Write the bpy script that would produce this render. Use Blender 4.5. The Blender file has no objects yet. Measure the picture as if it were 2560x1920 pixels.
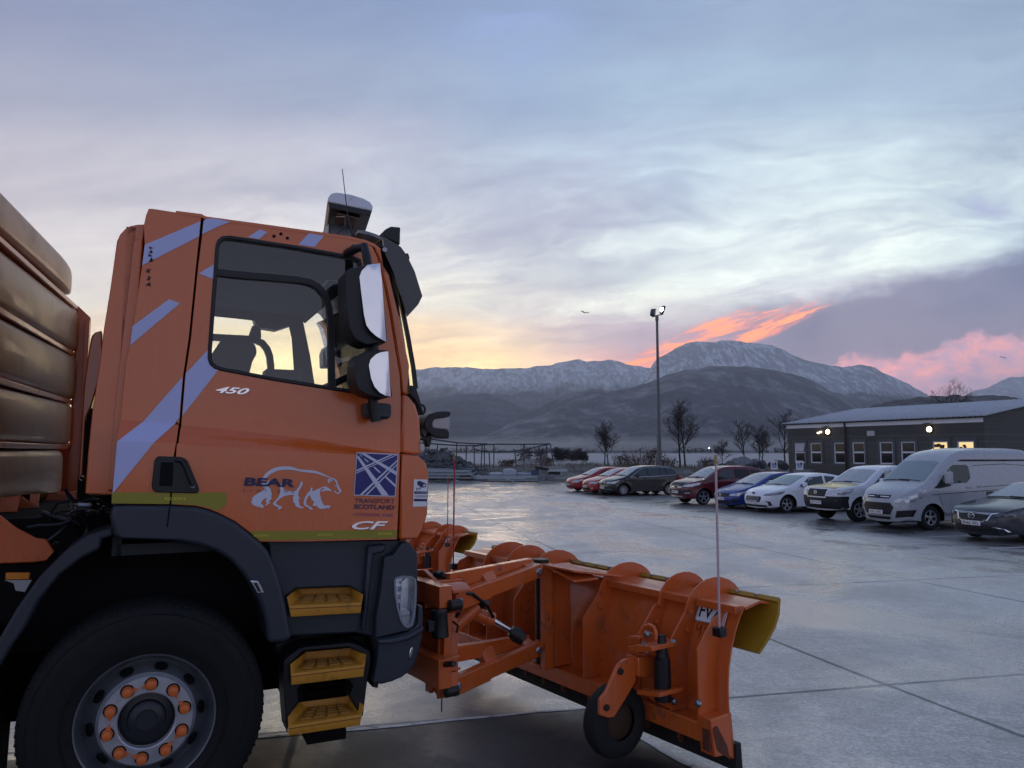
import bpy, bmesh, math, random
from math import sin, cos, tan, pi, radians, sqrt, atan2, exp, hypot
from mathutils import Vector, Matrix, noise as mnoise
from mathutils.geometry import delaunay_2d_cdt

scene = bpy.context.scene
COL = scene.collection

# ------------------------------------------------------------------ camera, world, sun, exposure
F = 1909.5                      # focal length in photo pixels (2560 wide)
HORIZ = 1130.7                  # photo row of the horizon
PITCH = math.atan((HORIZ - 960) / F)
EYE = Vector((0, 0, 1.73))
cam_d = bpy.data.cameras.new('camera')
cam = bpy.data.objects.new('camera', cam_d)
COL.objects.link(cam)
cam_d.sensor_width = 36
cam_d.lens = 36 * F / 2560
cam_d.clip_start = 0.05
cam_d.clip_end = 60000
cam.location = EYE
cam.rotation_euler = (pi / 2 + PITCH, 0, 0)
scene.camera = cam
scene.view_settings.view_transform = 'Standard'
scene.view_settings.look = 'None'
scene.view_settings.gamma = 1
scene.view_settings.exposure = 0.80

SP, CP = sin(PITCH), cos(PITCH)


def ray(sx, sy):
    """world direction of a photo pixel (2560x1920 units)"""
    a, b = (sx - 1280) / F, (960 - sy) / F
    return Vector((a, CP - b * SP, SP + b * CP))


def at_y(sx, sy, Y):
    d = ray(sx, sy)
    return EYE + d * (Y / d.y)


def lin(c):
    c = c / 255
    return c / 12.92 if c <= 0.04045 else ((c + 0.055) / 1.055) ** 2.4


def rgb(r, g, b, k=1.0):
    return (lin(r) * k, lin(g) * k, lin(b) * k, 1)


class N:
    """tiny node-tree helper"""
    def __init__(s, tree):
        s.t = tree
        s.n = tree.nodes
        s.n.clear()

    def add(s, typ, ins=None, **kw):
        nd = s.n.new(typ)
        for k, v in kw.items():
            setattr(nd, k, v)
        for k, v in (ins or {}).items():
            s.set(nd.inputs[k], v)
        return nd

    def set(s, sock, v):
        if hasattr(v, 'links') or isinstance(v, bpy.types.NodeSocket):
            s.t.links.new(v, sock)
        elif isinstance(v, bpy.types.Node):
            s.t.links.new(v.outputs[0], sock)
        else:
            if isinstance(v, (tuple, list)) and len(v) == 3 and sock.type == 'RGBA':
                v = (*v, 1)
            sock.default_value = v

    def m(s, op, a, b=None, c=None, clamp=False):
        nd = s.n.new('ShaderNodeMath')
        nd.operation = op
        nd.use_clamp = clamp
        for i, v in enumerate((a, b, c)):
            if v is not None:
                s.set(nd.inputs[i], v)
        return nd.outputs[0]

    def mix(s, f, a, b, blend='MIX'):
        nd = s.n.new('ShaderNodeMix')
        nd.data_type = 'RGBA'
        nd.blend_type = blend
        nd.clamp_factor = True
        s.set(nd.inputs[0], f)
        s.set(nd.inputs[6], a)
        s.set(nd.inputs[7], b)
        return nd.outputs[2]

    def step(s, v, lo, hi, a=0.0, b=1.0):
        nd = s.n.new('ShaderNodeMapRange')
        nd.interpolation_type = 'SMOOTHSTEP'
        for i, x in enumerate((v, lo, hi, a, b)):
            s.set(nd.inputs[i], x)
        return nd.outputs[0]

    def ramp(s, v, stops, interp='LINEAR'):
        nd = s.n.new('ShaderNodeValToRGB')
        nd.color_ramp.interpolation = interp
        e = nd.color_ramp.elements
        while len(e) < len(stops):
            e.new(0.5)
        for el, (p, c) in zip(e, sorted(stops, key=lambda q: q[0])):
            el.position = p
            el.color = c if len(c) == 4 else (*c, 1)
        s.set(nd.inputs[0], v)
        return nd.outputs[0]

    def noise(s, vec, scale, detail=4, rough=0.5, dist=0.0, out=0):
        nd = s.n.new('ShaderNodeTexNoise')
        if vec is not None:
            s.set(nd.inputs['Vector'], vec)
        nd.inputs['Scale'].default_value = scale
        nd.inputs['Detail'].default_value = detail
        nd.inputs['Roughness'].default_value = rough
        nd.inputs['Distortion'].default_value = dist
        return nd.outputs[out]

    def xyz(s, a, b, c=0.0):
        nd = s.n.new('ShaderNodeCombineXYZ')
        for i, v in enumerate((a, b, c)):
            s.set(nd.inputs[i], v)
        return nd.outputs[0]


SUN_AZ, SUN_EL = radians(-3), radians(3.0)      # glow behind the ridge, just right of the cab


def px_u(x):
    return (x - 1106) / 1650


def px_v(x, y):
    d = ray(x * 1.15732, y * 1.15732)
    return d.z / d.y


def interp_gain(y):
    pts = [(0, 0.72), (200, 0.78), (400, 0.94), (550, 1.14), (650, 1.24), (720, 1.24), (790, 1.6), (900, 1.75)]
    for (a, b), (c, d) in zip(pts, pts[1:]):
        if y <= c:
            return b + (d - b) * (y - a) / (c - a)
    return pts[-1][1]


def make_world():
    w = bpy.data.worlds.new('World')
    scene.world = w
    w.use_nodes = True
    w.cycles.sampling_method = 'MANUAL'
    w.cycles.sample_map_resolution = 256
    k = N(w.node_tree)
    tc = k.add('ShaderNodeTexCoord')
    sp = k.add('ShaderNodeSeparateXYZ', {0: tc.outputs['Generated']})
    X, Y, Z = sp.outputs
    yc = k.m('MAXIMUM', Y, 0.22)
    U, V = k.m('DIVIDE', X, yc), k.m('DIVIDE', Z, yc)
    # cloud warp
    warp = k.noise(k.xyz(k.m('MULTIPLY', U, 1.6), k.m('MULTIPLY', V, 4.0), 3.1), 1.6, 5, 0.55)
    wv = k.m('MULTIPLY', k.m('SUBTRACT', warp, 0.5), 0.10)
    Vw = k.m('ADD', V, wv)
    Uw = k.m('ADD', U, k.m('MULTIPLY', wv, 1.8))
    t = k.m('DIVIDE', k.m('ADD', Uw, 1.2), 2.4, clamp=True)
    rows = [
        (0, [(0, 146, 150, 184), (550, 138, 152, 190), (1106, 134, 153, 194), (1660, 154, 172, 205), (2212, 150, 168, 198)]),
        (200, [(0, 168, 166, 190), (550, 158, 164, 192), (1106, 150, 169, 201), (1660, 166, 187, 213), (2212, 164, 182, 208)]),
        (400, [(0, 190, 178, 190), (550, 186, 180, 194), (1106, 164, 174, 196), (1400, 172, 188, 208), (1660, 196, 208, 219), (2212, 198, 211, 219)]),
        (550, [(0, 204, 190, 192), (550, 202, 190, 194), (1106, 190, 190, 197), (1350, 186, 192, 200), (1660, 216, 223, 223), (1900, 226, 233, 228), (2212, 178, 192, 204)]),
        (650, [(0, 210, 196, 192), (550, 220, 206, 192), (900, 226, 216, 202), (1106, 216, 211, 202), (1300, 202, 200, 200), (1450, 216, 217, 211), (1750, 196, 194, 205), (2212, 150, 152, 185)]),
        (720, [(0, 222, 206, 190), (600, 246, 226, 178), (900, 242, 214, 172), (1106, 216, 198, 180), (1300, 178, 166, 176), (1500, 166, 150, 172), (1660, 152, 140, 174), (2212, 120, 129, 168)]),
        (790, [(0, 232, 214, 184), (600, 252, 230, 168), (900, 248, 206, 156), (1050, 252, 222, 164), (1200, 228, 194, 172), (1350, 222, 162, 154), (1500, 186, 144, 164), (1700, 158, 142, 176), (2212, 140, 138, 176)]),
        (900, [(0, 245, 220, 160), (600, 255, 234, 135), (1050, 255, 215, 135), (1300, 230, 180, 160), (1700, 185, 150, 175), (2212, 158, 146, 183)]),
    ]
    col = None
    prev = None
    def calm(x, r, g, b):
        l = 0.3 * r + 0.59 * g + 0.11 * b
        return (x, r + (l - r) * 0.22 - 9, g + (l - g) * 0.10 - 1, b + (l - b) * 0.06 + 2)
    for y, stops in rows:
        stops = [calm(*q) if y < 700 else q for q in stops]
        g_ = interp_gain(y)
        c = k.ramp(t, [((px_u(x) + 1.2) / 2.4, rgb(*cc, g_)) for x, *cc in stops])
        v = px_v(1106, y)
        if col is None:
            col, prev = c, v
        else:
            col = k.mix(k.step(Vw, prev, v), col, c)
            prev = v
    # streaky cloud layer: soft light and dark veils
    sv = k.xyz(k.m('ADD', k.m('MULTIPLY', U, 3.6), k.m('MULTIPLY', V, -1.6)), k.m('ADD', k.m('MULTIPLY', Vw, 20.0), k.m('MULTIPLY', U, -2.2)), 0.7)
    n1 = k.noise(sv, 1.25, 9, 0.64, 0.7)
    n3 = k.noise(k.xyz(k.m('MULTIPLY', U, 7.0), k.m('MULTIPLY', Vw, 17.0), 2.2), 1.6, 8, 0.66, 0.9)
    n2 = k.noise(k.xyz(k.m('MULTIPLY', U, 2.4), k.m('MULTIPLY', V, 5.0), 9.0), 1.5, 6, 0.55, 0.3)
    veil = k.m('ADD', k.m('ADD', k.m('MULTIPLY', k.m('SUBTRACT', n1, 0.5), 1.45), k.m('MULTIPLY', k.m('SUBTRACT', n3, 0.5), 0.55)), k.m('MULTIPLY', k.m('SUBTRACT', n2, 0.5), 0.75))
    amp = k.step(V, px_v(1106, 120), px_v(1106, 520), 0.28, 1.0)
    amp = k.m('MULTIPLY', amp, k.step(U, -0.7, 0.0, 0.4, 1.0))
    col = k.mix(1.0, col, k.add('ShaderNodeCombineColor', {
        0: k.m('ADD', 1.0, k.m('MULTIPLY', k.m('MULTIPLY', veil, amp), 1.05)),
        1: k.m('ADD', 1.0, k.m('MULTIPLY', k.m('MULTIPLY', veil, amp), 1.0)),
        2: k.m('ADD', 1.0, k.m('MULTIPLY', k.m('MULTIPLY', veil, amp), 0.7))}).outputs[0], 'MULTIPLY')
    # dark smoky patches, centre left
    for (x, y, rx, ry, st, c) in ((1210, 455, 200, 85, 0.85, (140, 145, 170)), (1330, 690, 180, 55, 0.85, (160, 146, 170)), (1180, 640, 100, 40, 0.5, (176, 168, 182)), (2190, 440, 60, 40, 0.8, (140, 150, 185)), (1080, 90, 150, 110, 0.6, (122, 142, 186)), (1230, 330, 160, 50, 0.5, (150, 158, 182)), (700, 330, 260, 60, 0.3, (158, 158, 182))):
        du = k.m('DIVIDE', k.m('SUBTRACT', Uw, px_u(x)), rx / 1650)
        dv = k.m('DIVIDE', k.m('SUBTRACT', Vw, px_v(x, y)), ry / 1650)
        g = k.m('EXPONENT', k.m('MULTIPLY', k.m('ADD', k.m('MULTIPLY', du, du), k.m('MULTIPLY', dv, dv)), -1.0))
        g = k.m('MULTIPLY', k.m('MULTIPLY', g, st), k.step(k.m('ADD', k.m('MULTIPLY', n1, 0.6), k.m('MULTIPLY', n3, 0.4)), 0.66, 0.36))
        col = k.mix(g, col, rgb(*c, 1.25))
    # mauve cloud bank on the right
    fine = k.noise(k.xyz(k.m('MULTIPLY', U, 5.0), k.m('MULTIPLY', V, 9.0), 4.4), 2.2, 6, 0.6)
    edge = k.m('ADD', k.m('MULTIPLY', k.m('SUBTRACT', U, px_u(1681)), 0.21), px_v(1681, 645))
    edge = k.m('ADD', edge, k.m('ADD', k.m('MULTIPLY', k.m('SUBTRACT', fine, 0.5), 0.075), k.m('MULTIPLY', k.m('SUBTRACT', n3, 0.5), 0.05)))
    band = k.step(k.m('SUBTRACT', edge, V), -0.016, 0.030)
    band = k.m('MULTIPLY', band, k.step(U, px_u(1380), px_u(1800)))
    bc = k.ramp(k.m('DIVIDE', k.m('SUBTRACT', V, px_v(1900, 860)), px_v(1900, 560) - px_v(1900, 860), clamp=True),
                [(0, rgb(168, 148, 178, 1.1)), (0.35, rgb(134, 134, 168, 0.80)), (0.6, rgb(114, 126, 162, 0.70)), (1, rgb(112, 128, 166, 0.72))])
    bc = k.mix(k.step(n2, 0.38, 0.66), bc, k.mix(0.22, bc, rgb(186, 170, 190, 1.2)))
    col = k.mix(band, col, bc)
    # lit orange streaks over the summit
    ca, sa = cos(radians(17)), sin(radians(17))
    su = k.m('ADD', k.m('MULTIPLY', U, ca), k.m('MULTIPLY', V, sa))
    svv = k.m('ADD', k.m('MULTIPLY', U, -sa), k.m('MULTIPLY', V, ca))
    st = k.noise(k.xyz(k.m('MULTIPLY', su, 12.0), k.m('MULTIPLY', k.m('ADD', svv, k.m('MULTIPLY', wv, 0.6)), 82.0), 5.0), 1.0, 9, 0.66, 1.1)
    om = None
    for (x, y, rx, ry) in ((1470, 755, 120, 27), (1560, 708, 110, 24), (1690, 690, 110, 26), (1640, 722, 90, 18), (1380, 782, 60, 14)):
        xx = k.m('SUBTRACT', U, px_u(x))
        yy = k.m('SUBTRACT', V, px_v(x, y))
        c2, s2 = cos(radians(19)), sin(radians(19))
        du = k.m('DIVIDE', k.m('ADD', k.m('MULTIPLY', xx, c2), k.m('MULTIPLY', yy, s2)), rx / 1650)
        dv = k.m('DIVIDE', k.m('ADD', k.m('MULTIPLY', xx, -s2), k.m('MULTIPLY', yy, c2)), ry / 1650)
        g = k.m('EXPONENT', k.m('MULTIPLY', k.m('ADD', k.m('MULTIPLY', du, du), k.m('MULTIPLY', dv, dv)), -1.0))
        om = g if om is None else k.m('MAXIMUM', om, g)
    hot = k.step(k.m('ADD', st, k.m('MULTIPLY', om, 0.27)), 0.56, 0.80)
    hot = k.m('MULTIPLY', hot, k.step(om, 0.08, 0.5))
    col = k.mix(k.m('MULTIPLY', k.step(om, 0.15, 0.9), 0.20), col, rgb(214, 150, 150, 1.3))
    col = k.mix(k.m('MULTIPLY', hot, 0.95), col, k.mix(k.step(hot, 0.3, 1.0), rgb(238, 130, 112, 1.4), rgb(255, 148, 88, 1.6)))
    # rosy cumulus right of the mountain
    tops = [(1700, 850), (1790, 800), (1830, 772), (1870, 764), (1915, 776), (1960, 758), (2000, 764), (2030, 756), (2060, 732), (2110, 722), (2160, 720), (2212, 726), (2400, 735)]
    t2 = k.m('DIVIDE', k.m('ADD', U, k.m('MULTIPLY', k.m('SUBTRACT', fine, 0.5), 0.02)), 0.9, clamp=True)
    hh = k.ramp(t2, [(px_u(x) / 0.9, ((px_v(x, y)) * 4,) * 3) for x, y in tops])
    billow = k.noise(k.xyz(k.m('MULTIPLY', U, 20.0), k.m('MULTIPLY', V, 26.0), 2.0), 2.0, 8, 0.66)
    depth = k.m('SUBTRACT', k.m('ADD', k.m('MULTIPLY', hh, 0.25), k.m('MULTIPLY', k.m('SUBTRACT', billow, 0.5), 0.050)), V)
    cm = k.step(depth, -0.006, 0.012)
    cm = k.m('MULTIPLY', cm, k.step(U, px_u(1740), px_u(1830)))
    cm = k.m('MULTIPLY', cm, k.step(depth, 0.02, 0.085, 0.95, 0.18))
    shade = k.step(k.m('ADD', k.noise(k.xyz(k.m('MULTIPLY', U, 17.0), k.m('MULTIPLY', V, 30.0), 7.0), 2.0, 9, 0.68), k.m('MULTIPLY', depth, -1.6)), 0.28, 0.66)
    col = k.mix(cm, col, k.mix(shade, rgb(176, 152, 184, 1.25), rgb(236, 158, 158, 1.4)))
    # overhead sky dim blue-mauve; low band behind the camera brightened to light the lorry
    back = k.mix(k.step(Z, 0.05, 0.62), rgb(150, 152, 172, 1.30), rgb(98, 114, 154))
    col = k.mix(k.step(Y, 0.02, 0.38), back, col)
    col = k.mix(1.0, col, (1.03, 1.0, 0.945), 'MULTIPLY')
    sky = k.add('ShaderNodeTexSky', sky_type='NISHITA', sun_disc=False, sun_elevation=SUN_EL, sun_rotation=SUN_AZ, air_density=1.2, dust_density=1.5)
    b1 = k.add('ShaderNodeBackground', {0: col, 1: 1.0})
    b2 = k.add('ShaderNodeBackground', {0: sky, 1: 0.05})
    mx = k.add('ShaderNodeMixShader', {0: 0.06})
    k.t.links.new(b1.outputs[0], mx.inputs[1])
    k.t.links.new(b2.outputs[0], mx.inputs[2])
    o = k.add('ShaderNodeOutputWorld')
    k.t.links.new(mx.outputs[0], o.inputs[0])


make_world()
sun_d = bpy.data.lights.new('sun', 'SUN')
sun_d.energy = 0.12
sun_d.angle = radians(12)
sun_d.color = (1.0, 0.78, 0.6)
sun = bpy.data.objects.new('sun', sun_d)
COL.objects.link(sun)
sun.rotation_euler = (pi / 2 - SUN_EL, 0, -SUN_AZ + pi)


# ------------------------------------------------------------------ helpers
def tag(o, label=None, cat=None, group=None, kind=None):
    for key, v in (('label', label), ('category', cat), ('group', group), ('kind', kind)):
        if v:
            o[key] = v
    return o


def empty(name, loc, rz=0.0, label=None, cat=None, group=None):
    o = bpy.data.objects.new(name, None)
    COL.objects.link(o)
    o.location = loc
    o.rotation_euler = (0, 0, rz)
    o.empty_display_size = 0.2
    return tag(o, label, cat, group)


def children(o):
    return [c for c in bpy.data.objects if c.parent == o]


def copy_tree(o, parent=None):
    c = o.copy()
    COL.objects.link(c)
    c.parent = parent
    for ch in children(o):
        copy_tree(ch, c)
    return c


def perp(d):
    d = d.normalized()
    a = Vector((0, 0, 1)) if abs(d.z) < 0.9 else Vector((1, 0, 0))
    u = d.cross(a).normalized()
    return u, u.cross(d).normalized()


def fill(outline, holes=(), grid=None, tfm=None):
    """constrained triangulation of a 2D polygon with holes; grid = spacing of extra inner points"""
    vs, es = [], []
    for loop in [outline] + list(holes):
        b = len(vs)
        vs += [Vector(p) for p in loop]
        es += [(b + i, b + (i + 1) % len(loop)) for i in range(len(loop))]
    nb = len(vs)

    def inside(p, poly):
        c = False
        j = len(poly) - 1
        for i in range(len(poly)):
            xi, yi = poly[i][0], poly[i][1]
            xj, yj = poly[j][0], poly[j][1]
            if (yi > p[1]) != (yj > p[1]) and p[0] < (xj - xi) * (p[1] - yi) / (yj - yi) + xi:
                c = not c
            j = i
        return c

    def near(p, lim):
        for a, b in es:
            A, B = vs[a], vs[b]
            d = B - A
            L = d.length_squared or 1e-9
            t = max(0, min(1, (Vector(p) - A).dot(d) / L))
            if (A + d * t - Vector(p)).length < lim:
                return True
        return False
    if grid:
        x0, x1 = min(p[0] for p in outline), max(p[0] for p in outline)
        y0, y1 = min(p[1] for p in outline), max(p[1] for p in outline)
        y = y0 + grid / 2
        r = 0
        while y < y1:
            x = x0 + grid / 2 + (grid / 2 if r % 2 else 0)
            while x < x1:
                if inside((x, y), outline) and not any(inside((x, y), h) for h in holes) and not near((x, y), grid * 0.4):
                    vs.append(Vector((x, y)))
                x += grid
            y += grid * 0.87
            r += 1
    v2, e2, f2, ov, oe, of = delaunay_2d_cdt(vs, es, [], 0, 1e-7)
    # boundary vertex order must survive: build map input -> output
    tris = []
    for f in f2:
        c = Vector((0, 0))
        for i in f:
            c += v2[i]
        c /= len(f)
        if inside(c, outline) and not any(inside(c, h) for h in holes):
            a = sum((v2[f[i]].x * v2[f[(i + 1) % len(f)]].y - v2[f[(i + 1) % len(f)]].x * v2[f[i]].y) for i in range(len(f)))
            tris.append(list(f) if a > 0 else list(reversed(f)))
    inv = {}
    for o_i, srcs in enumerate(ov):
        for s_ in srcs:
            inv[s_] = o_i
    loops = []
    b = 0
    for loop in [outline] + list(holes):
        loops.append([inv[b + i] for i in range(len(loop))])
        b += len(loop)
    return [(v.x, v.y) for v in v2], tris, loops


class MB:
    def __init__(s):
        s.v, s.f = [], []
        s.smooth = []

    def add(s, vs, fs, smooth=False):
        b = len(s.v)
        s.v += [tuple(p) for p in vs]
        s.f += [tuple(b + i for i in f) for f in fs]
        s.smooth += [smooth] * len(fs)

    def box(s, x0, x1, y0, y1, z0, z1, M=None):
        vs = [Vector((x, y, z)) for x in (x0, x1) for y in (y0, y1) for z in (z0, z1)]
        if M is not None:
            vs = [M @ p for p in vs]
        s.add(vs, [(0, 1, 3, 2), (4, 6, 7, 5), (0, 4, 5, 1), (2, 3, 7, 6), (0, 2, 6, 4), (1, 5, 7, 3)])
        return s

    def beam(s, a, b, w, h, up=(0, 0, 1)):
        """square bar from a to b, w across, h along up"""
        a, b = Vector(a), Vector(b)
        d = (b - a).normalized()
        r = d.cross(Vector(up))
        if r.length < 1e-6:
            r = d.cross(Vector((1, 0, 0)))
        r.normalize()
        u = r.cross(d).normalized()
        vs = []
        for p in (a, b):
            for i, j in ((-1, -1), (1, -1), (1, 1), (-1, 1)):
                vs.append(p + r * (i * w / 2) + u * (j * h / 2))
        s.add(vs, [(3, 2, 1, 0), (4, 5, 6, 7), (0, 1, 5, 4), (1, 2, 6, 5), (2, 3, 7, 6), (3, 0, 4, 7)])
        return s

    def tube(s, pts, r, n=10, cap=True):
        pts = [Vector(p) for p in pts]
        rs = r if isinstance(r, (list, tuple)) else [r] * len(pts)
        vs, fs = [], []
        prev = None
        for i, p in enumerate(pts):
            d = (pts[min(i + 1, len(pts) - 1)] - pts[max(i - 1, 0)]).normalized()
            if prev is None:
                u, w = perp(d)
            else:
                u = (prev - d * prev.dot(d))
                u = u.normalized() if u.length > 1e-6 else perp(d)[0]
                w = u.cross(d)
            prev = u
            for j in range(n):
                a = 2 * pi * j / n
                vs.append(p + (u * cos(a) + w * sin(a)) * rs[i])
        for i in range(len(pts) - 1):
            for j in range(n):
                fs.append((i * n + j, i * n + (j + 1) % n, (i + 1) * n + (j + 1) % n, (i + 1) * n + j))
        if cap and n > 2:
            fs.append(tuple(reversed(range(n))))
            fs.append(tuple((len(pts) - 1) * n + j for j in range(n)))
        s.add(vs, fs, True)
        return s

    def lathe(s, prof, axis='Y', n=48, c=(0, 0, 0), sgn=1, caps=False):
        """profile [(radius, along)] spun about axis"""
        vs, fs = [], []
        for r, h in prof:
            for j in range(n):
                a = 2 * pi * j / n
                if axis == 'Y':
                    vs.append((c[0] + r * cos(a), c[1] + sgn * h, c[2] + r * sin(a)))
                elif axis == 'Z':
                    vs.append((c[0] + r * cos(a), c[1] + r * sin(a), c[2] + sgn * h))
                else:
                    vs.append((c[0] + sgn * h, c[1] + r * cos(a), c[2] + r * sin(a)))
        for i in range(len(prof) - 1):
            for j in range(n):
                fs.append((i * n + j, i * n + (j + 1) % n, (i + 1) * n + (j + 1) % n, (i + 1) * n + j))
        if caps and prof[0][0] > 1e-4:
            fs.append(tuple(range(n)))
        if caps and prof[-1][0] > 1e-4:
            fs.append(tuple((len(prof) - 1) * n + j for j in reversed(range(n))))
        s.add(vs, fs, True)
        return s

    def plate(s, outline, P, d0, d1, holes=(), grid=None):
        """2D polygon (a,b) -> solid plate; P(a,b,depth) gives the 3D point; d0 outer face, d1 inner"""
        v2, tris, loops = fill(outline, holes, grid)
        n = len(v2)
        vs = [P(a, b, d0) for a, b in v2] + [P(a, b, d1) for a, b in v2]
        fs = [tuple(t) for t in tris] + [tuple(n + i for i in reversed(t)) for t in tris]
        for lp in loops:
            m = len(lp)
            for i in range(m):
                a, b = lp[i], lp[(i + 1) % m]
                fs.append((b, a, n + a, n + b))
        s.add(vs, fs)
        return s

    def sheet(s, outline, P, holes=(), grid=None, smooth=True):
        v2, tris, loops = fill(outline, holes, grid)
        s.add([P(a, b) for a, b in v2], tris, smooth)
        return s

    def text(s, body, P, height, align='CENTER', bold=0.0, shear=0.0, stretch=1.0, spacing=1.0, extrude=0.0):
        """lettering; P(a,b,c) maps letter-plane coordinates to 3D"""
        cu = bpy.data.curves.new('tmp', 'FONT')
        cu.body = body
        cu.align_x = align
        cu.align_y = 'CENTER'
        cu.size = height / 0.73
        cu.offset = bold * height
        cu.shear = shear
        cu.space_character = spacing
        cu.extrude = extrude
        cu.resolution_u = 3
        ob = bpy.data.objects.new('tmp', cu)
        me = bpy.data.meshes.new_from_object(ob)
        s.add([P(v.co.x * stretch, v.co.y, v.co.z) for v in me.vertices], [tuple(p.vertices) for p in me.polygons])
        bpy.data.objects.remove(ob)
        bpy.data.curves.remove(cu)
        bpy.data.meshes.remove(me)
        return s

    def build(s, name, mat, parent=None, loc=None, bevel=0.0, seg=2, angle=35, fix=True):
        me = bpy.data.meshes.new(name)
        me.from_pydata(s.v, [], s.f)
        for p, sm in zip(me.polygons, s.smooth):
            p.use_smooth = True
        bm = bmesh.new()
        bm.from_mesh(me)
        bmesh.ops.remove_doubles(bm, verts=bm.verts, dist=1e-5)
        if fix:
            bmesh.ops.recalc_face_normals(bm, faces=bm.faces)
        bm.to_mesh(me)
        bm.free()
        me.set_sharp_from_angle(angle=radians(angle))
        me.materials.append(mat)
        o = bpy.data.objects.new(name, me)
        COL.objects.link(o)
        if parent is not None:
            o.parent = parent
        if loc is not None:
            o.location = loc
        if bevel:
            b = o.modifiers.new('bevel', 'BEVEL')
            b.width = bevel
            b.segments = seg
            b.limit_method = 'ANGLE'
            b.angle_limit = radians(40)
            b.harden_normals = False
        return o


def build_each(mb, name, mat, parent=None, **kw):
    """one object per connected piece"""
    par = list(range(len(mb.v)))

    def find(i):
        while par[i] != i:
            par[i] = par[par[i]]
            i = par[i]
        return i
    seen = {}
    for i, q in enumerate(mb.v):
        key = (round(q[0], 4), round(q[1], 4), round(q[2], 4))
        if key in seen:
            par[find(i)] = find(seen[key])
        else:
            seen[key] = i
    for f in mb.f:
        for i in f[1:]:
            par[find(i)] = find(f[0])
    groups = {}
    for f, sm in zip(mb.f, mb.smooth):
        groups.setdefault(find(f[0]), []).append((f, sm))
    out = []
    for g in groups.values():
        ids = sorted({i for f, _ in g for i in f})
        mp = {o: n for n, o in enumerate(ids)}
        m = MB()
        m.v = [mb.v[i] for i in ids]
        m.f = [tuple(mp[i] for i in f) for f, _ in g]
        m.smooth = [sm for _, sm in g]
        out.append(m.build(name, mat, parent, **kw))
    return out


MATS = {}


def mat(name, color, rough=0.5, metal=0.0, coat=0.0, vary=0.08, scale=6.0, rvary=0.12, dirt=None, dirt_amt=0.0, bump=0.0, bscale=60.0, emit=None, estr=0.0, trans=0.0, ior=1.45, alpha=1.0, spec=0.5, coords='Object', detail=5):
    if name in MATS:
        return MATS[name]
    m = bpy.data.materials.new(name)
    m.use_nodes = True
    k = N(m.node_tree)
    tc = k.add('ShaderNodeTexCoord')
    vec = tc.outputs[coords]
    n = k.noise(vec, scale, detail, 0.6)
    c = k.mix(n, tuple(max(0, x * (1 - vary)) for x in color[:3]), tuple(min(1, x * (1 + vary)) for x in color[:3]))
    r = k.m('ADD', rough - rvary / 2, k.m('MULTIPLY', k.noise(vec, scale * 2.3, 4), rvary), clamp=True)
    if dirt:
        d = k.m('MULTIPLY', k.step(k.noise(vec, scale * 1.7, 7, 0.65), 0.5, 0.75), dirt_amt)
        c = k.mix(d, c, dirt)
        r = k.m('ADD', r, k.m('MULTIPLY', d, 0.3), clamp=True)
    p = k.add('ShaderNodeBsdfPrincipled', {'Base Color': c, 'Roughness': r, 'Metallic': metal, 'IOR': ior, 'Alpha': alpha})
    p.inputs['Coat Weight'].default_value = coat
    p.inputs['Coat Roughness'].default_value = 0.08
    p.inputs['Transmission Weight'].default_value = trans
    p.inputs['Specular IOR Level'].default_value = spec
    if emit:
        p.inputs['Emission Color'].default_value = (*emit[:3], 1)
        p.inputs['Emission Strength'].default_value = estr
    if bump:
        b = k.add('ShaderNodeBump', {'Strength': bump, 'Distance': 0.01, 'Height': k.noise(vec, bscale, 4)})
        k.t.links.new(b.outputs[0], p.inputs['Normal'])
    o = k.add('ShaderNodeOutputMaterial')
    k.t.links.new(p.outputs[0], o.inputs[0])
    MATS[name] = m
    return m


REG = {1: (0, 440, .28933), 2: (480, 440, .28933), 3: (0, 840, .28933), 4: (480, 880, .28933), 5: (0, 1320, .36166),
       6: (600, 1280, .28933), 7: (1000, 1260, .30139), 8: (1400, 1320, .36166), 9: (560, 1140, .14467), 10: (700, 1440, .25316),
       11: (0, 1180, .18079), 12: (1040, 1000, .18083)}


def stroke(path, width):
    path = [Vector(p) for p in path]
    L, R = [], []
    for i, p in enumerate(path):
        d = (path[min(i + 1, len(path) - 1)] - path[max(i - 1, 0)]).normalized()
        nrm = Vector((-d.y, d.x)) * width / 2
        L.append(tuple(p + nrm))
        R.append(tuple(p - nrm))
    return L + R[::-1]


def inset(poly, k):
    """shrink a polygon toward the inside by k"""
    n = len(poly)
    area = sum(poly[i][0] * poly[(i + 1) % n][1] - poly[(i + 1) % n][0] * poly[i][1] for i in range(n))
    sg = 1 if area > 0 else -1
    out = []
    for i in range(n):
        a, b, c = Vector(poly[i - 1]), Vector(poly[i]), Vector(poly[(i + 1) % n])
        d1, d2 = (b - a).normalized(), (c - b).normalized()
        n1, n2 = Vector((-d1.y, d1.x)) * sg, Vector((-d2.y, d2.x)) * sg
        m = (n1 + n2)
        m = m / max(0.3, m.length_squared) * 2 if m.length > 1e-6 else n1
        out.append(tuple(b + m * k * 0.5 * 1.0))
    return out


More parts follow.
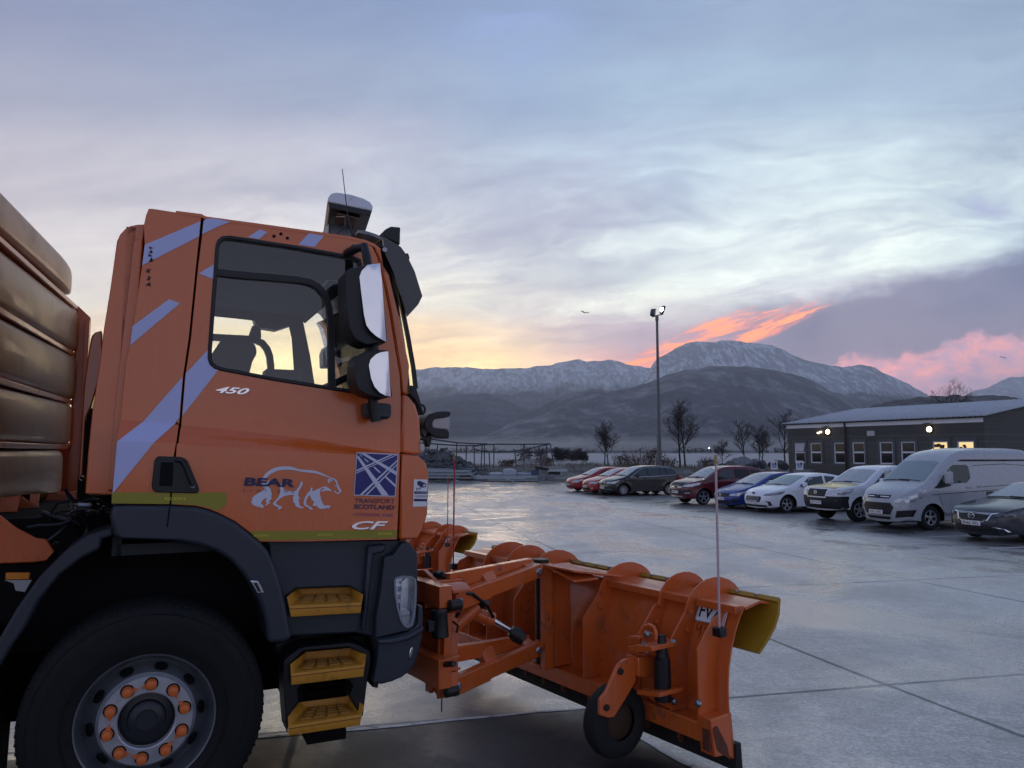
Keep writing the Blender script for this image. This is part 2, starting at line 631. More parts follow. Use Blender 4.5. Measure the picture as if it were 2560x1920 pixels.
def worn_paint(name, color, rough, coat, film, chips, streaks):
    m = bpy.data.materials.new(name)
    m.use_nodes = True
    k = N(m.node_tree)
    P = k.add('ShaderNodeTexCoord').outputs['Object']
    Z = k.add('ShaderNodeSeparateXYZ', {0: P}).outputs[2]
    n = k.noise(P, 3.0, 5, 0.6)
    c = k.mix(n, tuple(x * 0.93 for x in color), tuple(x * 1.06 for x in color))
    run = k.noise(k.add('ShaderNodeMapping', {0: P, 3: (9, 9, 0.9)}).outputs[0], 2.2, 7, 0.68)
    low = k.step(Z, 1.75, 0.75)
    salt = k.m('MULTIPLY', k.m('MULTIPLY', k.step(run, 0.50, 0.72), film), k.m('ADD', 0.25, k.m('MULTIPLY', low, 0.75)))
    c = k.mix(salt, c, (0.34, 0.245, 0.19))
    spray = k.m('MULTIPLY', k.step(k.m('ADD', k.m('MULTIPLY', k.noise(P, 60.0, 4, 0.8), 0.6), k.m('MULTIPLY', k.noise(P, 3.3, 4), 0.4)), 0.57, 0.64), k.m('MULTIPLY', low, film))
    c = k.mix(spray, c, (0.10, 0.06, 0.045))
    ch = k.m('MULTIPLY', k.step(k.m('ADD', k.m('MULTIPLY', k.noise(P, 26.0, 6, 0.75), 0.55), k.m('MULTIPLY', k.noise(P, 4.0, 4), 0.45)), 0.595, 0.63), chips)
    c = k.mix(ch, c, k.mix(k.noise(P, 40.0, 3), (0.05, 0.02, 0.012), (0.16, 0.12, 0.11)))
    gr = k.m('MULTIPLY', k.step(k.noise(P, 2.6, 8, 0.7, 0.8), 0.54, 0.74), streaks)
    c = k.mix(gr, c, (0.17, 0.062, 0.028))
    r = k.m('ADD', rough, k.m('ADD', k.m('MULTIPLY', salt, 0.35), k.m('ADD', k.m('MULTIPLY', ch, 0.35), k.m('MULTIPLY', k.m('SUBTRACT', n, 0.5), 0.16))), clamp=True)
    b = k.add('ShaderNodeBump', {'Strength': 0.10, 'Distance': 0.01, 'Height': k.m('SUBTRACT', k.noise(P, 7.0, 3), k.m('MULTIPLY', ch, 0.5))})
    p = k.add('ShaderNodeBsdfPrincipled', {'Base Color': c, 'Roughness': r, 'Normal': b, 'Coat Weight': k.m('MULTIPLY', k.m('SUBTRACT', 1.0, ch), coat), 'Coat Roughness': 0.10})
    o = k.add('ShaderNodeOutputMaterial')
    k.t.links.new(p.outputs[0], o.inputs[0])
    MATS[name] = m
    return m


def lettering(mb, body, p0, p1, height, P, bold=0.0, shear=0.0, spacing=1.0, extrude=0.0):
    """text whose baseline runs p0 -> p1 exactly"""
    t = MB().text(body, lambda x, y, z: (x, y, z), 1.0, 'LEFT', bold, shear, 1.0, spacing, extrude)
    x0, x1 = min(v[0] for v in t.v), max(v[0] for v in t.v)
    y0, y1 = min(v[1] for v in t.v), max(v[1] for v in t.v)
    d = Vector(p1) - Vector(p0)
    L = d.length
    d.normalize()
    up = Vector((-d.y, d.x))
    vs = []
    for x, y, z in t.v:
        q = Vector(p0) + d * ((x - x0) / (x1 - x0) * L) + up * ((y - y0) / (y1 - y0) * height)
        vs.append(P(q.x, q.y, z))
    mb.add(vs, t.f)
    return mb



ORANGE = worn_paint('orange_paint', (0.60, 0.118, 0.018), 0.26, 0.55, 0.30, 0.0, 0.16)
ORANGE2 = worn_paint('orange_plough_paint', (0.58, 0.112, 0.018), 0.36, 0.25, 0.30, 0.75, 0.62)
REFLECT = mat('reflective_white', (0.46, 0.50, 0.78), 0.35, vary=0.04, scale=4)
LIME = mat('fluorescent_strip', (0.27, 0.235, 0.022), 0.4, vary=0.10, scale=8)
LIMETXT = mat('strip_lettering', (0.66, 0.58, 0.05), 0.4)
DGREY = mat('dark_grey_plastic', (0.026, 0.033, 0.045), 0.42, vary=0.12, scale=5, dirt=(0.03, 0.03, 0.033), dirt_amt=0.35, bump=0.05, bscale=120)
BLACK = mat('black_plastic', (0.008, 0.0085, 0.011), 0.45, vary=0.2, scale=8)
BLACKM = mat('black_matt', (0.004, 0.004, 0.005), 0.75, spec=0.2)
RUBBER = mat('tyre_rubber', (0.004, 0.004, 0.005), 0.8, vary=0.25, scale=9, dirt=(0.012, 0.011, 0.011), dirt_amt=0.5, bump=0.15, bscale=80)
STEEL = mat('painted_rim', (0.15, 0.165, 0.185), 0.38, metal=0.55, vary=0.12, scale=10, dirt=(0.10, 0.09, 0.085), dirt_amt=0.5)
CHROME = mat('polished_steel', (0.72, 0.73, 0.76), 0.18, metal=1.0, vary=0.04, rvary=0.08)
ZINC = mat('zinc_bolt', (0.30, 0.31, 0.34), 0.4, metal=0.9)
YSTEP = mat('yellow_step', (0.50, 0.225, 0.022), 0.5, vary=0.10, scale=9, dirt=(0.10, 0.055, 0.02), dirt_amt=0.65)
NUTCAP = mat('orange_nut_cap', (0.62, 0.14, 0.03), 0.5)
NAVY = mat('navy_print', (0.012, 0.010, 0.075), 0.35)
NAVYL = mat('pale_navy_print', (0.20, 0.085, 0.16), 0.4)
DECALW = mat('white_vinyl', (0.60, 0.62, 0.74), 0.35, vary=0.03)
HOPPER = mat('hopper_panel', (0.40, 0.155, 0.055), 0.42, coat=0.10, vary=0.15, scale=2.5, dirt=(0.30, 0.20, 0.13), dirt_amt=0.5, bump=0.05, bscale=14)
SEATC = mat('seat_fabric', (0.05, 0.06, 0.07), 0.7)
LINER = mat('cab_liner', (0.020, 0.024, 0.030), 0.7)
CLEAR = mat('clear_lens', (0.62, 0.64, 0.68), 0.15, trans=0.12, rvary=0.05)
AMBER = mat('amber_lens', (0.6, 0.20, 0.015), 0.25)
GREASE = mat('oily_steel', (0.03, 0.026, 0.024), 0.45, metal=0.4, vary=0.4, scale=20)


PLATEW = mat('number_plate_white', (0.72, 0.73, 0.76), 0.35, vary=0.03)
PLATEK = mat('plate_letters', (0.012, 0.012, 0.014), 0.4)

# ------------------------------------------------------------------ ground, yard, water, hills
def yard_z(y):
    return (-0.66 * (1 - exp(-max(0.0, y - 3) / 13)) if y > 3 else 0.0) + 0.036 * exp(-((y - 3.2) / 1.6) ** 2)


def smooth(a, b, x):
    t = max(0, min(1, (x - a) / (b - a)))
    return t * t * (3 - 2 * t)


def ground_z(x, y):
    z = yard_z(min(y, 62)) - 0.02
    if y > 61:
        z += smooth(61, 74, y) * (1.0 + 0.25 * mnoise.noise((x * 0.09, y * 0.09, 1.3)))
        z += (mnoise.noise((x * 0.35, y * 0.35, 0)) * 0.16) * smooth(61, 66, y)
        z -= smooth(82, 100, y) * 6.0
        z += smooth(1400, 1520, y) * 6.5 + smooth(1520, 6000, y) * 4
    return z


def on_yard(sx, sy):
    """point of the yard surface seen at a photo pixel"""
    d = ray(sx, sy)
    z = -0.5
    for _ in range(12):
        t = (z - EYE.z) / d.z
        z = yard_z(min(t * d.y, 62))
    p = EYE + d * t
    return Vector((p.x, p.y, z))


def strip_sheet(name, xs, ys, zf, m):
    mb = MB()
    vs = [(x, y, zf(x, y)) for y in ys for x in xs]
    n = len(xs)
    fs = [(j * n + i, j * n + i + 1, (j + 1) * n + i + 1, (j + 1) * n + i) for j in range(len(ys) - 1) for i in range(n - 1)]
    mb.add(vs, fs, True)
    return mb.build(name, m, fix=False, angle=180)


def heath_mat():
    m = bpy.data.materials.new('rough_ground')
    m.use_nodes = True
    k = N(m.node_tree)
    tc = k.add('ShaderNodeTexCoord')
    P = tc.outputs['Object']
    n = k.noise(P, 0.8, 8, 0.7)
    c = k.ramp(n, [(0.3, (0.05, 0.045, 0.04)), (0.5, (0.10, 0.09, 0.075)), (0.62, (0.22, 0.22, 0.23)), (0.75, (0.42, 0.44, 0.48))])
    b = k.add('ShaderNodeBump', {'Strength': 0.8, 'Distance': 0.15, 'Height': k.noise(P, 2.5, 8, 0.75)})
    p = k.add('ShaderNodeBsdfPrincipled', {'Base Color': c, 'Roughness': 0.85, 'Normal': b})
    o = k.add('ShaderNodeOutputMaterial')
    k.t.links.new(p.outputs[0], o.inputs[0])
    return m


def concrete_mat():
    m = bpy.data.materials.new('wet_concrete')
    m.use_nodes = True
    k = N(m.node_tree)
    tc = k.add('ShaderNodeTexCoord')
    P = tc.outputs['Object']
    sp = k.add('ShaderNodeSeparateXYZ', {0: P})
    X, Y, Z = sp.outputs
    # slab joints: two families of lines
    def joints(ang, spacing, off, width, wob=0.05):
        a = radians(ang)
        d = k.m('ADD', k.m('MULTIPLY', X, -sin(a)), k.m('MULTIPLY', Y, cos(a)))
        d = k.m('ADD', d, k.m('MULTIPLY', k.m('SUBTRACT', k.noise(P, 1.1, 5), 0.5), wob))
        d = k.m('ADD', d, off)
        q = k.m('DIVIDE', d, spacing)
        fr = k.m('ABSOLUTE', k.m('SUBTRACT', k.m('SUBTRACT', q, k.m('FLOOR', q)), 0.5))
        return k.m('MULTIPLY', k.m('SUBTRACT', 0.5, fr), spacing), k.m('FLOOR', q)
    d1, i1 = joints(JA[0], JA[1], JA[2], 0.02)
    d2, i2 = joints(JB[0], JB[1], JB[2], 0.02)
    wid = k.m('ADD', 0.014, k.m('MULTIPLY', k.noise(P, 0.9, 4), 0.022))
    j = k.m('MAXIMUM', k.m('SUBTRACT', 1.0, k.step(d1, k.m('MULTIPLY', wid, 0.4), k.m('MULTIPLY', wid, 1.5))),
            k.m('SUBTRACT', 1.0, k.step(d2, k.m('MULTIPLY', wid, 0.4), k.m('MULTIPLY', wid, 1.5))))
    slab = k.add('ShaderNodeTexWhiteNoise', {'Vector': k.xyz(i1, i2, 0.0)}, noise_dimensions='3D').outputs[0]
    big = k.noise(P, 0.22, 6, 0.6, 0.6)
    mid = k.noise(P, 1.4, 7, 0.68, 0.3)
    fine = k.noise(P, 38.0, 5, 0.75)
    grit = k.noise(P, 120.0, 3, 0.7)
    streak = k.noise(k.xyz(k.m('MULTIPLY', X, 0.55), k.m('MULTIPLY', Y, 0.16), 0.0), 1.0, 6, 0.62, 0.5)
    frost = k.step(k.m('ADD', k.m('MULTIPLY', big, 0.45), k.m('ADD', k.m('MULTIPLY', mid, 0.35), k.m('MULTIPLY', streak, 0.35))), 0.44, 0.68)
    base = k.mix(frost, (0.44, 0.44, 0.44), (0.80, 0.80, 0.80))
    base = k.mix(k.m('MULTIPLY', slab, 0.20), base, (0.20, 0.195, 0.195))
    stain = k.step(k.noise(P, 0.55, 8, 0.72, 1.2), 0.56, 0.70)
    base = k.mix(k.m('MULTIPLY', stain, 0.45), base, (0.12, 0.118, 0.12))
    spk = k.step(k.m('ADD', k.m('MULTIPLY', fine, 0.55), k.m('ADD', k.m('MULTIPLY', grit, 0.25), k.m('MULTIPLY', k.noise(P, 11.0, 5, 0.75), 0.22))), 0.43, 0.60)
    base = k.mix(k.m('MULTIPLY', k.m('SUBTRACT', 1.0, spk), 0.72), base, (0.085, 0.085, 0.088))
    # loose dark grit
    vor = k.add('ShaderNodeTexVoronoi', {'Vector': P, 'Scale': 4.5})
    peb = k.m('MULTIPLY', k.m('SUBTRACT', 1.0, k.step(vor.outputs['Distance'], 0.035, 0.06)), k.step(k.noise(P, 0.9, 2), 0.52, 0.6))
    base = k.mix(peb, base, (0.03, 0.028, 0.03))
    # fine cracks and faint tyre tracks
    wob = k.add('ShaderNodeVectorMath', {0: P, 1: k.add('ShaderNodeVectorMath', {0: k.noise(P, 1.7, 5, 0.6, 0, 1), 'Scale': 0.9}, operation='SCALE')}, operation='ADD')
    vc = k.add('ShaderNodeTexVoronoi', {'Vector': wob, 'Scale': 0.17}, feature='DISTANCE_TO_EDGE')
    crack = k.m('MULTIPLY', k.m('SUBTRACT', 1.0, k.step(vc.outputs[0], 0.0012, 0.0042)), k.step(k.noise(P, 0.13, 3), 0.50, 0.56))
    base = k.mix(k.m('MULTIPLY', crack, 0.8), base, (0.05, 0.048, 0.05))
    tq = k.m('ADD', k.m('ADD', k.m('MULTIPLY', X, 0.92), k.m('MULTIPLY', Y, 0.39)), k.m('MULTIPLY', k.noise(P, 0.06, 2), 9.0))
    tw = k.m('ABSOLUTE', k.m('SUBTRACT', k.m('FRACT', k.m('DIVIDE', tq, 2.15)), 0.5))
    track = k.m('MULTIPLY', k.m('SUBTRACT', 1.0, k.step(tw, 0.04, 0.085)), k.step(k.noise(P, 0.09, 4), 0.46, 0.60))
    base = k.mix(k.m('MULTIPLY', track, 0.22), base, (0.13, 0.125, 0.125))
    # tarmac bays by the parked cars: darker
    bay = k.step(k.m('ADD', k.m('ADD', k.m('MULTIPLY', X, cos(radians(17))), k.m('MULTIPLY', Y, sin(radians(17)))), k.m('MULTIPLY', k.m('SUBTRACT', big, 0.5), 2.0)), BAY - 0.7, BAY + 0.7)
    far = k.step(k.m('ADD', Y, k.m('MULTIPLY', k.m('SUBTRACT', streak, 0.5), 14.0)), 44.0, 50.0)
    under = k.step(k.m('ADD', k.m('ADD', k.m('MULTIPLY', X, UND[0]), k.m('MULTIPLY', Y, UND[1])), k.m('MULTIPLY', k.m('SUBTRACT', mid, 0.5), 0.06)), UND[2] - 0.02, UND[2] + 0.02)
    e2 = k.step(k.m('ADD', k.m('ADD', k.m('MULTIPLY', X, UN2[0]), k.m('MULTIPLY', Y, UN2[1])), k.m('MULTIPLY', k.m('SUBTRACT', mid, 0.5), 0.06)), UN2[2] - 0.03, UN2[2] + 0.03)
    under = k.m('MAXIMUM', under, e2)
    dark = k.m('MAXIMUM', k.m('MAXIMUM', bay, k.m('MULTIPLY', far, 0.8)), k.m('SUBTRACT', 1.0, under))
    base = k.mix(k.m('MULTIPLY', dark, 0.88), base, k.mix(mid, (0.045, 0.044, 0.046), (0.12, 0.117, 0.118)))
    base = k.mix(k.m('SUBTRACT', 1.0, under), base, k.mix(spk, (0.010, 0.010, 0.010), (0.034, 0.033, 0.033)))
    base = k.mix(k.m('MULTIPLY', j, 0.85), base, (0.035, 0.033, 0.035))
    wet = k.step(k.m('ADD', k.m('ADD', k.m('MULTIPLY', k.noise(P, 0.33, 7, 0.62, 0.8), 0.55), k.m('MULTIPLY', streak, 0.30)), k.m('ADD', k.m('MULTIPLY', mid, 0.25), k.m('MULTIPLY', track, 0.03))), 0.50, 0.64)
    # shade under and beside the lorry, painted into the concrete colour
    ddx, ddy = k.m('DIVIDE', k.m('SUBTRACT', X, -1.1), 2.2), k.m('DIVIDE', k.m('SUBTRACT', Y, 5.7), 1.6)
    lorry_shade = k.m('ADD', k.m('ADD', k.m('MULTIPLY', ddx, ddx), k.m('MULTIPLY', ddy, ddy)), k.m('MULTIPLY', k.m('SUBTRACT', k.noise(P, 1.0, 7, 0.65), 0.5), 1.5))
    lorry_shade = k.step(lorry_shade, 1.15, 0.55)
    base = k.mix(k.m('MULTIPLY', lorry_shade, 0.72), base, (0.085, 0.083, 0.082))
    base = k.mix(1.0, base, (1.03, 1.0, 0.94), 'MULTIPLY')
    r = k.m('ADD', k.m('SUBTRACT', 0.50, k.m('MULTIPLY', wet, 0.30)), k.m('MULTIPLY', k.m('SUBTRACT', fine, 0.5), 0.34))
    r = k.m('ADD', r, k.m('MULTIPLY', j, 0.25))
    r = k.m('ADD', r, k.m('MULTIPLY', k.m('SUBTRACT', 1.0, under), 0.15), clamp=True)
    base = k.mix(k.m('MULTIPLY', wet, 0.32), base, (0.10, 0.10, 0.104))
    h = k.m('ADD', k.m('ADD', k.m('MULTIPLY', fine, 0.5), k.m('MULTIPLY', grit, 0.3)), k.m('ADD', k.m('MULTIPLY', mid, 0.9), k.m('MULTIPLY', j, -0.9)))
    b = k.add('ShaderNodeBump', {'Strength': 0.55, 'Distance': 0.007, 'Height': h})
    p = k.add('ShaderNodeBsdfPrincipled', {'Base Color': base, 'Roughness': r, 'Normal': b, 'IOR': 1.45, 'Specular IOR Level': k.m('ADD', 0.25, k.m('MULTIPLY', under, 0.35)),
                                           'Coat Weight': k.m('MULTIPLY', k.m('ADD', 0.55, k.m('MULTIPLY', wet, 0.45)), k.m('ADD', 0.15, k.m('MULTIPLY', under, 0.85))), 'Coat IOR': 1.9, 'Coat Roughness': k.m('MULTIPLY', r, 0.75), 'Coat Normal': b})
    o = k.add('ShaderNodeOutputMaterial')
    k.t.links.new(p.outputs[0], o.inputs[0])
    return m


def line_of(p, q):
    """angle (deg) and signed offset of a joint seen between two photo pixels"""
    A, B = on_yard(*p), on_yard(*q)
    a = atan2(B.y - A.y, B.x - A.x)
    return math.degrees(a), -(-A.x * sin(a) + A.y * cos(a))


_a, _o = line_of((1935, 1602), (2560, 1842))
JA = (_a, 4.6, _o + 2.3 - 2.3)
_b, _p = line_of((1818, 1745), (2560, 1685))
JB = (_b, 5.2, _p)
_c = on_yard(2050, 1318)
BAY = _c.x * cos(radians(17)) + _c.y * sin(radians(17))
_u, _v = on_yard(640, 1846), on_yard(1420, 1776)
_n = Vector((-(_v.y - _u.y), _v.x - _u.x)).normalized()
UND = (_n.x, _n.y, _n.x * _u.x + _n.y * _u.y)

_u, _v = on_yard(1598, 1846), on_yard(1760, 1935)
_n = Vector((_v.y - _u.y, -(_v.x - _u.x))).normalized()
if _n.x < 0:
    _n = -_n
UN2 = (_n.x, _n.y, _n.x * _u.x + _n.y * _u.y)

ys = [-40, -20, -10, 0] + [3 + i * 1.5 for i in range(39)] + [60.5 + i * 0.8 for i in range(52)] + [105, 130, 200, 400, 900, 1300, 1400, 1430, 1460, 1490, 1520, 1600, 2000, 3000, 5000, 9000, 16000]
xs = [-16000, -6000, -2000, -600, -200, -100] + [-60 + i * 1.2 for i in range(126)] + [120, 200, 600, 2000, 6000, 16000]
tag(strip_sheet('ground', xs, ys, ground_z, heath_mat()), kind='structure')
yy = [-30, -15, -6, 0] + [3 + i * 1.0 for i in range(59)]
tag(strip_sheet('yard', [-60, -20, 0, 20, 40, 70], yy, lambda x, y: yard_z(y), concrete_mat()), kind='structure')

wm = bpy.data.materials.new('loch_water')
wm.use_nodes = True
k = N(wm.node_tree)
tc = k.add('ShaderNodeTexCoord')
mp = k.add('ShaderNodeMapping', {0: tc.outputs['Object'], 3: (0.05, 0.4, 1)})
b = k.add('ShaderNodeBump', {'Strength': 0.10, 'Distance': 0.2, 'Height': k.noise(mp.outputs[0], 0.6, 5)})
p = k.add('ShaderNodeBsdfPrincipled', {'Base Color': (0.05, 0.06, 0.08, 1), 'Roughness': 0.12, 'IOR': 1.33, 'Normal': b})
o = k.add('ShaderNodeOutputMaterial')
k.t.links.new(p.outputs[0], o.inputs[0])
WZ = -2.5
mb = MB()
mb.add([(-9000, 84, WZ), (9000, 84, WZ), (9000, 1600, WZ), (-9000, 1600, WZ)], [(0, 1, 2, 3)])
tag(mb.build('water', wm), kind='structure')


def hill_mat(name, snow0, snow1, heath=(0.095, 0.095, 0.115), heath2=(0.22, 0.215, 0.235), rock=0.55, sc=1 / 260, snow=(0.90, 0.91, 0.93)):
    m = bpy.data.materials.new(name)
    m.use_nodes = True
    k = N(m.node_tree)
    tc = k.add('ShaderNodeTexCoord')
    P = tc.outputs['Object']
    g = k.add('ShaderNodeNewGeometry')
    Z = k.add('ShaderNodeSeparateXYZ', {0: P}).outputs[2]
    n1 = k.noise(P, sc, 8, 0.62)
    n2 = k.noise(k.add('ShaderNodeMapping', {0: P, 3: (1, 0.32, 0.5)}).outputs[0], sc * 5, 8, 0.66)
    n3 = k.noise(k.add('ShaderNodeMapping', {0: P, 3: (1, 0.22, 0.3)}).outputs[0], sc * 5.5, 9, 0.70, 0.3)
    rg = k.add('ShaderNodeTexNoise', {'Vector': k.add('ShaderNodeMapping', {0: P, 3: (1, 0.22, 0.4)}).outputs[0], 'Scale': sc * 1.5, 'Detail': 9, 'Roughness': 0.62}, noise_type='RIDGED_MULTIFRACTAL').outputs[0]
    sn = k.m('ADD', Z, k.m('MULTIPLY', k.m('SUBTRACT', n1, 0.5), (snow1 - snow0) * 2.2))
    sn = k.m('ADD', sn, k.m('MULTIPLY', k.m('SUBTRACT', n2, 0.5), (snow1 - snow0) * 1.2))
    s = k.step(sn, snow0, snow1)
    crag = k.m('ADD', k.m('MULTIPLY', n3, 0.75), k.m('ADD', k.m('MULTIPLY', n1, 0.45), k.m('MULTIPLY', k.m('SUBTRACT', 1.0, rg), 0.12)))
    bare = k.m('MULTIPLY', k.step(crag, 0.64, 0.75), rock)
    s = k.m('MULTIPLY', s, k.m('SUBTRACT', 1.0, bare))
    hc = k.ramp(k.m('ADD', k.m('MULTIPLY', n1, 0.55), k.m('MULTIPLY', n2, 0.45)), [(0.36, tuple(x * 0.45 for x in heath)), (0.5, heath), (0.62, heath2)])
    c = k.mix(s, hc, snow)
    bp = k.add('ShaderNodeBump', {'Strength': 1.0, 'Distance': 55.0, 'Height': k.m('ADD', n2, k.m('MULTIPLY', rg, 0.5))})
    p = k.add('ShaderNodeBsdfPrincipled', {'Base Color': c, 'Roughness': 0.9, 'Normal': bp, 'Specular IOR Level': 0.1})
    o = k.add('ShaderNodeOutputMaterial')
    k.t.links.new(p.outputs[0], o.inputs[0])
    return m


def interp(pts, x):
    if x <= pts[0][0]:
        return pts[0][1]
    for (x0, y0), (x1, y1) in zip(pts, pts[1:]):
        if x <= x1:
            t = (x - x0) / (x1 - x0)
            return y0 + (y1 - y0) * t
    return pts[-1][1]


def hill(name, prof, r0, rc, m, seed, relief=0.10, cols=220, rows=46, p=1.25, jag=1.0):
    """terrain rising from range r0 to a crest at range rc whose skyline has the given profile"""
    mb = MB()
    x0, x1 = prof[0][0], prof[-1][0]
    vs = []
    for j in range(rows + 6):
        t = j / (rows - 1) if j < rows else 1 + (j - rows + 1) * 0.06
        for i in range(cols):
            xx = x0 + (x1 - x0) * i / (cols - 1)
            yy = interp(prof, xx) + jag * (mnoise.noise((xx * 0.06, seed, 0)) * 2.2 + mnoise.noise((xx * 0.2, seed, 3)) * 0.9)
            top = at_y(xx * 1.15732, yy * 1.15732, rc)
            r = r0 + (rc - r0) * t
            px, py = top.x / rc * r, r
            h = max(top.z, 1)
            if t <= 1:
                f = t ** p
                nz = mnoise.ridged_multi_fractal((px / 900 + seed, py / 1100, 0.3), 0.9, 2.1, 6, 1.0, 2.0)
                fz = mnoise.fractal((px / 260 + seed, py / 260, 0.7), 1.0, 2.0, 5)
                env = (t * (1 - t)) ** 0.8 * 1.6
                z = h * f + h * relief * env * ((nz - 1.1) * 0.9 + fz * 0.5)
                z = min(z, h * (r / rc) * 0.995) if t < 1 else h
            else:
                z = h * (1 - (t - 1) * 1.2)
            vs.append((px, py, z + 0.0 - (2 if t == 0 else 0)))
    n = cols
    fs = [(j * n + i, j * n + i + 1, (j + 1) * n + i + 1, (j + 1) * n + i) for j in range(rows + 5) for i in range(n - 1)]
    mb.add(vs, fs, True)
    return tag(mb.build(name, m, fix=False, angle=180), kind='structure')


hill('snowy_ridge', [(500, 935), (640, 880), (760, 838), (850, 806), (893, 799), (950, 793), (1010, 794), (1060, 797), (1090, 795), (1130, 796), (1160, 789), (1185, 790), (1210, 782), (1246, 776), (1270, 781), (1295, 780), (1320, 776), (1345, 784), (1375, 790), (1400, 794), (1430, 800), (1500, 830), (1600, 880)],
     6200, 9600, hill_mat('ridge_snow', 620, 820, rock=0.55), 3.3, relief=0.16)
hill('snowy_mountain', [(1300, 935), (1360, 872), (1378, 838), (1392, 815), (1403, 802), (1410, 786), (1422, 772), (1440, 765), (1458, 753), (1480, 742), (1500, 738), (1545, 739), (1558, 736), (1590, 735), (1612, 740), (1640, 742), (1668, 745), (1690, 755), (1715, 768), (1740, 778), (1775, 786), (1820, 793), (1858, 788), (1880, 790), (1905, 803), (1930, 815), (1960, 828), (1985, 842), (2003, 853), (2050, 880), (2120, 905)],
     5200, 7600, hill_mat('mountain_snow', 440, 600, rock=0.58, sc=1 / 200), 8.1, relief=0.17, cols=260)
hill('far_snowy_peak', [(2040, 880), (2090, 852), (2105, 842), (2130, 838), (2155, 826), (2180, 816), (2212, 812), (2260, 800), (2350, 790)],
     7000, 9000, hill_mat('far_peak_snow', 480, 560, rock=0.35), 5.5)
hill('heather_hill', [(820, 975), (930, 958), (1000, 941), (1060, 925), (1100, 905), (1140, 893), (1180, 874), (1215, 855), (1245, 846), (1275, 842), (1292, 840), (1312, 846), (1340, 842), (1380, 833), (1410, 823), (1440, 810), (1480, 799), (1530, 792), (1575, 790), (1620, 792), (1670, 800), (1700, 806), (1740, 815), (1770, 830), (1800, 848), (1830, 868), (1860, 885), (1900, 905), (1960, 930), (2080, 960)],
     2300, 4600, hill_mat('heather', 900, 1300, heath=(0.115, 0.113, 0.132), heath2=(0.34, 0.33, 0.34), sc=1 / 330), 1.7, relief=0.22, cols=240)
hill('lower_fell', [(560, 970), (800, 945), (893, 868), (940, 858), (1000, 853), (1050, 850), (1080, 860), (1140, 885), (1200, 915), (1300, 955), (1400, 970)],
     3300, 5600, hill_mat('fell', 760, 1000, heath=(0.085, 0.087, 0.12), heath2=(0.15, 0.15, 0.18)), 12.2, relief=0.10)
hill('brown_hill', [(1700, 945), (1780, 915), (1850, 886), (1890, 874), (1930, 866), (1970, 860), (2010, 857), (2060, 854), (2120, 853), (2160, 855), (2212, 860), (2300, 866), (2400, 880)],
     1600, 2300, hill_mat('brown_moor', 900, 1300, heath=(0.095, 0.085, 0.090), heath2=(0.21, 0.185, 0.18), sc=1 / 120), 20.4, relief=0.08, jag=1.6)

# air
hz = bpy.data.materials.new('haze_air')
hz.use_nodes = True
k = N(hz.node_tree)
pv = k.add('ShaderNodeVolumePrincipled', {'Color': (0.80, 0.85, 0.97, 1), 'Density': 0.000085, 'Anisotropy': 0.6})
o = k.add('ShaderNodeOutputMaterial')
k.t.links.new(pv.outputs[0], o.inputs[1])
mb = MB().box(-9000, 9000, -60, 10400, -9, 1500)
tag(mb.build('haze', hz), kind='stuff')

mi = bpy.data.materials.new('mist_air')
mi.use_nodes = True
k = N(mi.node_tree)
pv = k.add('ShaderNodeVolumePrincipled', {'Color': (0.92, 0.93, 0.96, 1), 'Density': 0.011, 'Anisotropy': 0.0})
o = k.add('ShaderNodeOutputMaterial')
k.t.links.new(pv.outputs[0], o.inputs[1])
tag(MB().box(-1500, 1500, 103, 1420, WZ + 0.05, WZ + 2.3).build('mist', mi), kind='stuff')

m2 = bpy.data.materials.new('far_mist_air')
m2.use_nodes = True
k = N(m2.node_tree)
pv = k.add('ShaderNodeVolumePrincipled', {'Color': (0.90, 0.92, 0.97, 1), 'Density': 0.0007, 'Anisotropy': 0.5})
o = k.add('ShaderNodeOutputMaterial')
k.t.links.new(pv.outputs[0], o.inputs[1])
tag(MB().box(-2600, 2600, 1460, 3000, 6, 34).build('far_mist', m2), kind='stuff')

# ------------------------------------------------------------------ site office
REG[13] = (1940, 980, .28029)
REG[14] = (1380, 1080, .27125)
BA = atan2(-0.88, 0.47)
BX = Vector((cos(BA), sin(BA), 0))
BY = Vector((-sin(BA), cos(BA), 0))
BO = Vector((15.5, 43.0, -0.70))


def bq(x, y, off=0.0, reg=13):
    ox, oy, s = REG[reg]
    d = ray(ox + x * s, oy + y * s)
    t = (off - (EYE - BO).dot(BY)) / d.dot(BY)
    p = EYE + d * t - BO
    return (p.dot(BX), p.z)


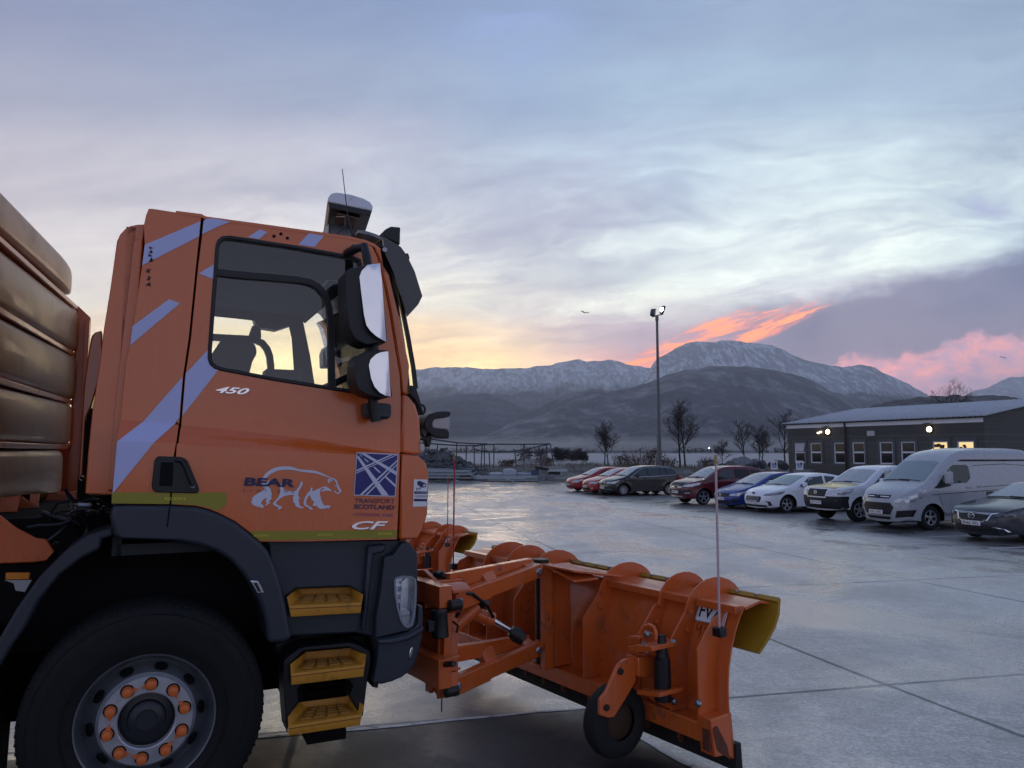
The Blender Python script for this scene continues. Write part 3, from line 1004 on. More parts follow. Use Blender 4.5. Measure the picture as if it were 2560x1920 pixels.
def clad_mat():
    m = bpy.data.materials.new('dark_cladding')
    m.use_nodes = True
    k = N(m.node_tree)
    tc = k.add('ShaderNodeTexCoord')
    P = tc.outputs['Object']
    Z = k.add('ShaderNodeSeparateXYZ', {0: P}).outputs[2]
    q = k.m('MULTIPLY', Z, 1 / 0.165)
    f = k.m('FRACT', q)
    row = k.add('ShaderNodeTexWhiteNoise', {'W': k.m('FLOOR', q)}, noise_dimensions='1D').outputs[0]
    gap = k.m('SUBTRACT', 1.0, k.step(f, 0.02, 0.10))
    grain = k.noise(k.add('ShaderNodeMapping', {0: P, 3: (0.8, 0.8, 9)}).outputs[0], 3.0, 6, 0.7)
    c = k.mix(k.m('ADD', k.m('MULTIPLY', grain, 0.6), k.m('MULTIPLY', row, 0.4)), (0.042, 0.042, 0.042), (0.092, 0.090, 0.086))
    c = k.mix(k.m('MULTIPLY', gap, 0.8), c, (0.008, 0.009, 0.01))
    b = k.add('ShaderNodeBump', {'Strength': 0.6, 'Distance': 0.02, 'Height': f})
    p = k.add('ShaderNodeBsdfPrincipled', {'Base Color': c, 'Roughness': 0.65, 'Normal': b})
    o = k.add('ShaderNodeOutputMaterial')
    k.t.links.new(p.outputs[0], o.inputs[0])
    return m


CLAD = clad_mat()
FRAMEW = mat('white_frame', (0.66, 0.68, 0.72), 0.4, vary=0.04)
TRIMG = mat('grey_trim_board', (0.075, 0.08, 0.085), 0.6, vary=0.15, scale=4)
FROSTROOF = mat('frosted_roof', (0.40, 0.43, 0.47), 0.55, vary=0.10, scale=1.2, dirt=(0.22, 0.235, 0.255), dirt_amt=0.6)
DARKGLASS = mat('dark_window', (0.010, 0.012, 0.015), 0.06, rvary=0.04)
PALEGLASS = mat('pane_reflection', (0.42, 0.40, 0.44), 0.25)  # bright reflection painted as a pale pane colour
WARMGLASS = mat('lit_window', (0.20, 0.16, 0.08), 0.25, vary=0.5, scale=3.0, emit=(1.0, 0.74, 0.34), estr=0.55)
LAMPON = mat('lamp_lit', (1, 0.95, 0.8), 0.4, emit=(1.0, 0.80, 0.46), estr=13.0)

B = empty('site_office', BO, BA, 'long dark clad office with frosted sheet roof and eight windows', 'building')
PB = lambda a, b, d: (a, d, b)
e0, e1 = bq(100, 330), bq(1846, 265)
xc = bq(1862, 400)[0]
zf = (e0[1] + e1[1]) / 2          # underside of the white fascia
wins = [[(165, 455), (258, 455), (262, 628), (170, 626)], [(305, 453), (405, 450), (410, 635), (311, 635)], [(515, 450), (620, 448), (626, 638), (521, 638)], [(680, 447), (790, 445), (795, 640), (685, 641)],
        [(922, 445), (1042, 443), (1048, 643), (928, 645)], [(1112, 443), (1243, 441), (1246, 645), (1119, 646)], [(1398, 445), (1535, 443), (1540, 650), (1402, 650)], [(1618, 443), (1770, 441), (1775, 652), (1622, 652)]]
holes = []
wz = []
for w in wins:
    q = [bq(x, y) for x, y in w]
    xa, xb = (q[0][0] + q[3][0]) / 2, (q[1][0] + q[2][0]) / 2
    za, zb = (q[2][1] + q[3][1]) / 2, (q[0][1] + q[1][1]) / 2
    wz.append((xa, xb, za, zb))
zb_ = sum(w[3] for w in wz) / 8
za_ = sum(w[2] for w in wz) / 8
holes = [[(a, za_), (b, za_), (b, zb_), (a, zb_)] for a, b, _, _ in wz]
MB().plate([(0, 0), (xc, 0), (xc, zf + 0.30), (0, zf + 0.30)], PB, 0.0, 0.2, holes).build('front_wall', CLAD, B)
DW, RISE = 12.0, 0.95
gab = [(0, 0), (DW, 0), (DW, zf + 0.3), (DW / 2, zf + 0.3 + RISE), (0, zf + 0.3)]
MB().plate([(0.2, 0.0)] + [(max(0.2, a), b) for a, b in gab[1:]], lambda a, b, d: (d, a, b), xc - 0.2, xc).build('end_wall', CLAD, B)
MB().plate([(0.2, 0.0)] + [(max(0.2, a), b) for a, b in gab[1:]], lambda a, b, d: (d, a, b), 0.0, 0.2).build('end_wall', CLAD, B)
MB().plate([(0.2, 0), (xc - 0.2, 0), (xc - 0.2, zf + 0.3), (0.2, zf + 0.3)], PB, DW - 0.2, DW).build('rear_wall', CLAD, B)
# profiled roof sheets
vs, fs = [], []
x = -0.25
i = 0
prof = []
while x < xc + 0.25:
    prof += [(x, 0.0), (x + 0.14, 0.0), (x + 0.17, 0.035), (x + 0.22, 0.035)]
    x += 0.25
rowsr = [(-0.28, zf + 0.27), (DW / 2, zf + 0.33 + RISE), (DW + 0.25, zf + 0.27)]
for (yy_, zz_) in rowsr:
    for px_, pz_ in prof:
        vs.append((px_, yy_, zz_ + pz_))
n_ = len(prof)
for j in range(2):
    for i in range(n_ - 1):
        fs.append((j * n_ + i, j * n_ + i + 1, (j + 1) * n_ + i + 1, (j + 1) * n_ + i))
mb = MB()
mb.add(vs, fs)
ro = mb.build('roof', FROSTROOF, B, fix=False)
so = ro.modifiers.new('t', 'SOLIDIFY')
so.thickness = 0.02
MB().box(-0.02, e1[0] + 0.02, -0.05, 0.0, zf, zf + 0.20).build('fascia', FRAMEW, B)
gu = MB().box(-0.2, xc + 0.1, -0.24, -0.06, zf + 0.205, zf + 0.285)
guo = gu.build('gutter', BLACK, B, bevel=0.02)
dx = bq(624, 400)[0]
MB().tube([(dx, -0.09, 0.0), (dx, -0.09, zf + 0.22)], 0.05, 10).build('downpipe', BLACK, B)
for i, (a, b, _, _) in enumerate(wz):
    tr = MB().plate([(a - 0.13, za_ - 0.13), (b + 0.13, za_ - 0.13), (b + 0.13, zb_ + 0.16), (a - 0.13, zb_ + 0.16)], PB, -0.03, 0.0, [[(a, za_), (b, za_), (b, zb_), (a, zb_)]])
    f = MB()
    zm = za_ + (zb_ - za_) * 0.53
    t = 0.055
    f.box(a, b, 0.02, 0.09, za_, za_ + t)
    f.box(a, b, 0.02, 0.09, zb_ - t, zb_)
    f.box(a, a + t, 0.02, 0.09, za_ + t, zb_ - t)
    f.box(b - t, b, 0.02, 0.09, za_ + t, zb_ - t)
    f.box(a + t, b - t, 0.015, 0.085, zm - t * 0.7, zm + t * 0.7)
    fo_ = f.build('window', FRAMEW, B)
    tr.build('window_surround', TRIMG, B)
    up = PALEGLASS if i == 0 else WARMGLASS if i >= 6 else DARKGLASS
    pn = MB()
    pn.box(a + t, b - t, 0.06, 0.07, zm + t * 0.7, zb_ - t)
    if i == 0:
        pn = MB()
        pn.plate([(a + t, zm + t), (b - t, zm + t), (b - t, zb_ - t), (a + t, zb_ - t)], lambda p, q, d: (p, d - (zb_ - q) * 0.25, q), 0.05, 0.06)
    pn.build('pane', up, fo_)
    MB().box(a + t, b - t, 0.06, 0.07, za_ + t, zm - t * 0.7).build('pane', WARMGLASS if i >= 6 else DARKGLASS, fo_)
    if i >= 6:
        it = MB()
        rs = random.Random(i)
        for q in range(4):
            x0_ = a + t + rs.random() * (b - a - 0.4)
            z0_ = zm + 0.1 + rs.random() * 0.2
            it.box(x0_, x0_ + 0.12 + 0.2 * rs.random(), 0.052, 0.058, z0_, z0_ + 0.05 + 0.12 * rs.random())
        it.build('shelf_goods', mat('shelf_brown', (0.10, 0.05, 0.03), 0.6), fo_)
for x, y in ((448, 355), (1352, 332)):
    a, b = bq(x, y, -0.12)
    lm = MB().lathe([(0.0, -0.09), (0.065, -0.08), (0.10, -0.05), (0.115, 0.0)], 'Y', 20, (a, 0, b))
    lo_ = lm.build('wall_lamp', LAMPON, B)
    MB().lathe([(0.20, -0.02), (0.20, 0.0), (0.0, 0.0)], 'Y', 20, (a, 0, b), 1).build('lamp_base', BLACK, lo_)
    MB().beam((a, -0.3, b + 0.24), (a, 0.0, b + 0.30), 0.34, 0.015).build('lamp_hood', BLACK, lo_)
a, b = bq(382, 360, -0.12)
sp_ = MB()
for dx_, dz_ in ((-0.07, -0.03), (0.09, 0.02)):
    sp_.lathe([(0.0, -0.16), (0.045, -0.15), (0.055, -0.05), (0.02, 0.0)], 'Y', 12, (a + dx_, 0, b + dz_))
sp_.box(a - 0.03, a + 0.03, -0.06, 0.0, b - 0.03, b + 0.03)
sp_.build('twin_spotlight', mat('dim_spot', (0.5, 0.45, 0.35), 0.3, emit=(1, 0.8, 0.5), estr=1.5), B)
a, b = bq(845, 370, -0.1)
MB().box(a - 0.2, a + 0.2, -0.14, 0.0, b - 0.13, b + 0.13).build('vent_box', mat('cream_box', (0.42, 0.43, 0.44), 0.5), B, bevel=0.02)
cb = MB()
a0, b0 = bq(155, 690, -0.9)
cb.box(a0, a0 + 1.1, -0.9, -0.5, 0.02, b0)
tag(cb.build('utility_cabinet', mat('grey_cabinet', (0.16, 0.17, 0.18), 0.5), None, bevel=0.02), 'low grey cabinet at the foot of the dark office wall', 'cabinet')
bpy.data.objects['utility_cabinet'].matrix_world = Matrix.Translation(BO) @ Matrix.Rotation(BA, 4, 'Z')

# ------------------------------------------------------------------ parking signs, lamp mast
SIGNW = mat('sign_white', (0.66, 0.68, 0.72), 0.4)
SIGNB = mat('sign_blue', (0.02, 0.06, 0.40), 0.4)
WOODP = mat('grey_post', (0.20, 0.20, 0.20), 0.7, vary=0.2)


REG.setdefault(12, (1040, 1000, .18083))


def spx(reg, x, y, Y):
    ox, oy, s = REG[reg]
    return at_y(ox + x * s, oy + y * s, Y)


for reg, x0, x1, y0, y1, Y, lab in ((14, 2016, 2079, 265, 345, 38.5, 'white parking sign on a post left of the dark office'), (13, 179, 243, 613, 693, 36.5, 'white parking sign on a post under the pale-paned office window')):
    a, b = spx(reg, x0, y0, Y), spx(reg, x1, y1, Y)
    gx = (a.x + b.x) / 2
    gz = yard_z(Y)
    s_ = empty('parking_sign', (gx, Y, gz), 0, lab, 'sign', 'parking signs by the office')
    hw, zt, zl = (b.x - a.x) / 2, a.z - gz, b.z - gz
    MB().box(-0.05, 0.05, 0.02, 0.10, 0, zl + 0.3).build('post', WOODP, s_)
    po_ = MB().box(-hw, hw, -0.01, 0.02, zl, zt).build('sign_panel', SIGNW, s_)
    MB().box(-hw * 0.75, -hw * 0.08, -0.014, -0.01, zl + (zt - zl) * 0.50, zt - 0.08).build('blue_square', SIGNB, po_)
    MB().box(hw * 0.12, hw * 0.72, -0.014, -0.01, zl + (zt - zl) * 0.50, zt - 0.08).build('dark_pictogram', mat('sign_dark', (0.05, 0.045, 0.06), 0.5), po_)
    t = MB().text('P', lambda px_, py_, pz_: (px_ - hw * 0.41, -0.017, py_ + zl + (zt - zl) * 0.70), (zt - zl) * 0.28, bold=0.03)
    t.build('sign_letter', SIGNW, po_)
    t = MB()
    for r in range(2):
        z_ = zl + (zt - zl) * (0.36 - 0.16 * r)
        for c_ in range(3):
            t.box(-hw * 0.7 + c_ * hw * 0.48, -hw * 0.7 + c_ * hw * 0.48 + hw * 0.4, -0.014, -0.01, z_, z_ + 0.05)
    t.build('sign_small_print', mat('print_blue', (0.10, 0.13, 0.35), 0.5), po_)

Y = 62.0
bt = at_y(1424.5 * 1.15732, 1000 * 1.15732, Y)
tp_ = at_y(1420.5 * 1.15732, 684 * 1.15732, Y)
gz = ground_z(bt.x, Y)
LM = empty('lamp_mast', (bt.x, Y, gz), 0, 'tall grey floodlight mast with one lit head behind the parked cars', 'lamp post')
H_ = tp_.z - gz
GALV = mat('galvanised_pole', (0.105, 0.11, 0.12), 0.5, metal=0.3, vary=0.15)
MB().tube([(0, 0, 0), (0, 0, 3.8), (0, 0, 3.85)], [0.17, 0.17, 0.125], 14).tube([(0, 0, 3.8), (0, 0, H_)], [0.125, 0.10], 14).build('mast', GALV, LM)
cr = MB().beam((-0.42, 0, H_ - 0.02), (0.52, 0, H_ + 0.22), 0.10, 0.10)
cr.tube([(0, 0, H_ - 0.35), (0, 0, H_ + 0.05)], 0.14, 12)
cr.build('cross_arm', GALV, LM)
fl = MB().beam((-0.38, -0.10, H_ + 0.08), (-0.24, 0.10, H_ + 0.62), 0.42, 0.20)
fl.build('floodlight', mat('dark_lamp', (0.05, 0.055, 0.06), 0.4), LM, bevel=0.02)
fl = MB().beam((0.36, -0.05, H_ + 0.28), (0.58, 0.05, H_ + 0.86), 0.42, 0.18)
f2 = fl.build('floodlight', mat('dark_lamp', (0.05, 0.055, 0.06), 0.4), LM, bevel=0.02)
MB().lathe([(0.0, -0.10), (0.11, -0.07), (0.16, 0.0)], 'Y', 18, (0.40, -0.13, H_ + 0.56)).build('lamp_face', mat('flood_lit', (1, 1, 1), 0.4, emit=(1.0, 0.95, 0.84), estr=60.0), f2)

# ------------------------------------------------------------------ trees
BARK = mat('winter_bark', (0.030, 0.025, 0.024), 0.85, vary=0.3, scale=3)
TWIG = mat('winter_twigs', (0.040, 0.031, 0.029), 0.85, vary=0.3, scale=3)
TWIG2 = mat('brown_shoots', (0.085, 0.050, 0.030), 0.85, vary=0.3, scale=3)
LEAFD = mat('dark_foliage', (0.032, 0.030, 0.030), 0.8, vary=0.4, scale=0.6)
LEAFB = mat('withered_leaf', (0.060, 0.042, 0.028), 0.85, vary=0.5, scale=1.2)


def bare_tree(loc, h, spread, seed, label, stems=1, lean=0.0, depth=4, group='bare trees along the shore', name='bare_tree', up=0.25, first=0.28, mats=(None, None), width=1.0):
    rs = random.Random(seed)
    R = empty(name, loc, 0, label, 'tree', group)
    tk, cr = MB(), MB()

    def limb(p, d, L, r, lv, wig):
        pts, rr = [p], [r]
        nseg = (7, 4, 3, 2, 2)[lv]
        for i in range(nseg):
            d = (d + Vector((rs.uniform(-1, 1), rs.uniform(-1, 1), rs.uniform(-.5, .9))) * wig).normalized()
            p = p + d * (L / nseg)
            pts.append(p)
            rr.append(max(0.006, r * (1 - 0.75 * (i + 1) / nseg)))
        (tk if lv < 2 else cr).tube(pts, rr, (7, 5, 4, 3, 3)[lv], lv < 2)
        if lv >= depth:
            return
        k = (15, 7, 5, 4)[lv]
        for j in range(k):
            lo = first if lv == 0 else 0.22
            t = lo + (1 - lo) * (j + rs.random()) / k
            i = min(nseg - 1, int(t * nseg))
            q = pts[i] + (pts[i + 1] - pts[i]) * (t * nseg - i)
            dd = (pts[i + 1] - pts[i]).normalized()
            ang = rs.uniform(0, 2 * pi)
            side_ = Vector((cos(ang) * width, sin(ang), 0))
            nd = (dd * rs.uniform(0.55, 0.9) + side_ * rs.uniform(0.6, 1.0) * spread + Vector((0, 0, up * (1 if lv == 0 else .5)))).normalized()
            ln = L * ((0.60 * (1 - 0.62 * t) + 0.05) if lv == 0 else rs.uniform(.38, .62) * (1 - .35 * t))
            limb(q, nd, ln, rr[i] * 0.5 + 0.003, lv + 1, 0.24)

    for s in range(stems):
        o = Vector((s * h * 0.075 - (stems - 1) * h * 0.037, rs.uniform(-.1, .1), -0.15))
        d = Vector((lean + (s - (stems - 1) / 2) * 0.06, 0, 1)).normalized()
        limb(o, d, h * (0.98 if s == 0 else 0.86), h * 0.017, 0, 0.07)
    # scale to the wanted height
    zm = max(v[2] for v in cr.v)
    f = h / zm
    for m_ in (tk, cr):
        m_.v = [(x * (0.5 + 0.5 * f), y * (0.5 + 0.5 * f), z * f) for x, y, z in m_.v]
    tk.build('trunk', mats[0] or BARK, R, fix=False)
    cr.build('crown', mats[1] or TWIG, R, fix=False)
    return R


def foot(xD, Y, dz=0.0):
    x = px_u(xD) * Y
    return (x, Y, ground_z(x, Y) + dz)


def tall(yD, Y, z0):
    return 1.73 + (977 - yD) / 1650 * Y - z0


for xD, topD, Y, sp, seed, st, ln, lab in (
        (1472, 858, 76, 0.75, 12, 2, 0.02, 'tall twin-stemmed bare tree right of the lamp mast'),
        (1309, 905, 76, 0.95, 5, 2, 0.0, 'rounded twin-stemmed bare tree left of the lamp mast'),
        (1555, 948, 77, 0.9, 8, 1, 0.10, 'smallest bare tree, alone between the tall twin tree and the office'),
        (1606, 905, 78, 0.6, 19, 1, -0.03, 'slim bare tree, farthest left of the three beside the office'),
        (1640, 915, 80, 0.8, 23, 2, 0.05, 'bushy bare tree, middle of the three beside the office'),
        (1692, 880, 74, 0.7, 31, 1, 0.04, 'bare tree touching the left end of the office'),
        (2046, 812, 72, 0.8, 40, 1, 0.0, 'ragged bare tree showing above the frosted office roof')):
    f = foot(xD, Y)
    bare_tree(f, tall(topD, Y, f[2]), sp, seed, lab, st, ln)


def bush(loc, w, h, dp, seed, label, name='bush', n=900, leaf=0.10, m=None, group=None, stems=30, cat='bush'):
    rs = random.Random(seed)
    R = empty(name, loc, 0, label, cat, group)
    lf, stm = MB(), MB()
    blobs = [(rs.uniform(-.36, .36) * w, rs.uniform(-.3, .3) * dp, h * rs.uniform(.4, .72), rs.uniform(.2, .34)) for _ in range(9)]
    for i in range(n):
        bx, by, bz, br_ = rs.choice(blobs)
        d = Vector((rs.gauss(0, 1), rs.gauss(0, 1), rs.gauss(0, 1))).normalized() * rs.random() ** 0.4
        c = Vector((bx + d.x * br_ * w, by + d.y * br_ * dp, max(0.05, bz + d.z * br_ * h * 1.1)))
        u, v = perp(Vector((rs.gauss(0, 1), rs.gauss(0, 1), rs.gauss(0, 1))))
        s = leaf * rs.uniform(.5, 1.4)
        lf.add([c - u * s, c + v * s * .6, c + u * s, c - v * s * .6], [(0, 1, 2, 3)])
    for i in range(stems):
        a, r_ = rs.uniform(0, 6.28), rs.random()
        p0 = Vector((rs.uniform(-.3, .3) * w, rs.uniform(-.2, .2) * dp, 0))
        p1 = p0 + Vector((cos(a) * w * .25, sin(a) * dp * .2, h * rs.uniform(.7, 1.25)))
        stm.tube([p0, (p0 + p1) / 2 + Vector((rs.uniform(-.1, .1), 0, .05)), p1], [0.02, 0.013, 0.005], 3, False)
    lf.build('foliage', m or LEAFB, R, fix=False)
    stm.build('stems', TWIG2, R, fix=False)
    return R


# low spit in the loch with evergreen clumps
mb = MB()
vs, fs = [], []
for j in range(9):
    for i in range(61):
        x = -40 + i * 1.6
        y = 196 + j * 3
        e = max(0, 1 - abs(j - 4) / 4) * max(0, min(1, (60 - i) / 12)) * min(1, i / 8 + 0.2)
        vs.append((x, y, WZ - 0.1 + e * (0.7 + 0.3 * mnoise.noise((x * .2, y * .2, 0)))))
for j in range(8):
    for i in range(60):
        fs.append((j * 61 + i, j * 61 + i + 1, (j + 1) * 61 + i + 1, (j + 1) * 61 + i))
mb.add(vs, fs, True)
tag(mb.build('shingle_spit', bpy.data.materials['rough_ground'], fix=False), kind='structure')
bush((px_u(1216) * 205, 205, WZ + .3), 5.4, 5.6, 4, 1, 'dark evergreen tree on the loch spit, nearer the rounded bare tree', 'shore_tree', 1500, 0.28, LEAFD, 'dark trees on the loch spit', 10, 'tree')
bush((px_u(1248) * 205, 204, WZ + .3), 5.0, 5.2, 4, 2, 'dark evergreen tree on the loch spit, overlapping its left neighbour', 'shore_tree', 1500, 0.28, LEAFD, 'dark trees on the loch spit', 10, 'tree')
bush((px_u(1168) * 205, 206, WZ + .3), 4.6, 5.6, 4, 3, 'loose grey tree on the loch spit seen above the bent pipe rail', 'shore_tree', 500, 0.22, LEAFD, 'dark trees on the loch spit', 50, 'tree')
bush((px_u(1135) * 206, 206, WZ + .3), 4.4, 6.0, 4, 4, 'loose grey tree on the loch spit farthest left, behind the pipe rail', 'shore_tree', 500, 0.22, LEAFD, 'dark trees on the loch spit', 50, 'tree')
bush((px_u(1140) * 202, 202, WZ + .3), 8.5, 2.4, 3, 6, 'low dark thicket at the foot of the grey spit trees', 'shore_thicket', 900, 0.2, LEAFD, None, 10)
for i, (xD, w, h, sd, lab) in enumerate(((1345, 2.4, 1.2, 1, 'brown bramble bush beside the rounded bare tree'), (1378, 3.0, 1.6, 2, 'brown bramble bush midway between bare tree and lamp mast'), (1408, 2.4, 1.9, 3, 'tallest brown bramble bush at the lamp mast foot'),
                                        (1440, 2.0, 1.0, 4, 'pale bramble bush right of the lamp mast'), (1530, 2.2, 0.9, 5, 'low frosty bush behind the dark red car roof'), (1180, 2.0, 0.9, 7, 'low dry bush at the right end of the pipe rail'), (1095, 1.8, 0.7, 9, 'low dry bush behind the wrapped bundle'))):
    f = foot(xD, 74 + (i % 3))
    bush(f, w, h, 1.6, sd + 50, lab, 'bramble_bush', 260, 0.075, LEAFB, 'bramble bushes on the bank', 60)

rs = random.Random(9)
wd = MB()
for i in range(330):
    x = rs.uniform(-330, 1000)
    if mnoise.noise((x * 0.012, 2.0, 0)) < -0.12:
        continue
    y = 1490 + rs.uniform(0, 60)
    h = rs.uniform(4, 11)
    for q in range(16):
        c = Vector((x + rs.gauss(0, h * .28), y + rs.gauss(0, 3), 1.0 + h * rs.random() ** 0.8))
        u_, v_ = perp(Vector((rs.gauss(0, 1), rs.gauss(0, 1), rs.gauss(0, 1))))
        sz = rs.uniform(.8, 2.0)
        wd.add([c - u_ * sz, c + v_ * sz * .7, c + u_ * sz, c - v_ * sz * .7], [(0, 1, 2, 3)])
tag(wd.build('shore_woodland', LEAFD, fix=False), kind='stuff')

# frosted grass of the bank
rs = random.Random(77)
gr = MB()
for i in range(9000):
    y = rs.uniform(62.5, 84)
    x = rs.uniform(px_u(880) * y, px_u(1760) * y)
    z = ground_z(x, y)
    if mnoise.noise((x * .35, y * .35, 5)) < -0.15:
        continue
    h = rs.uniform(.12, .45)
    a = rs.uniform(0, 6.28)
    w = 0.03
    dx_, dy_ = cos(a) * w, sin(a) * w
    gr.add([(x - dx_, y - dy_, z), (x + dx_, y + dy_, z), (x + rs.uniform(-.15, .15), y + rs.uniform(-.1, .1), z + h)], [(0, 1, 2)])
tag(gr.build('rough_grass', mat('frosty_grass', (0.16, 0.145, 0.12), 0.9, vary=0.5, scale=0.5), fix=False), kind='stuff')


def rock(mb, c, s, rs):
    bm = bmesh.new()
    bmesh.ops.create_icosphere(bm, subdivisions=2, radius=1)
    off = Vector((rs.uniform(0, 99), rs.uniform(0, 99), 0))
    M = Matrix.Rotation(rs.uniform(0, 6.28), 3, 'Z') @ Matrix.Rotation(rs.uniform(-.5, .5), 3, 'X')
    sc = (rs.uniform(.8, 1.3), rs.uniform(.7, 1.1), rs.uniform(.55, .9))
    # cut facets
    pl = [(Vector((rs.gauss(0, 1), rs.gauss(0, 1), rs.gauss(0, 1))).normalized(), rs.uniform(.42, .78)) for _ in range(11)]
    vs = []
    for v in bm.verts:
        p = v.co.copy()
        for n, d in pl:
            e = p.dot(n) - d
            if e > 0:
                p -= n * e
        p *= 1 + 0.10 * mnoise.noise(p * 2 + off)
        p = M @ Vector((p.x * sc[0], p.y * sc[1], p.z * sc[2])) * s
        vs.append(c + p)
    mb.add(vs, [tuple(v.index for v in f.verts) for f in bm.faces])
    bm.free()


STONE = mat('frosty_stone', (0.15, 0.155, 0.165), 0.85, vary=0.35, scale=2.0, dirt=(0.36, 0.38, 0.41), dirt_amt=0.5, bump=0.3, bscale=8)
STONED = mat('dark_stone', (0.06, 0.06, 0.065), 0.85, vary=0.3, scale=2.0, bump=0.3, bscale=8)
rs = random.Random(15)
blab = ['pale boulder just right of the twin tree trunks', 'squat pale boulder second from the twin tree', 'upright pale boulder with a pointed top', 'broad pale boulder left of the smallest tree', 'small pale stone under the smallest tree', 'large pale boulder right of the smallest tree',
        'dark boulder left of the slim tree', 'wide dark boulder under the bushy tree', 'high dark boulder beside the parking sign', 'dark stone left of the office corner']
for i, (xD, yD, s) in enumerate(((1512, 1000, .5), (1572, 998, .55), (1590, 996, .8), (1608, 994, .85), (1535, 1001, .45), (1628, 995, .75), (1560, 1003, .4), (1648, 1000, .6), (1672, 996, .8), (1690, 999, .7))):
    Y = 66 + (i % 3)
    c = at_y(xD * 1.15732, yD * 1.15732, Y)
    mb = MB()
    rock(mb, Vector((0, 0, 0)), s * 0.95, rs)
    o = mb.build('boulder', STONED if i >= 6 else STONE, None, angle=25)
    o.location = (c.x, c.y, max(ground_z(c.x, Y) + s * .35, c.z - s * .3))
    tag(o, blab[i], 'boulder', 'boulders on the bank')
rb_ = MB()
for i in range(520):
    u = rs.random()
    x = -14 + 12.3 * u
    hgt = 3.1 * min(1, (1 - u) * 3.2) * (1 - 0.12 * abs(sin(x)))
    y = 66 + rs.uniform(-2.6, 2.6) * (0.4 + 0.6 * (1 - u))
    z = -0.7 + hgt * max(0, 1 - abs(y - 67) / 4.2) * rs.uniform(.72, .96)
    rock(rb_, Vector((x, y, z)), rs.uniform(.12, .42), rs)
gv, gf = [], []
for i in range(26):
    for k_ in range(13):
        x = -14 + 12.3 * i / 25
        y = 63.6 + k_ * 0.5
        hgt = 3.1 * min(1, (1 - i / 25) * 3.2) * (1 - 0.12 * abs(sin(x)))
        gv.append((x, y, -0.75 + 0.86 * hgt * max(0, 1 - abs(y - 67) / 4.2) + 0.12 * mnoise.noise((x, y, 0))))
for i in range(25):
    for k_ in range(12):
        gf.append((i * 13 + k_, (i + 1) * 13 + k_, (i + 1) * 13 + k_ + 1, i * 13 + k_ + 1))
rb_.add(gv, gf)
tag(rb_.build('rubble_heap', mat('wet_rubble', (0.085, 0.088, 0.095), 0.8, vary=0.45, scale=2.2, dirt=(0.22, 0.23, 0.25), dirt_amt=0.35, bump=0.3, bscale=8), None, angle=25), kind='stuff')

# bent pipe rails standing by the rubble
PIPE = mat('dark_pipe', (0.05, 0.055, 0.065), 0.45, metal=0.3, vary=0.2)
q12 = lambda pts, Y: [spx(12, x, y, Y) for x, y in pts]
for nm, rails, posts, lab in (
        ('pipe_rail', [([(1700, 640), (1500, 690), (1300, 714), (1100, 718), (900, 704), (810, 676), (778, 655), (830, 635), (960, 616)], 62.0), ([(960, 616), (1100, 610), (1480, 612), (1750, 609), (1855, 604)], 63.5), ([(1855, 604), (1800, 622), (1700, 640)], 62.6)],
         [(805, 664, 805, 940), (945, 618, 945, 945), (1010, 716, 1022, 940), (1075, 612, 1078, 945), (1365, 708, 1388, 945), (1490, 612, 1495, 950), (1695, 640, 1740, 925), (1808, 612, 1813, 925), (1857, 606, 1905, 905)], 'dark oval pipe rail on leaning legs in front of the misty water'),
        ('pipe_rail', [([(20, 590), (250, 607), (560, 628), (800, 630), (920, 622)], 64.0), ([(150, 535), (300, 553), (560, 590), (760, 602), (920, 606), (985, 604)], 62.5), ([(-40, 870), (170, 897), (560, 950), (900, 972), (980, 955)], 61.5)],
         [(140, 560, 118, 820), (300, 612, 285, 900), (565, 592, 552, 940), (697, 632, 690, 945), (915, 612, 900, 960)], 'dark pipe rail with straight legs in front of the rubble heap')):
    m = MB()
    o3 = None
    allp = []
    R = None
    for pts, Y in rails:
        P3 = q12(pts, Y)
        if R is None:
            R = empty(nm, (P3[0].x, P3[0].y, yard_z(62)), 0, lab, 'railing', 'pipe rails by the rubble')
            org = R.location.copy()
        m.tube([p - org for p in P3], 0.055 if len(pts) < 9 else 0.05, 8)
    m.build('rail', PIPE, R)
    for x0, y0, x1, y1 in posts:
        a, b = spx(12, x0, y0, 62.6), spx(12, x1, y1, 62.4)
        MB().tube([a - org, b - org], 0.05, 7).build('leg', PIPE, R)

# stored materials on the yard edge
GAL = mat('frosted_galvanised', (0.30, 0.34, 0.37), 0.5, metal=0.4, vary=0.2, scale=2, dirt=(0.5, 0.53, 0.57), dirt_amt=0.6)
TARP = mat('pale_wrapping', (0.34, 0.38, 0.42), 0.5, vary=0.15, scale=2)
BLUEB = mat('blue_drum', (0.05, 0.08, 0.14), 0.5)
gzY = yard_z(62)


def lump(name, x0, x1, y0, y1, Y, dp, m, label, cat, bevel=0.04, skew=0.0):
    a, b = spx(12, x0, y0, Y), spx(12, x1, y1, Y)
    w, h = b.x - a.x, a.z - b.z
    mb = MB()
    mb.plate([(-w / 2, 0), (w / 2, 0), (w / 2, h * (1 - skew)), (w * 0.1, h), (-w / 2, h * (1 - skew * .4))], lambda p, q, d: (p, d, q), -dp / 2, dp / 2)
    o = mb.build(name, m, None, bevel=bevel)
    o.location = ((a.x + b.x) / 2, Y, b.z)
    tag(o, label, cat)
    return o


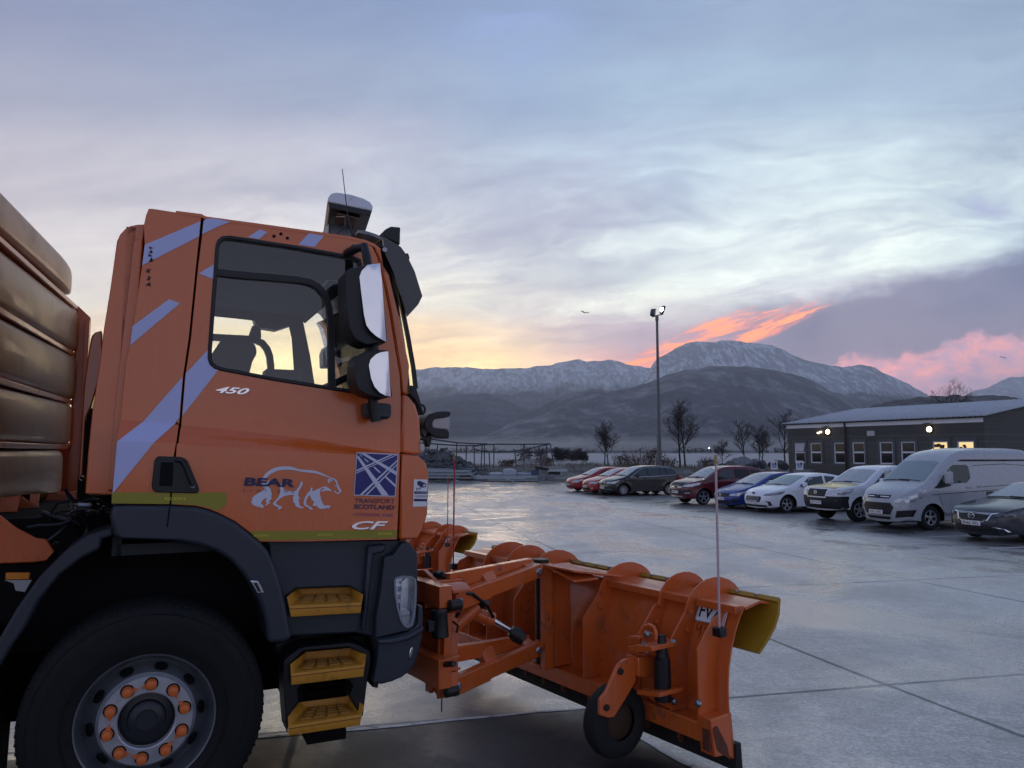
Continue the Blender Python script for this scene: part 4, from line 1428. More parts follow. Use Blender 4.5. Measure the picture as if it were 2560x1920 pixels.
lump('wrapped_bundle', 1205, 1388, 948, 1045, 62.2, 1.6, TARP, 'pale wrapped bundle standing behind the long steel sections', 'bundle', 0.08, 0.25)
lump('tarpaulin_roll', 1012, 1205, 1000, 1042, 62.0, 1.2, TARP, 'low rounded pale sheet roll left of the wrapped bundle', 'roll', 0.12, 0.1)
lump('concrete_block', 1690, 1800, 1034, 1112, 61.0, 1.0, STONE, 'left one of two square grey blocks at the yard edge', 'block', 0.02).__setitem__('group', 'grey blocks at the yard edge')
lump('concrete_block', 1806, 1912, 1036, 1112, 61.0, 1.0, STONE, 'right one of two square grey blocks at the yard edge', 'block', 0.02).__setitem__('group', 'grey blocks at the yard edge')
lump('stacked_sheets', 1815, 2085, 966, 990, 62.6, 1.4, GAL, 'frosted sheets lying flat behind the two grey blocks', 'sheets', 0.01)
lump('sheet_trestle', 1830, 1990, 990, 1030, 62.8, 1.0, STONED, 'dark trestle under the frosted flat sheets', 'trestle', 0.02)
lump('blue_crate', 1590, 1695, 958, 1034, 62.8, 1.0, BLUEB, 'dark blue crate behind the long steel sections', 'crate', 0.03)
o = lump('dark_slab', 1640, 1830, 925, 965, 62.6, 1.2, mat('dark_board', (0.02, 0.018, 0.018), 0.7), 'dark tilted slab leaning above the blue crate', 'slab', 0.01)
o.rotation_euler = (0, radians(10), 0)
lump('folded_cover', 1388, 1590, 1006, 1040, 62.4, 1.2, mat('bluish_cover', (0.26, 0.31, 0.40), 0.5), 'low bluish folded cover right of the wrapped bundle', 'cover', 0.05, 0.1)
for i, (x0, y0, x1, y1, r, lab) in enumerate(((790, 1060, 1690, 1062, .11, 'longest frosted steel section lying across the yard edge'), (800, 1083, 1500, 1086, .07, 'thinner steel section in front of the longest one'), (1145, 1050, 1385, 1140, .05, 'slanting steel section propped from the bundle to the ground'),
                                       (480, 1130, 900, 1133, .05, 'frosted pole lying nearest the steel gratings'), (1000, 1108, 1700, 1110, .04, 'thin pole lying before the grey blocks'), (1700, 1130, 2000, 1132, .05, 'short pole lying below the two grey blocks'), (1240, 1155, 1400, 1157, .06, 'shortest timber lying foremost at the yard edge'), (540, 1105, 650, 1150, .05, 'short bent strip beside the red marker rods'))):
    a, b = spx(12, x0, y0, 61.2 - 0.1 * i), spx(12, x1, y1, 61.0 - 0.1 * i)
    mb = MB().beam(a, b, r * 1.6, r * 1.6)
    o = mb.build('steel_section', GAL, None, bevel=0.01)
    tag(o, lab, 'steel section', 'steel sections on the yard edge')
og = spx(12, 460, 1080, 61.5)
for lay, lab in enumerate(('lowest frosted ladder grating of the stack behind the red marker rods', 'middle frosted ladder grating of the stack behind the red marker rods', 'topmost frosted ladder grating of the stack behind the red marker rods')):
    m = MB()
    z = 0.05 + lay * 0.26
    x0, x1 = -2.1 + lay * .15, 2.0 - lay * .2
    for r in range(4):
        y = -0.8 + r * 0.5
        m.beam((x0, y, z + r * .05), (x1, y, z + r * 0.05), .07, .07)
    for c_ in range(9):
        x = x0 + (x1 - x0) * c_ / 8
        m.beam((x, -0.8, z), (x + 0.35, 0.7, z + .18), .06, .06)
    o = m.build('steel_grating', GAL)
    o.location = og
    tag(o, lab, 'grating', 'stacked steel gratings')
dk_ = lump('timber_stack', 600, 795, 1038, 1100, 61.3, 1.0, mat('old_timber', (0.06, 0.05, 0.045), 0.8), 'dark timber stack between the gratings and the long steel section', 'timber', 0.02, 0.3)

# far lamp, birds
o = MB().lathe([(0, -0.7), (0.5, -0.5), (0.7, 0), (0.5, .5), (0, .7)], 'Z', 12).build('shore_lamp', mat('far_lamp', (1, 1, 1), .5, emit=(1, .95, .85), estr=12.0))
o.location = at_y(1532 * 1.15732, 968 * 1.15732, 1450)
tag(o, 'tiny white light on the far shore right of the twin tree', 'lamp')
for (x, y, Y, s, lab) in ((1262, 676, 60, 1.0, 'small dark bird flying left of the lamp mast'), (2166, 773, 90, 1.0, 'small dark bird against the pink cloud')):
    mb = MB()
    mb.tube([(-0.16, 0, 0), (0, 0, 0.02), (0.18, 0, 0)], [0.01, 0.05, 0.01], 8)
    mb.add([(0, 0, .02), (0.08, 0, .02), (0.10, 0.18, .14), (0.0, 0.42, .08)], [(0, 1, 2, 3)])
    mb.add([(0, 0, .02), (0.08, 0, .02), (0.10, -0.18, .14), (0.0, -0.42, .08)], [(3, 2, 1, 0)])
    o = mb.build('bird', BLACKM, None, fix=False)
    o.location = at_y(x * 1.15732, y * 1.15732, Y)
    o.rotation_euler = (0.3, 0, radians(60))
    tag(o, lab, 'bird', 'birds in flight')

# ------------------------------------------------------------------ painted lines and drain covers
LINEP = mat('worn_line_paint', (0.62, 0.62, 0.64), 0.5, vary=0.2, scale=6, dirt=(0.12, 0.12, 0.125), dirt_amt=1.0)


def ground_strip(name, pts, w, m, kind='structure', jag=0.0):
    P = [on_yard(*p) for p in pts]
    fine_ = []
    for a, b in zip(P, P[1:]):
        n = max(2, int((b - a).length / 0.25))
        fine_ += [a + (b - a) * i / n for i in range(n)]
    fine_.append(P[-1])
    rs = random.Random(len(pts) * 7 + int(P[0].x * 100))
    vs, fs = [], []
    for i, p in enumerate(fine_):
        d = (fine_[min(i + 1, len(fine_) - 1)] - fine_[max(i - 1, 0)]).normalized()
        s_ = Vector((-d.y, d.x, 0)) * (w / 2)
        for k_ in (-1, 1):
            q = p + s_ * k_ * (1 + jag * rs.uniform(-1, 1))
            vs.append((q.x, q.y, yard_z(q.y) + 0.005))
    for i in range(len(fine_) - 1):
        fs.append((2 * i, 2 * i + 1, 2 * i + 3, 2 * i + 2))
    mb = MB()
    mb.add(vs, fs, True)
    o = mb.build(name, m, None, fix=False, angle=180)
    o['kind'] = kind
    return o


ground_strip('painted_line', [(560, 1852), (640, 1845), (1000, 1815), (1240, 1790), (1420, 1775)], 0.042, LINEP, jag=0.6)
ground_strip('painted_line', [(1598, 1846), (1660, 1880), (1760, 1935)], 0.04, LINEP, jag=0.8)
FWD = Vector((-cos(radians(17.5)), -sin(radians(17.5)), 0))
for i, (x, y) in enumerate(((2130, 1313), (2320, 1343), (1920, 1290), (1790, 1272), (1660, 1250), (1580, 1243), (1530, 1236), (1490, 1231), (2470, 1372))):
    p = on_yard(x, y)
    vs = []
    for s_, t_ in ((0, -.05), (0, .05), (-4.6, .05), (-4.6, -.05)):
        q = p + FWD * s_ + Vector((FWD.y, -FWD.x, 0)) * t_
        vs.append((q.x, q.y, yard_z(q.y) + 0.005))
    mb = MB()
    mb.add(vs, [(0, 1, 2, 3)])
    o = mb.build('bay_line', LINEP, None, fix=False)
    o['kind'] = 'structure'

# ------------------------------------------------------------------ parked cars
from mathutils.bvhtree import BVHTree
HEAD = radians(197.5)
CF_ = Vector((cos(HEAD), sin(HEAD), 0))
CL_ = Vector((-sin(HEAD), cos(HEAD), 0))
CARGLASS = mat('car_glass', (0.012, 0.016, 0.018), 0.05, rvary=0.03)
PRIVACY = mat('privacy_glass', (0.006, 0.007, 0.008), 0.06, rvary=0.03)
FROSTG = mat('frosted_screen', (0.20, 0.27, 0.29), 0.30, vary=0.10, scale=3)
SEMIF = mat('misted_screen', (0.34, 0.37, 0.39), 0.28, vary=0.25, scale=2)
SIDEF = mat('misted_side_glass', (0.045, 0.062, 0.066), 0.12, vary=0.2, scale=2)
CTYRE = mat('car_tyre', (0.014, 0.014, 0.015), 0.8)
ALLOY = mat('alloy_wheel', (0.42, 0.44, 0.47), 0.32, metal=0.7, vary=0.1)
ALLOYD = mat('dark_alloy', (0.10, 0.105, 0.11), 0.35, metal=0.6)
TRIM = mat('car_black_trim', (0.012, 0.012, 0.014), 0.55)
LAMPG = mat('car_headlamp', (0.50, 0.53, 0.57), 0.12, metal=0.35, vary=0.35, scale=9)
LAMPDK = mat('car_headlamp_dark', (0.12, 0.13, 0.14), 0.12, metal=0.5, vary=0.6, scale=12)
TAILR = mat('tail_lamp', (0.30, 0.012, 0.018), 0.2)
UNDERB = mat('car_underside', (0.006, 0.006, 0.007), 0.9, spec=0.1)


def paint(name, c, rough=0.25, frost=0.0):
    return mat(name, c, rough, coat=0.4, vary=0.03, scale=2, dirt=(0.5, 0.52, 0.56) if frost else None, dirt_amt=frost)


def car(name, label, contact, which, S):
    L, W, fo, wb, r = S['L'], S['W'], S['fo'], S['wb'], S['r']
    top = S['top']
    hw = W / 2
    zb = S.get('belt', 0.95)
    tum = S.get('tum', 0.34)
    p = on_yard(*contact)
    org = p - CL_ * (hw - 0.08) if which == 'near' else p + CL_ * (hw - 0.08)
    slope = 0.0
    R = empty(name, (org.x, org.y, yard_z(org.y) + 0.0), HEAD, label, S.get('cat', 'car'), 'vehicles parked in the row')
    # refined top profile
    prof = []
    marks = {}
    for i, (a, b) in enumerate(top):
        if i:
            a0, b0 = top[i - 1]
            n = max(1, int(hypot(a - a0, b - b0) / 0.13))
            for j in range(1, n + 1):
                prof.append((a0 + (a - a0) * j / n, b0 + (b - b0) * j / n))
        else:
            prof.append((a, b))
        marks[i] = len(prof) - 1
    # smooth the profile a little
    for _ in range(2):
        prof = [prof[0]] + [((prof[i - 1][0] + 2 * prof[i][0] + prof[i + 1][0]) / 4, (prof[i - 1][1] + 2 * prof[i][1] + prof[i + 1][1]) / 4) for i in range(1, len(prof) - 1)] + [prof[-1]]
    segs = list(zip(prof, prof[1:]))
    pf, kf = S.get('pf', 0.75), S.get('kf', 0.30)
    rr = S.get('round', 0.075)

    def dist(x, z):
        m = 9
        for (x0, z0), (x1, z1) in segs:
            dx, dz = x1 - x0, z1 - z0
            t = max(0, min(1, ((x - x0) * dx + (z - z0) * dz) / (dx * dx + dz * dz + 1e-9)))
            m = min(m, hypot(x0 + dx * t - x, z0 + dz * t - z))
        return m

    def Wd(x, z, rnd=True):
        b = hw
        if x < pf:
            b -= hw * kf * (1 - max(0, x) / pf) ** 2.2
        if x > L - 0.5:
            b -= hw * 0.16 * ((x - (L - 0.5)) / 0.5) ** 2
        if z > zb:
            b -= tum * (z - zb)
        if z < 0.5:
            b -= 0.10 * (0.5 - z)
        b += 0.018 * exp(-((z - (zb - 0.1)) / 0.09) ** 2)
        for xa in (fo, fo + wb):
            d = hypot(x - xa, z - r)
            b += 0.022 * exp(-((d - r - 0.07) / 0.07) ** 2)
        if rnd:
            d = min(1, dist(x, z) / rr)
            b -= rr * 0.75 * (1 - sqrt(max(0, 1 - (1 - d) ** 2)))
        return b
    # side outline with wheel arches
    zl = S.get('sill', 0.24)
    ra = r + 0.065
    out = list(prof)
    a0 = math.asin(max(-1, min(1, (zl - r) / ra)))
    for xa in (fo + wb, fo):
        for i in range(15):
            t = a0 + (pi - 2 * a0) * i / 14
            out.append((xa + ra * cos(t), r + ra * sin(t)))
    v2, tris, loops = fill(out, (), 0.13)
    body = MB()
    n = len(v2)
    wv = [Wd(a, b) for a, b in v2]
    X = lambda a: fo - a
    body.add([(X(a), w, b) for (a, b), w in zip(v2, wv)], [tuple(reversed(t)) for t in tris], True)
    body.add([(X(a), -w, b) for (a, b), w in zip(v2, wv)], [tuple(t) for t in tris], True)
    m = 11
    crown = S.get('crown', 0.035)

    def nrm(i):
        a, b = prof[max(0, i - 1)], prof[min(len(prof) - 1, i + 1)]
        d = Vector((b[0] - a[0], b[1] - a[1]))
        if d.length < 1e-6:
            return Vector((0, 1))
        d.normalize()
        return Vector((-d.y, d.x))

    def strip_pt(fi, s, off=0.0):
        i = min(len(prof) - 2, int(fi))
        t = fi - i
        a = prof[i][0] + (prof[i + 1][0] - prof[i][0]) * t
        b = prof[i][1] + (prof[i + 1][1] - prof[i][1]) * t
        nn = (nrm(i) * (1 - t) + nrm(i + 1) * t).normalized()
        w = Wd(prof[i][0], prof[i][1]) * (1 - t) + Wd(prof[i + 1][0], prof[i + 1][1]) * t
        nose = 1 + 1.6 * max(0, 1 - a / 0.35) + 0.6 * max(0, 1 - (L - a) / 0.4)
        k_ = crown * nose * (1 - s * s) + off
        return (X(a + nn.x * k_), s * w, b + nn.y * k_)
    vs, fs = [], []
    for i in range(len(prof)):
        for j in range(m):
            s = -1 + 2 * j / (m - 1)
            vs.append(strip_pt(i if i < len(prof) - 1 else len(prof) - 1 - 1e-6, s))
    for i in range(len(prof) - 1):
        for j in range(m - 1):
            fs.append((i * m + j, i * m + j + 1, (i + 1) * m + j + 1, (i + 1) * m + j))
    body.add(vs, fs, True)
    bo = body.build('body', S['paint'], R, angle=42)
    bvh = BVHTree.FromPolygons([Vector(q) for q in body.v], body.f)

    def cast(o, d, off):
        loc, n_, _, _ = bvh.ray_cast(Vector(o), Vector(d), 6)
        if loc is None:
            return None
        if n_.dot(Vector(d)) > 0:
            n_ = -n_
        return loc + (n_ * 0.5 - Vector(d) * 0.5).normalized() * off
    MB().box(X(0.28), X(L - 0.3), -hw + 0.26, hw - 0.26, zl - 0.04, 0.75).box(X(0.5), X(L - 0.5), -hw + 0.10, hw - 0.10, zl + 0.01, zl + 0.05).build('underside', UNDERB, R)

    def dens(poly, st=0.05):
        o_ = []
        for (a, b), (c, d) in zip(poly, poly[1:] + poly[:1]):
            n_ = max(1, int(hypot(c - a, d - b) / st))
            o_ += [(a + (c - a) * i_ / n_, b + (d - b) * i_ / n_) for i_ in range(n_)]
        return o_

    def side(poly, off=0.006, sides=(1, -1), grid=0.08):
        mb = MB()
        for sg in sides:
            v, t, _ = fill(dens(poly), (), grid)
            mb.add([cast((X(a), sg * 3, b), (0, -sg, 0), off) or (X(a), sg * (Wd(a, b, True) + off), b) for a, b in v], [tuple(q) if sg < 0 else tuple(reversed(q)) for q in t], True)
        return mb

    def strip(i0, i1, s0, s1, off=0.006, s0b=None, s1b=None, k=9):
        f0 = marks[i0] if isinstance(i0, int) else i0
        f1 = marks[i1] if isinstance(i1, int) else i1
        mb = MB()
        s0b = s0 if s0b is None else s0b
        s1b = s1 if s1b is None else s1b
        v, f = [], []
        for i in range(k):
            t = i / (k - 1)
            for j in range(k):
                u = j / (k - 1)
                sa, sb = s0 + (s0b - s0) * t, s1 + (s1b - s1) * t
                v.append(strip_pt(f0 + (f1 - f0) * t, sa + (sb - sa) * u, off))
        for i in range(k - 1):
            for j in range(k - 1):
                f.append((i * k + j, i * k + j + 1, (i + 1) * k + j + 1, (i + 1) * k + j))
        mb.add(v, f, True)
        return mb
    nose_end = marks[S['hood']]

    def fz(z):
        """profile parameter of the nose at height z"""
        for i in range(nose_end + 3):
            z0, z1 = prof[i][1], prof[i + 1][1]
            if min(z0, z1) <= z <= max(z0, z1) and z1 != z0:
                return i + (z - z0) / (z1 - z0)
        return nose_end

    def front(poly, off=0.008, grid=0.045):
        mb = MB()
        v, t, _ = fill(dens(poly, 0.04), (), grid)
        pts = []
        for y, z in v:
            h_ = cast((fo + 2, y, z), (-1, 0, 0), off)
            if h_ is None or h_.x < fo - 1.2:
                h_ = Vector(strip_pt(fz(z), max(-1, min(1, y / Wd(*prof[min(len(prof) - 2, int(fz(z)))]))), off))
            pts.append(h_)
        mb.add(pts, t, True)
        return mb
    both = lambda poly: [poly, [(-y, z) for y, z in poly][::-1]]
    # glass
    ws0, ws1 = S['ws']
    strip(marks[ws0] + 0.3, marks[ws1] - 0.3, -0.90, 0.90, 0.007, -0.86, 0.86).build('windscreen', S.get('screen', CARGLASS), R, fix=False, angle=180)
    MB().tube([strip_pt(marks[ws0] - 0.2, s, 0.02) for s in (-.85, -.4, 0.0, .35)], 0.014, 6).tube([strip_pt(marks[ws0] + 0.1, s, 0.025) for s in (-.1, .3, .8)], 0.012, 6).build('wiper', TRIM, R)
    for i, poly in enumerate(S['win']):
        for sg in (1, -1):
            side(poly, 0.007, (sg,)).build('side_window', S.get('glass', CARGLASS) if i < S.get('clear', 9) else PRIVACY, R, fix=False, angle=180)
    if 'rearwin' in S:
        a, b = S['rearwin']
        strip(marks[a] + .3, marks[b] - .3, -.82, .82, 0.006).build('rear_window', CARGLASS, R, fix=False, angle=180)
    if S.get('chrome_line'):
        for sg in (1, -1):
            q = S['chrome_line']
            mb = MB().tube([(X(a), sg * (Wd(a, b) + 0.008), b) for a, b in q], 0.014, 6)
            mb.build('window_trim', CHROME, R)
    # lamps, grille, trim
    for poly in S.get('lamp', []):
        for sg in (1, -1):
            side(poly, 0.012, (sg,)).build('headlamp', S.get('lampm', LAMPG), R, fix=False, angle=180)
    for kind, poly in S.get('front', []):
        sym = kind.endswith('2')
        mt = {'g': TRIM, 'c': CHROME, 'l': S.get('lampm', LAMPG), 'k': TRIM, 'w': LAMPG, 'd': PRIVACY}[kind[0]]
        nm = {'g': 'grille', 'c': 'chrome_bar', 'l': 'headlamp', 'k': 'bumper_trim', 'w': 'fog_lamp', 'd': 'air_intake'}[kind[0]]
        off = 0.006 + 0.0025 * S['front'].index((kind, poly))
        for q in (both(poly) if sym else [poly]):
            front(q, off).build(nm, mt, R, fix=False, angle=180)
    for nm, mt, poly in S.get('sides', []):
        for sg in (1, -1):
            side(poly, 0.007, (sg,)).build(nm, mt, R, fix=False, angle=180)
    if S.get('slats'):
        z0, z1, yw, nS_ = S['slats']
        mb = MB()
        for i in range(nS_):
            z = z0 + (z1 - z0) * (i + .5) / nS_
            f = fz(z)
            w = Wd(*prof[min(len(prof) - 2, int(f))])
            q = [cast((fo + 2, y, z), (-1, 0, 0), 0.024) or Vector(strip_pt(f, max(-1, min(1, y / w)), 0.022)) for y in (-yw, -yw * .5, 0, yw * .5, yw)]
            mb.tube(q, 0.008, 5)
        mb.build('grille_bar', S.get('slatm', ALLOYD), R)
    if S.get('badge'):
        z, kind = S['badge']
        q = tuple(cast((fo + 2, 0, z), (-1, 0, 0), 0.034) or strip_pt(fz(z), 0, 0.03))
        mb = MB()
        if kind == 'oval':
            mb.lathe([(0.0, 0.0), (0.075, 0.0), (0.075, 0.012), (0.0, 0.014)], 'X', 24, q)
            mb.v = [(x, q[1] + (y - q[1]) * 1.2, q[2] + (zz - q[2]) * .55) for x, y, zz in mb.v]
            mb.build('badge', mat('badge_blue', (0.02, 0.03, 0.10), 0.3), R)
        elif kind == 'rings':
            for sx, sy in ((0.075, 0.05), (0.038, 0.05), (0.055, 0.022)):
                c_ = [(q[0], q[1] + sx * cos(t * pi / 12), q[2] + sy * sin(t * pi / 12) + (0.02 if sy < .03 else 0)) for t in range(25)]
                mb.tube(c_, 0.008, 6)
            mb.build('badge', CHROME, R)
        elif kind == 'wing':
            c_ = [(q[0], q[1] + 0.085 * cos(t * pi / 12), q[2] + 0.068 * sin(t * pi / 12)) for t in range(25)]
            mb.tube(c_, 0.009, 6)
            mb.tube([(q[0] + .004, q[1] - .075, q[2] + .03), (q[0] + .01, q[1] - .03, q[2] + .02), (q[0] + .012, q[1], q[2] - .02), (q[0] + .01, q[1] + .03, q[2] + .02), (q[0] + .004, q[1] + .075, q[2] + .03)], 0.009, 6)
            mb.build('badge', CHROME, R)
        elif kind == 'h':
            for dy in (-.045, .045):
                mb.beam((q[0], dy, q[2] - .05), (q[0], dy * 1.2, q[2] + .05), .02, .02)
            mb.beam((q[0], -.045, q[2]), (q[0], .045, q[2]), .02, .02)
            mb.build('badge', CHROME, R)
    if 'plate' in S:
        body_txt, z = S['plate']
        q = cast((fo + 2, 0, z), (-1, 0, 0), 0.0) or strip_pt(fz(z), 0, 0.0)
        xq = q[0] + 0.03
        np_ = MB().box(xq - 0.03, xq, -0.26, 0.26, z - 0.056, z + 0.056).build('number_plate', PLATEW, R, bevel=0.004)
        t = MB()
        lettering(t, body_txt, (-0.235, z - 0.04), (0.235, z - 0.04), 0.08, lambda a, b, zz: (xq + 0.003, a, b), bold=0.02)
        t.build('plate_lettering', PLATEK, np_)
    # shut lines, handles, mirrors
    sh = MB()
    for pth in S.get('lines', []):
        for sg in (1, -1):
            poly = stroke(pth, 0.016)
            v, t, _ = fill(poly, (), 0.3)
            sh.add([(X(a), sg * (Wd(a, b) + 0.004), b) for a, b in v], [tuple(q) for q in t], True)
    if sh.v:
        sh.build('shut_line', TRIM, bo, fix=False)
    for (a, b) in S.get('handles', []):
        for sg in (1, -1):
            w = Wd(a, b)
            MB().box(X(a) - 0.10, X(a) + 0.10, min(sg * w, sg * (w + .03)), max(sg * w, sg * (w + .03)), b - 0.02, b + 0.02).build('door_handle', S.get('handlem', S['paint']), bo, bevel=0.012)
    a, b = S['mirror']
    ms = S.get('msize', 1.0)
    for sg in (1, -1):
        w = Wd(a, b)
        mb = MB()
        y0, y1 = sorted((sg * (w + 0.06), sg * (w + 0.06 + 0.17 * ms)))
        mb.box(X(a) - 0.07, X(a) + 0.06, y0, y1, b - 0.01, b + 0.16 * ms * S.get('mtall', 1.0))
        mo_ = mb.build('door_mirror', S.get('mirm', S['paint']), R, bevel=0.035, seg=3)
        y0, y1 = sorted((sg * (w - 0.02), sg * (w + 0.10)))
        MB().box(X(a) - 0.04, X(a) + 0.03, y0, y1, b - 0.03, b + 0.03).build('mirror_arm', TRIM, mo_, bevel=0.01)
    if S.get('tail'):
        for sg in (1, -1):
            side(S['tail'], 0.008, (sg,)).build('tail_lamp', TAILR, R, fix=False, angle=180)
    for nm, mt, i0, i1, s0, s1, s0b, s1b in S.get('strips', []):
        strip(i0, i1, s0, s1, 0.005, s0b, s1b).build(nm, mt, R, fix=False, angle=180)
    # wheels
    tw = S.get('tw', 0.20)
    ri = r * S.get('rimf', 0.68)
    ty = MB().lathe([(ri, tw / 2 - 0.01), (ri + 0.012, tw / 2), (r * .88, tw / 2 + 0.006), (r * .96, tw / 2 - 0.012), (r, tw / 2 - 0.04), (r, -tw / 2 + 0.04), (r * .95, -tw / 2 + .01), (ri, -tw / 2)], 'Y', 40)
    wh = ty.build('wheel', CTYRE, R)
    rm = MB().lathe([(ri + .002, tw / 2 - 0.012), (ri - 0.006, tw / 2 - 0.004), (ri - 0.020, tw / 2 - 0.012), (ri - 0.024, tw / 2 - 0.06), (ri - 0.03, -tw / 2 + .02)], 'Y', 40)
    ns = S.get('spokes', 5)
    tw2 = S.get('twin', False)
    for i in range(ns):
        a = 2 * pi * i / ns + 0.3
        for da in ((-0.11, 0.11) if tw2 else (0,)):
            p0 = Vector((cos(a + da * .6) * 0.045, tw / 2 - 0.03, sin(a + da * .6) * 0.045))
            p1 = Vector((cos(a + da) * (ri - 0.012), tw / 2 - 0.014, sin(a + da) * (ri - 0.012)))
            rm.beam(p0, p1, S.get('spw', 0.045), 0.022, (0, 1, 0))
    rm.lathe([(0.0, tw / 2 - 0.012), (0.03, tw / 2 - 0.012), (0.055, tw / 2 - 0.022), (0.06, tw / 2 - .05)], 'Y', 20)
    ro_ = rm.build('rim', S.get('rimm', ALLOY), wh)
    MB().lathe([(0.0, tw / 2 - 0.075), (ri - 0.02, tw / 2 - 0.075)], 'Y', 24).build('brake_disc', UNDERB, ro_)
    first = True
    for xa in (0.0, -wb):
        for sg in (1, -1):
            if first:
                c_ = wh
                first = False
            else:
                c_ = copy_tree(wh, R)
            c_.location = (xa, sg * (hw - 0.06 - tw / 2), r)
            c_.rotation_euler = (0, 0, 0 if sg > 0 else pi)
    for nm, mb, mt in (S['extra'](X, Wd, strip_pt, marks, fz) if 'extra' in S else []):
        mb.build(nm, mt, R)
    return R


hatch = [(0.14, 0.19), (0.02, 0.32), (0.0, 0.50), (0.05, 0.66), (0.30, 0.78), (0.98, 0.95), (1.08, 0.97), (1.95, 1.38), (2.35, 1.45), (3.05, 1.44), (3.65, 1.33), (4.02, 1.02), (4.15, 0.90), (4.22, 0.62), (4.18, 0.28)]
small_red = dict(L=4.22, W=1.77, fo=0.90, wb=2.58, r=0.315, belt=0.92, top=hatch, hood=4, ws=(6, 7), rearwin=(10, 11),
                 win=[[(1.42, 0.93), (2.02, 1.29), (2.55, 1.34), (2.55, 0.95)], [(2.65, 0.95), (2.65, 1.34), (3.15, 1.32), (3.62, 1.05), (3.5, 0.97)]],
                 lamp=[[(0.10, 0.60), (0.14, 0.68), (0.62, 0.78), (0.50, 0.66), (0.25, 0.58)]], tail=[(4.0, 0.75), (4.02, 0.95), (4.17, 0.85), (4.2, 0.72)],
                 lines=[[(1.45, 0.90), (1.42, 0.30)], [(2.6, 0.92), (2.58, 0.28)]], handles=[(2.35, 0.84)], mirror=(1.52, 0.92), screen=SEMIF)
RED1 = paint('red_paint', (0.30, 0.014, 0.012))
car('parked_car', 'red hatchback with a tall dark grille, leftmost in the row', (1443.7, 1226.5), 'far', dict(small_red, paint=RED1, plate=('SF06 KXO', 0.44), spokes=5,
    front=[('g', [(-.30, .60), (.30, .60), (.24, .27), (-.24, .27)]), ('k2', [(.38, .30), (.66, .31), (.66, .22), (.40, .22)]), ('l2', [(.48, .57), (.80, .58), (.80, .68), (.50, .66)])], slats=(.30, .58, .24, 5)))
car('parked_car', 'red hatchback with a low mouth, second in the row beside the black people carrier', (1485.8, 1231.9), 'far', dict(small_red, paint=paint('bright_red_paint', (0.34, 0.018, 0.016)), plate=('ST13 WVK', 0.42), spokes=5, rimm=ALLOYD,
    front=[('g', [(-.26, .62), (.26, .62), (.20, .52), (-.20, .52)]), ('k', [(-.50, .36), (.50, .36), (.56, .24), (-.56, .24)]), ('w2', [(.56, .36), (.72, .37), (.72, .31), (.58, .30)]), ('l2', [(.46, .58), (.80, .60), (.80, .69), (.52, .68)])]))
mpv = [(0.14, 0.20), (0.02, 0.32), (0.0, 0.55), (0.04, 0.72), (0.30, 0.86), (0.98, 1.03), (1.06, 1.05), (1.90, 1.51), (2.35, 1.60), (3.20, 1.60), (4.00, 1.52), (4.32, 1.18), (4.47, 0.98), (4.55, 0.62), (4.50, 0.28)]
car('parked_car', 'black people carrier with a chrome window line, third in the row', (1559, 1239.5), 'near', dict(L=4.55, W=1.80, fo=0.86, wb=2.78, r=0.33, belt=1.0, top=mpv, hood=4, ws=(6, 7), rearwin=(10, 11), paint=paint('black_paint', (0.006, 0.007, 0.009), 0.18),
    win=[[(1.30, 1.02), (1.98, 1.44), (2.28, 1.48), (2.28, 1.05)], [(2.36, 1.05), (2.36, 1.49), (3.05, 1.50), (3.05, 1.07)], [(3.12, 1.08), (3.12, 1.50), (3.42, 1.49), (3.42, 1.09)], [(3.52, 1.10), (3.52, 1.47), (3.95, 1.42), (4.12, 1.22), (4.0, 1.12)]], glass=SIDEF,
    chrome_line=[(1.22, 1.00), (2.0, 1.47), (2.4, 1.53), (3.2, 1.54), (3.95, 1.46), (4.18, 1.22), (4.02, 1.10), (2.6, 1.03), (1.22, 1.00)],
    lamp=[[(0.10, 0.66), (0.12, 0.74), (0.62, 0.86), (0.52, 0.74), (0.28, 0.66)]], lampm=LAMPG, plate=('SL17 OYD', 0.42),
    front=[('c2', [(.02, .73), (.30, .72), (.27, .52), (.02, .53)]), ('g2', [(.035, .715), (.285, .705), (.255, .535), (.035, .545)]), ('k', [(-.62, .36), (.62, .36), (.60, .22), (-.60, .22)]), ('l2', [(.42, .65), (.84, .66), (.84, .75), (.44, .74)]), ('c2', [(.30, .36), (.74, .37), (.74, .345), (.30, .335)])],
    slats=(.54, .70, .25, 4), lines=[[(1.32, 1.0), (1.36, 0.30)], [(2.32, 1.02), (2.30, 0.28)], [(3.1, 1.05), (3.2, 0.6)]], handles=[(2.12, 0.93), (3.0, 0.95)], mirror=(1.62, 1.03), screen=SEMIF, spokes=10, twin=True, spw=0.022, tail=[(4.14, 0.86), (4.15, 1.08), (4.42, 1.0), (4.5, 0.86)]))
suv = [(0.16, 0.28), (0.04, 0.42), (0.0, 0.62), (0.02, 0.84), (0.22, 0.98), (0.98, 1.13), (1.06, 1.15), (1.85, 1.60), (2.25, 1.69), (3.20, 1.69), (3.95, 1.62), (4.28, 1.25), (4.42, 1.05), (4.52, 0.66), (4.46, 0.36)]
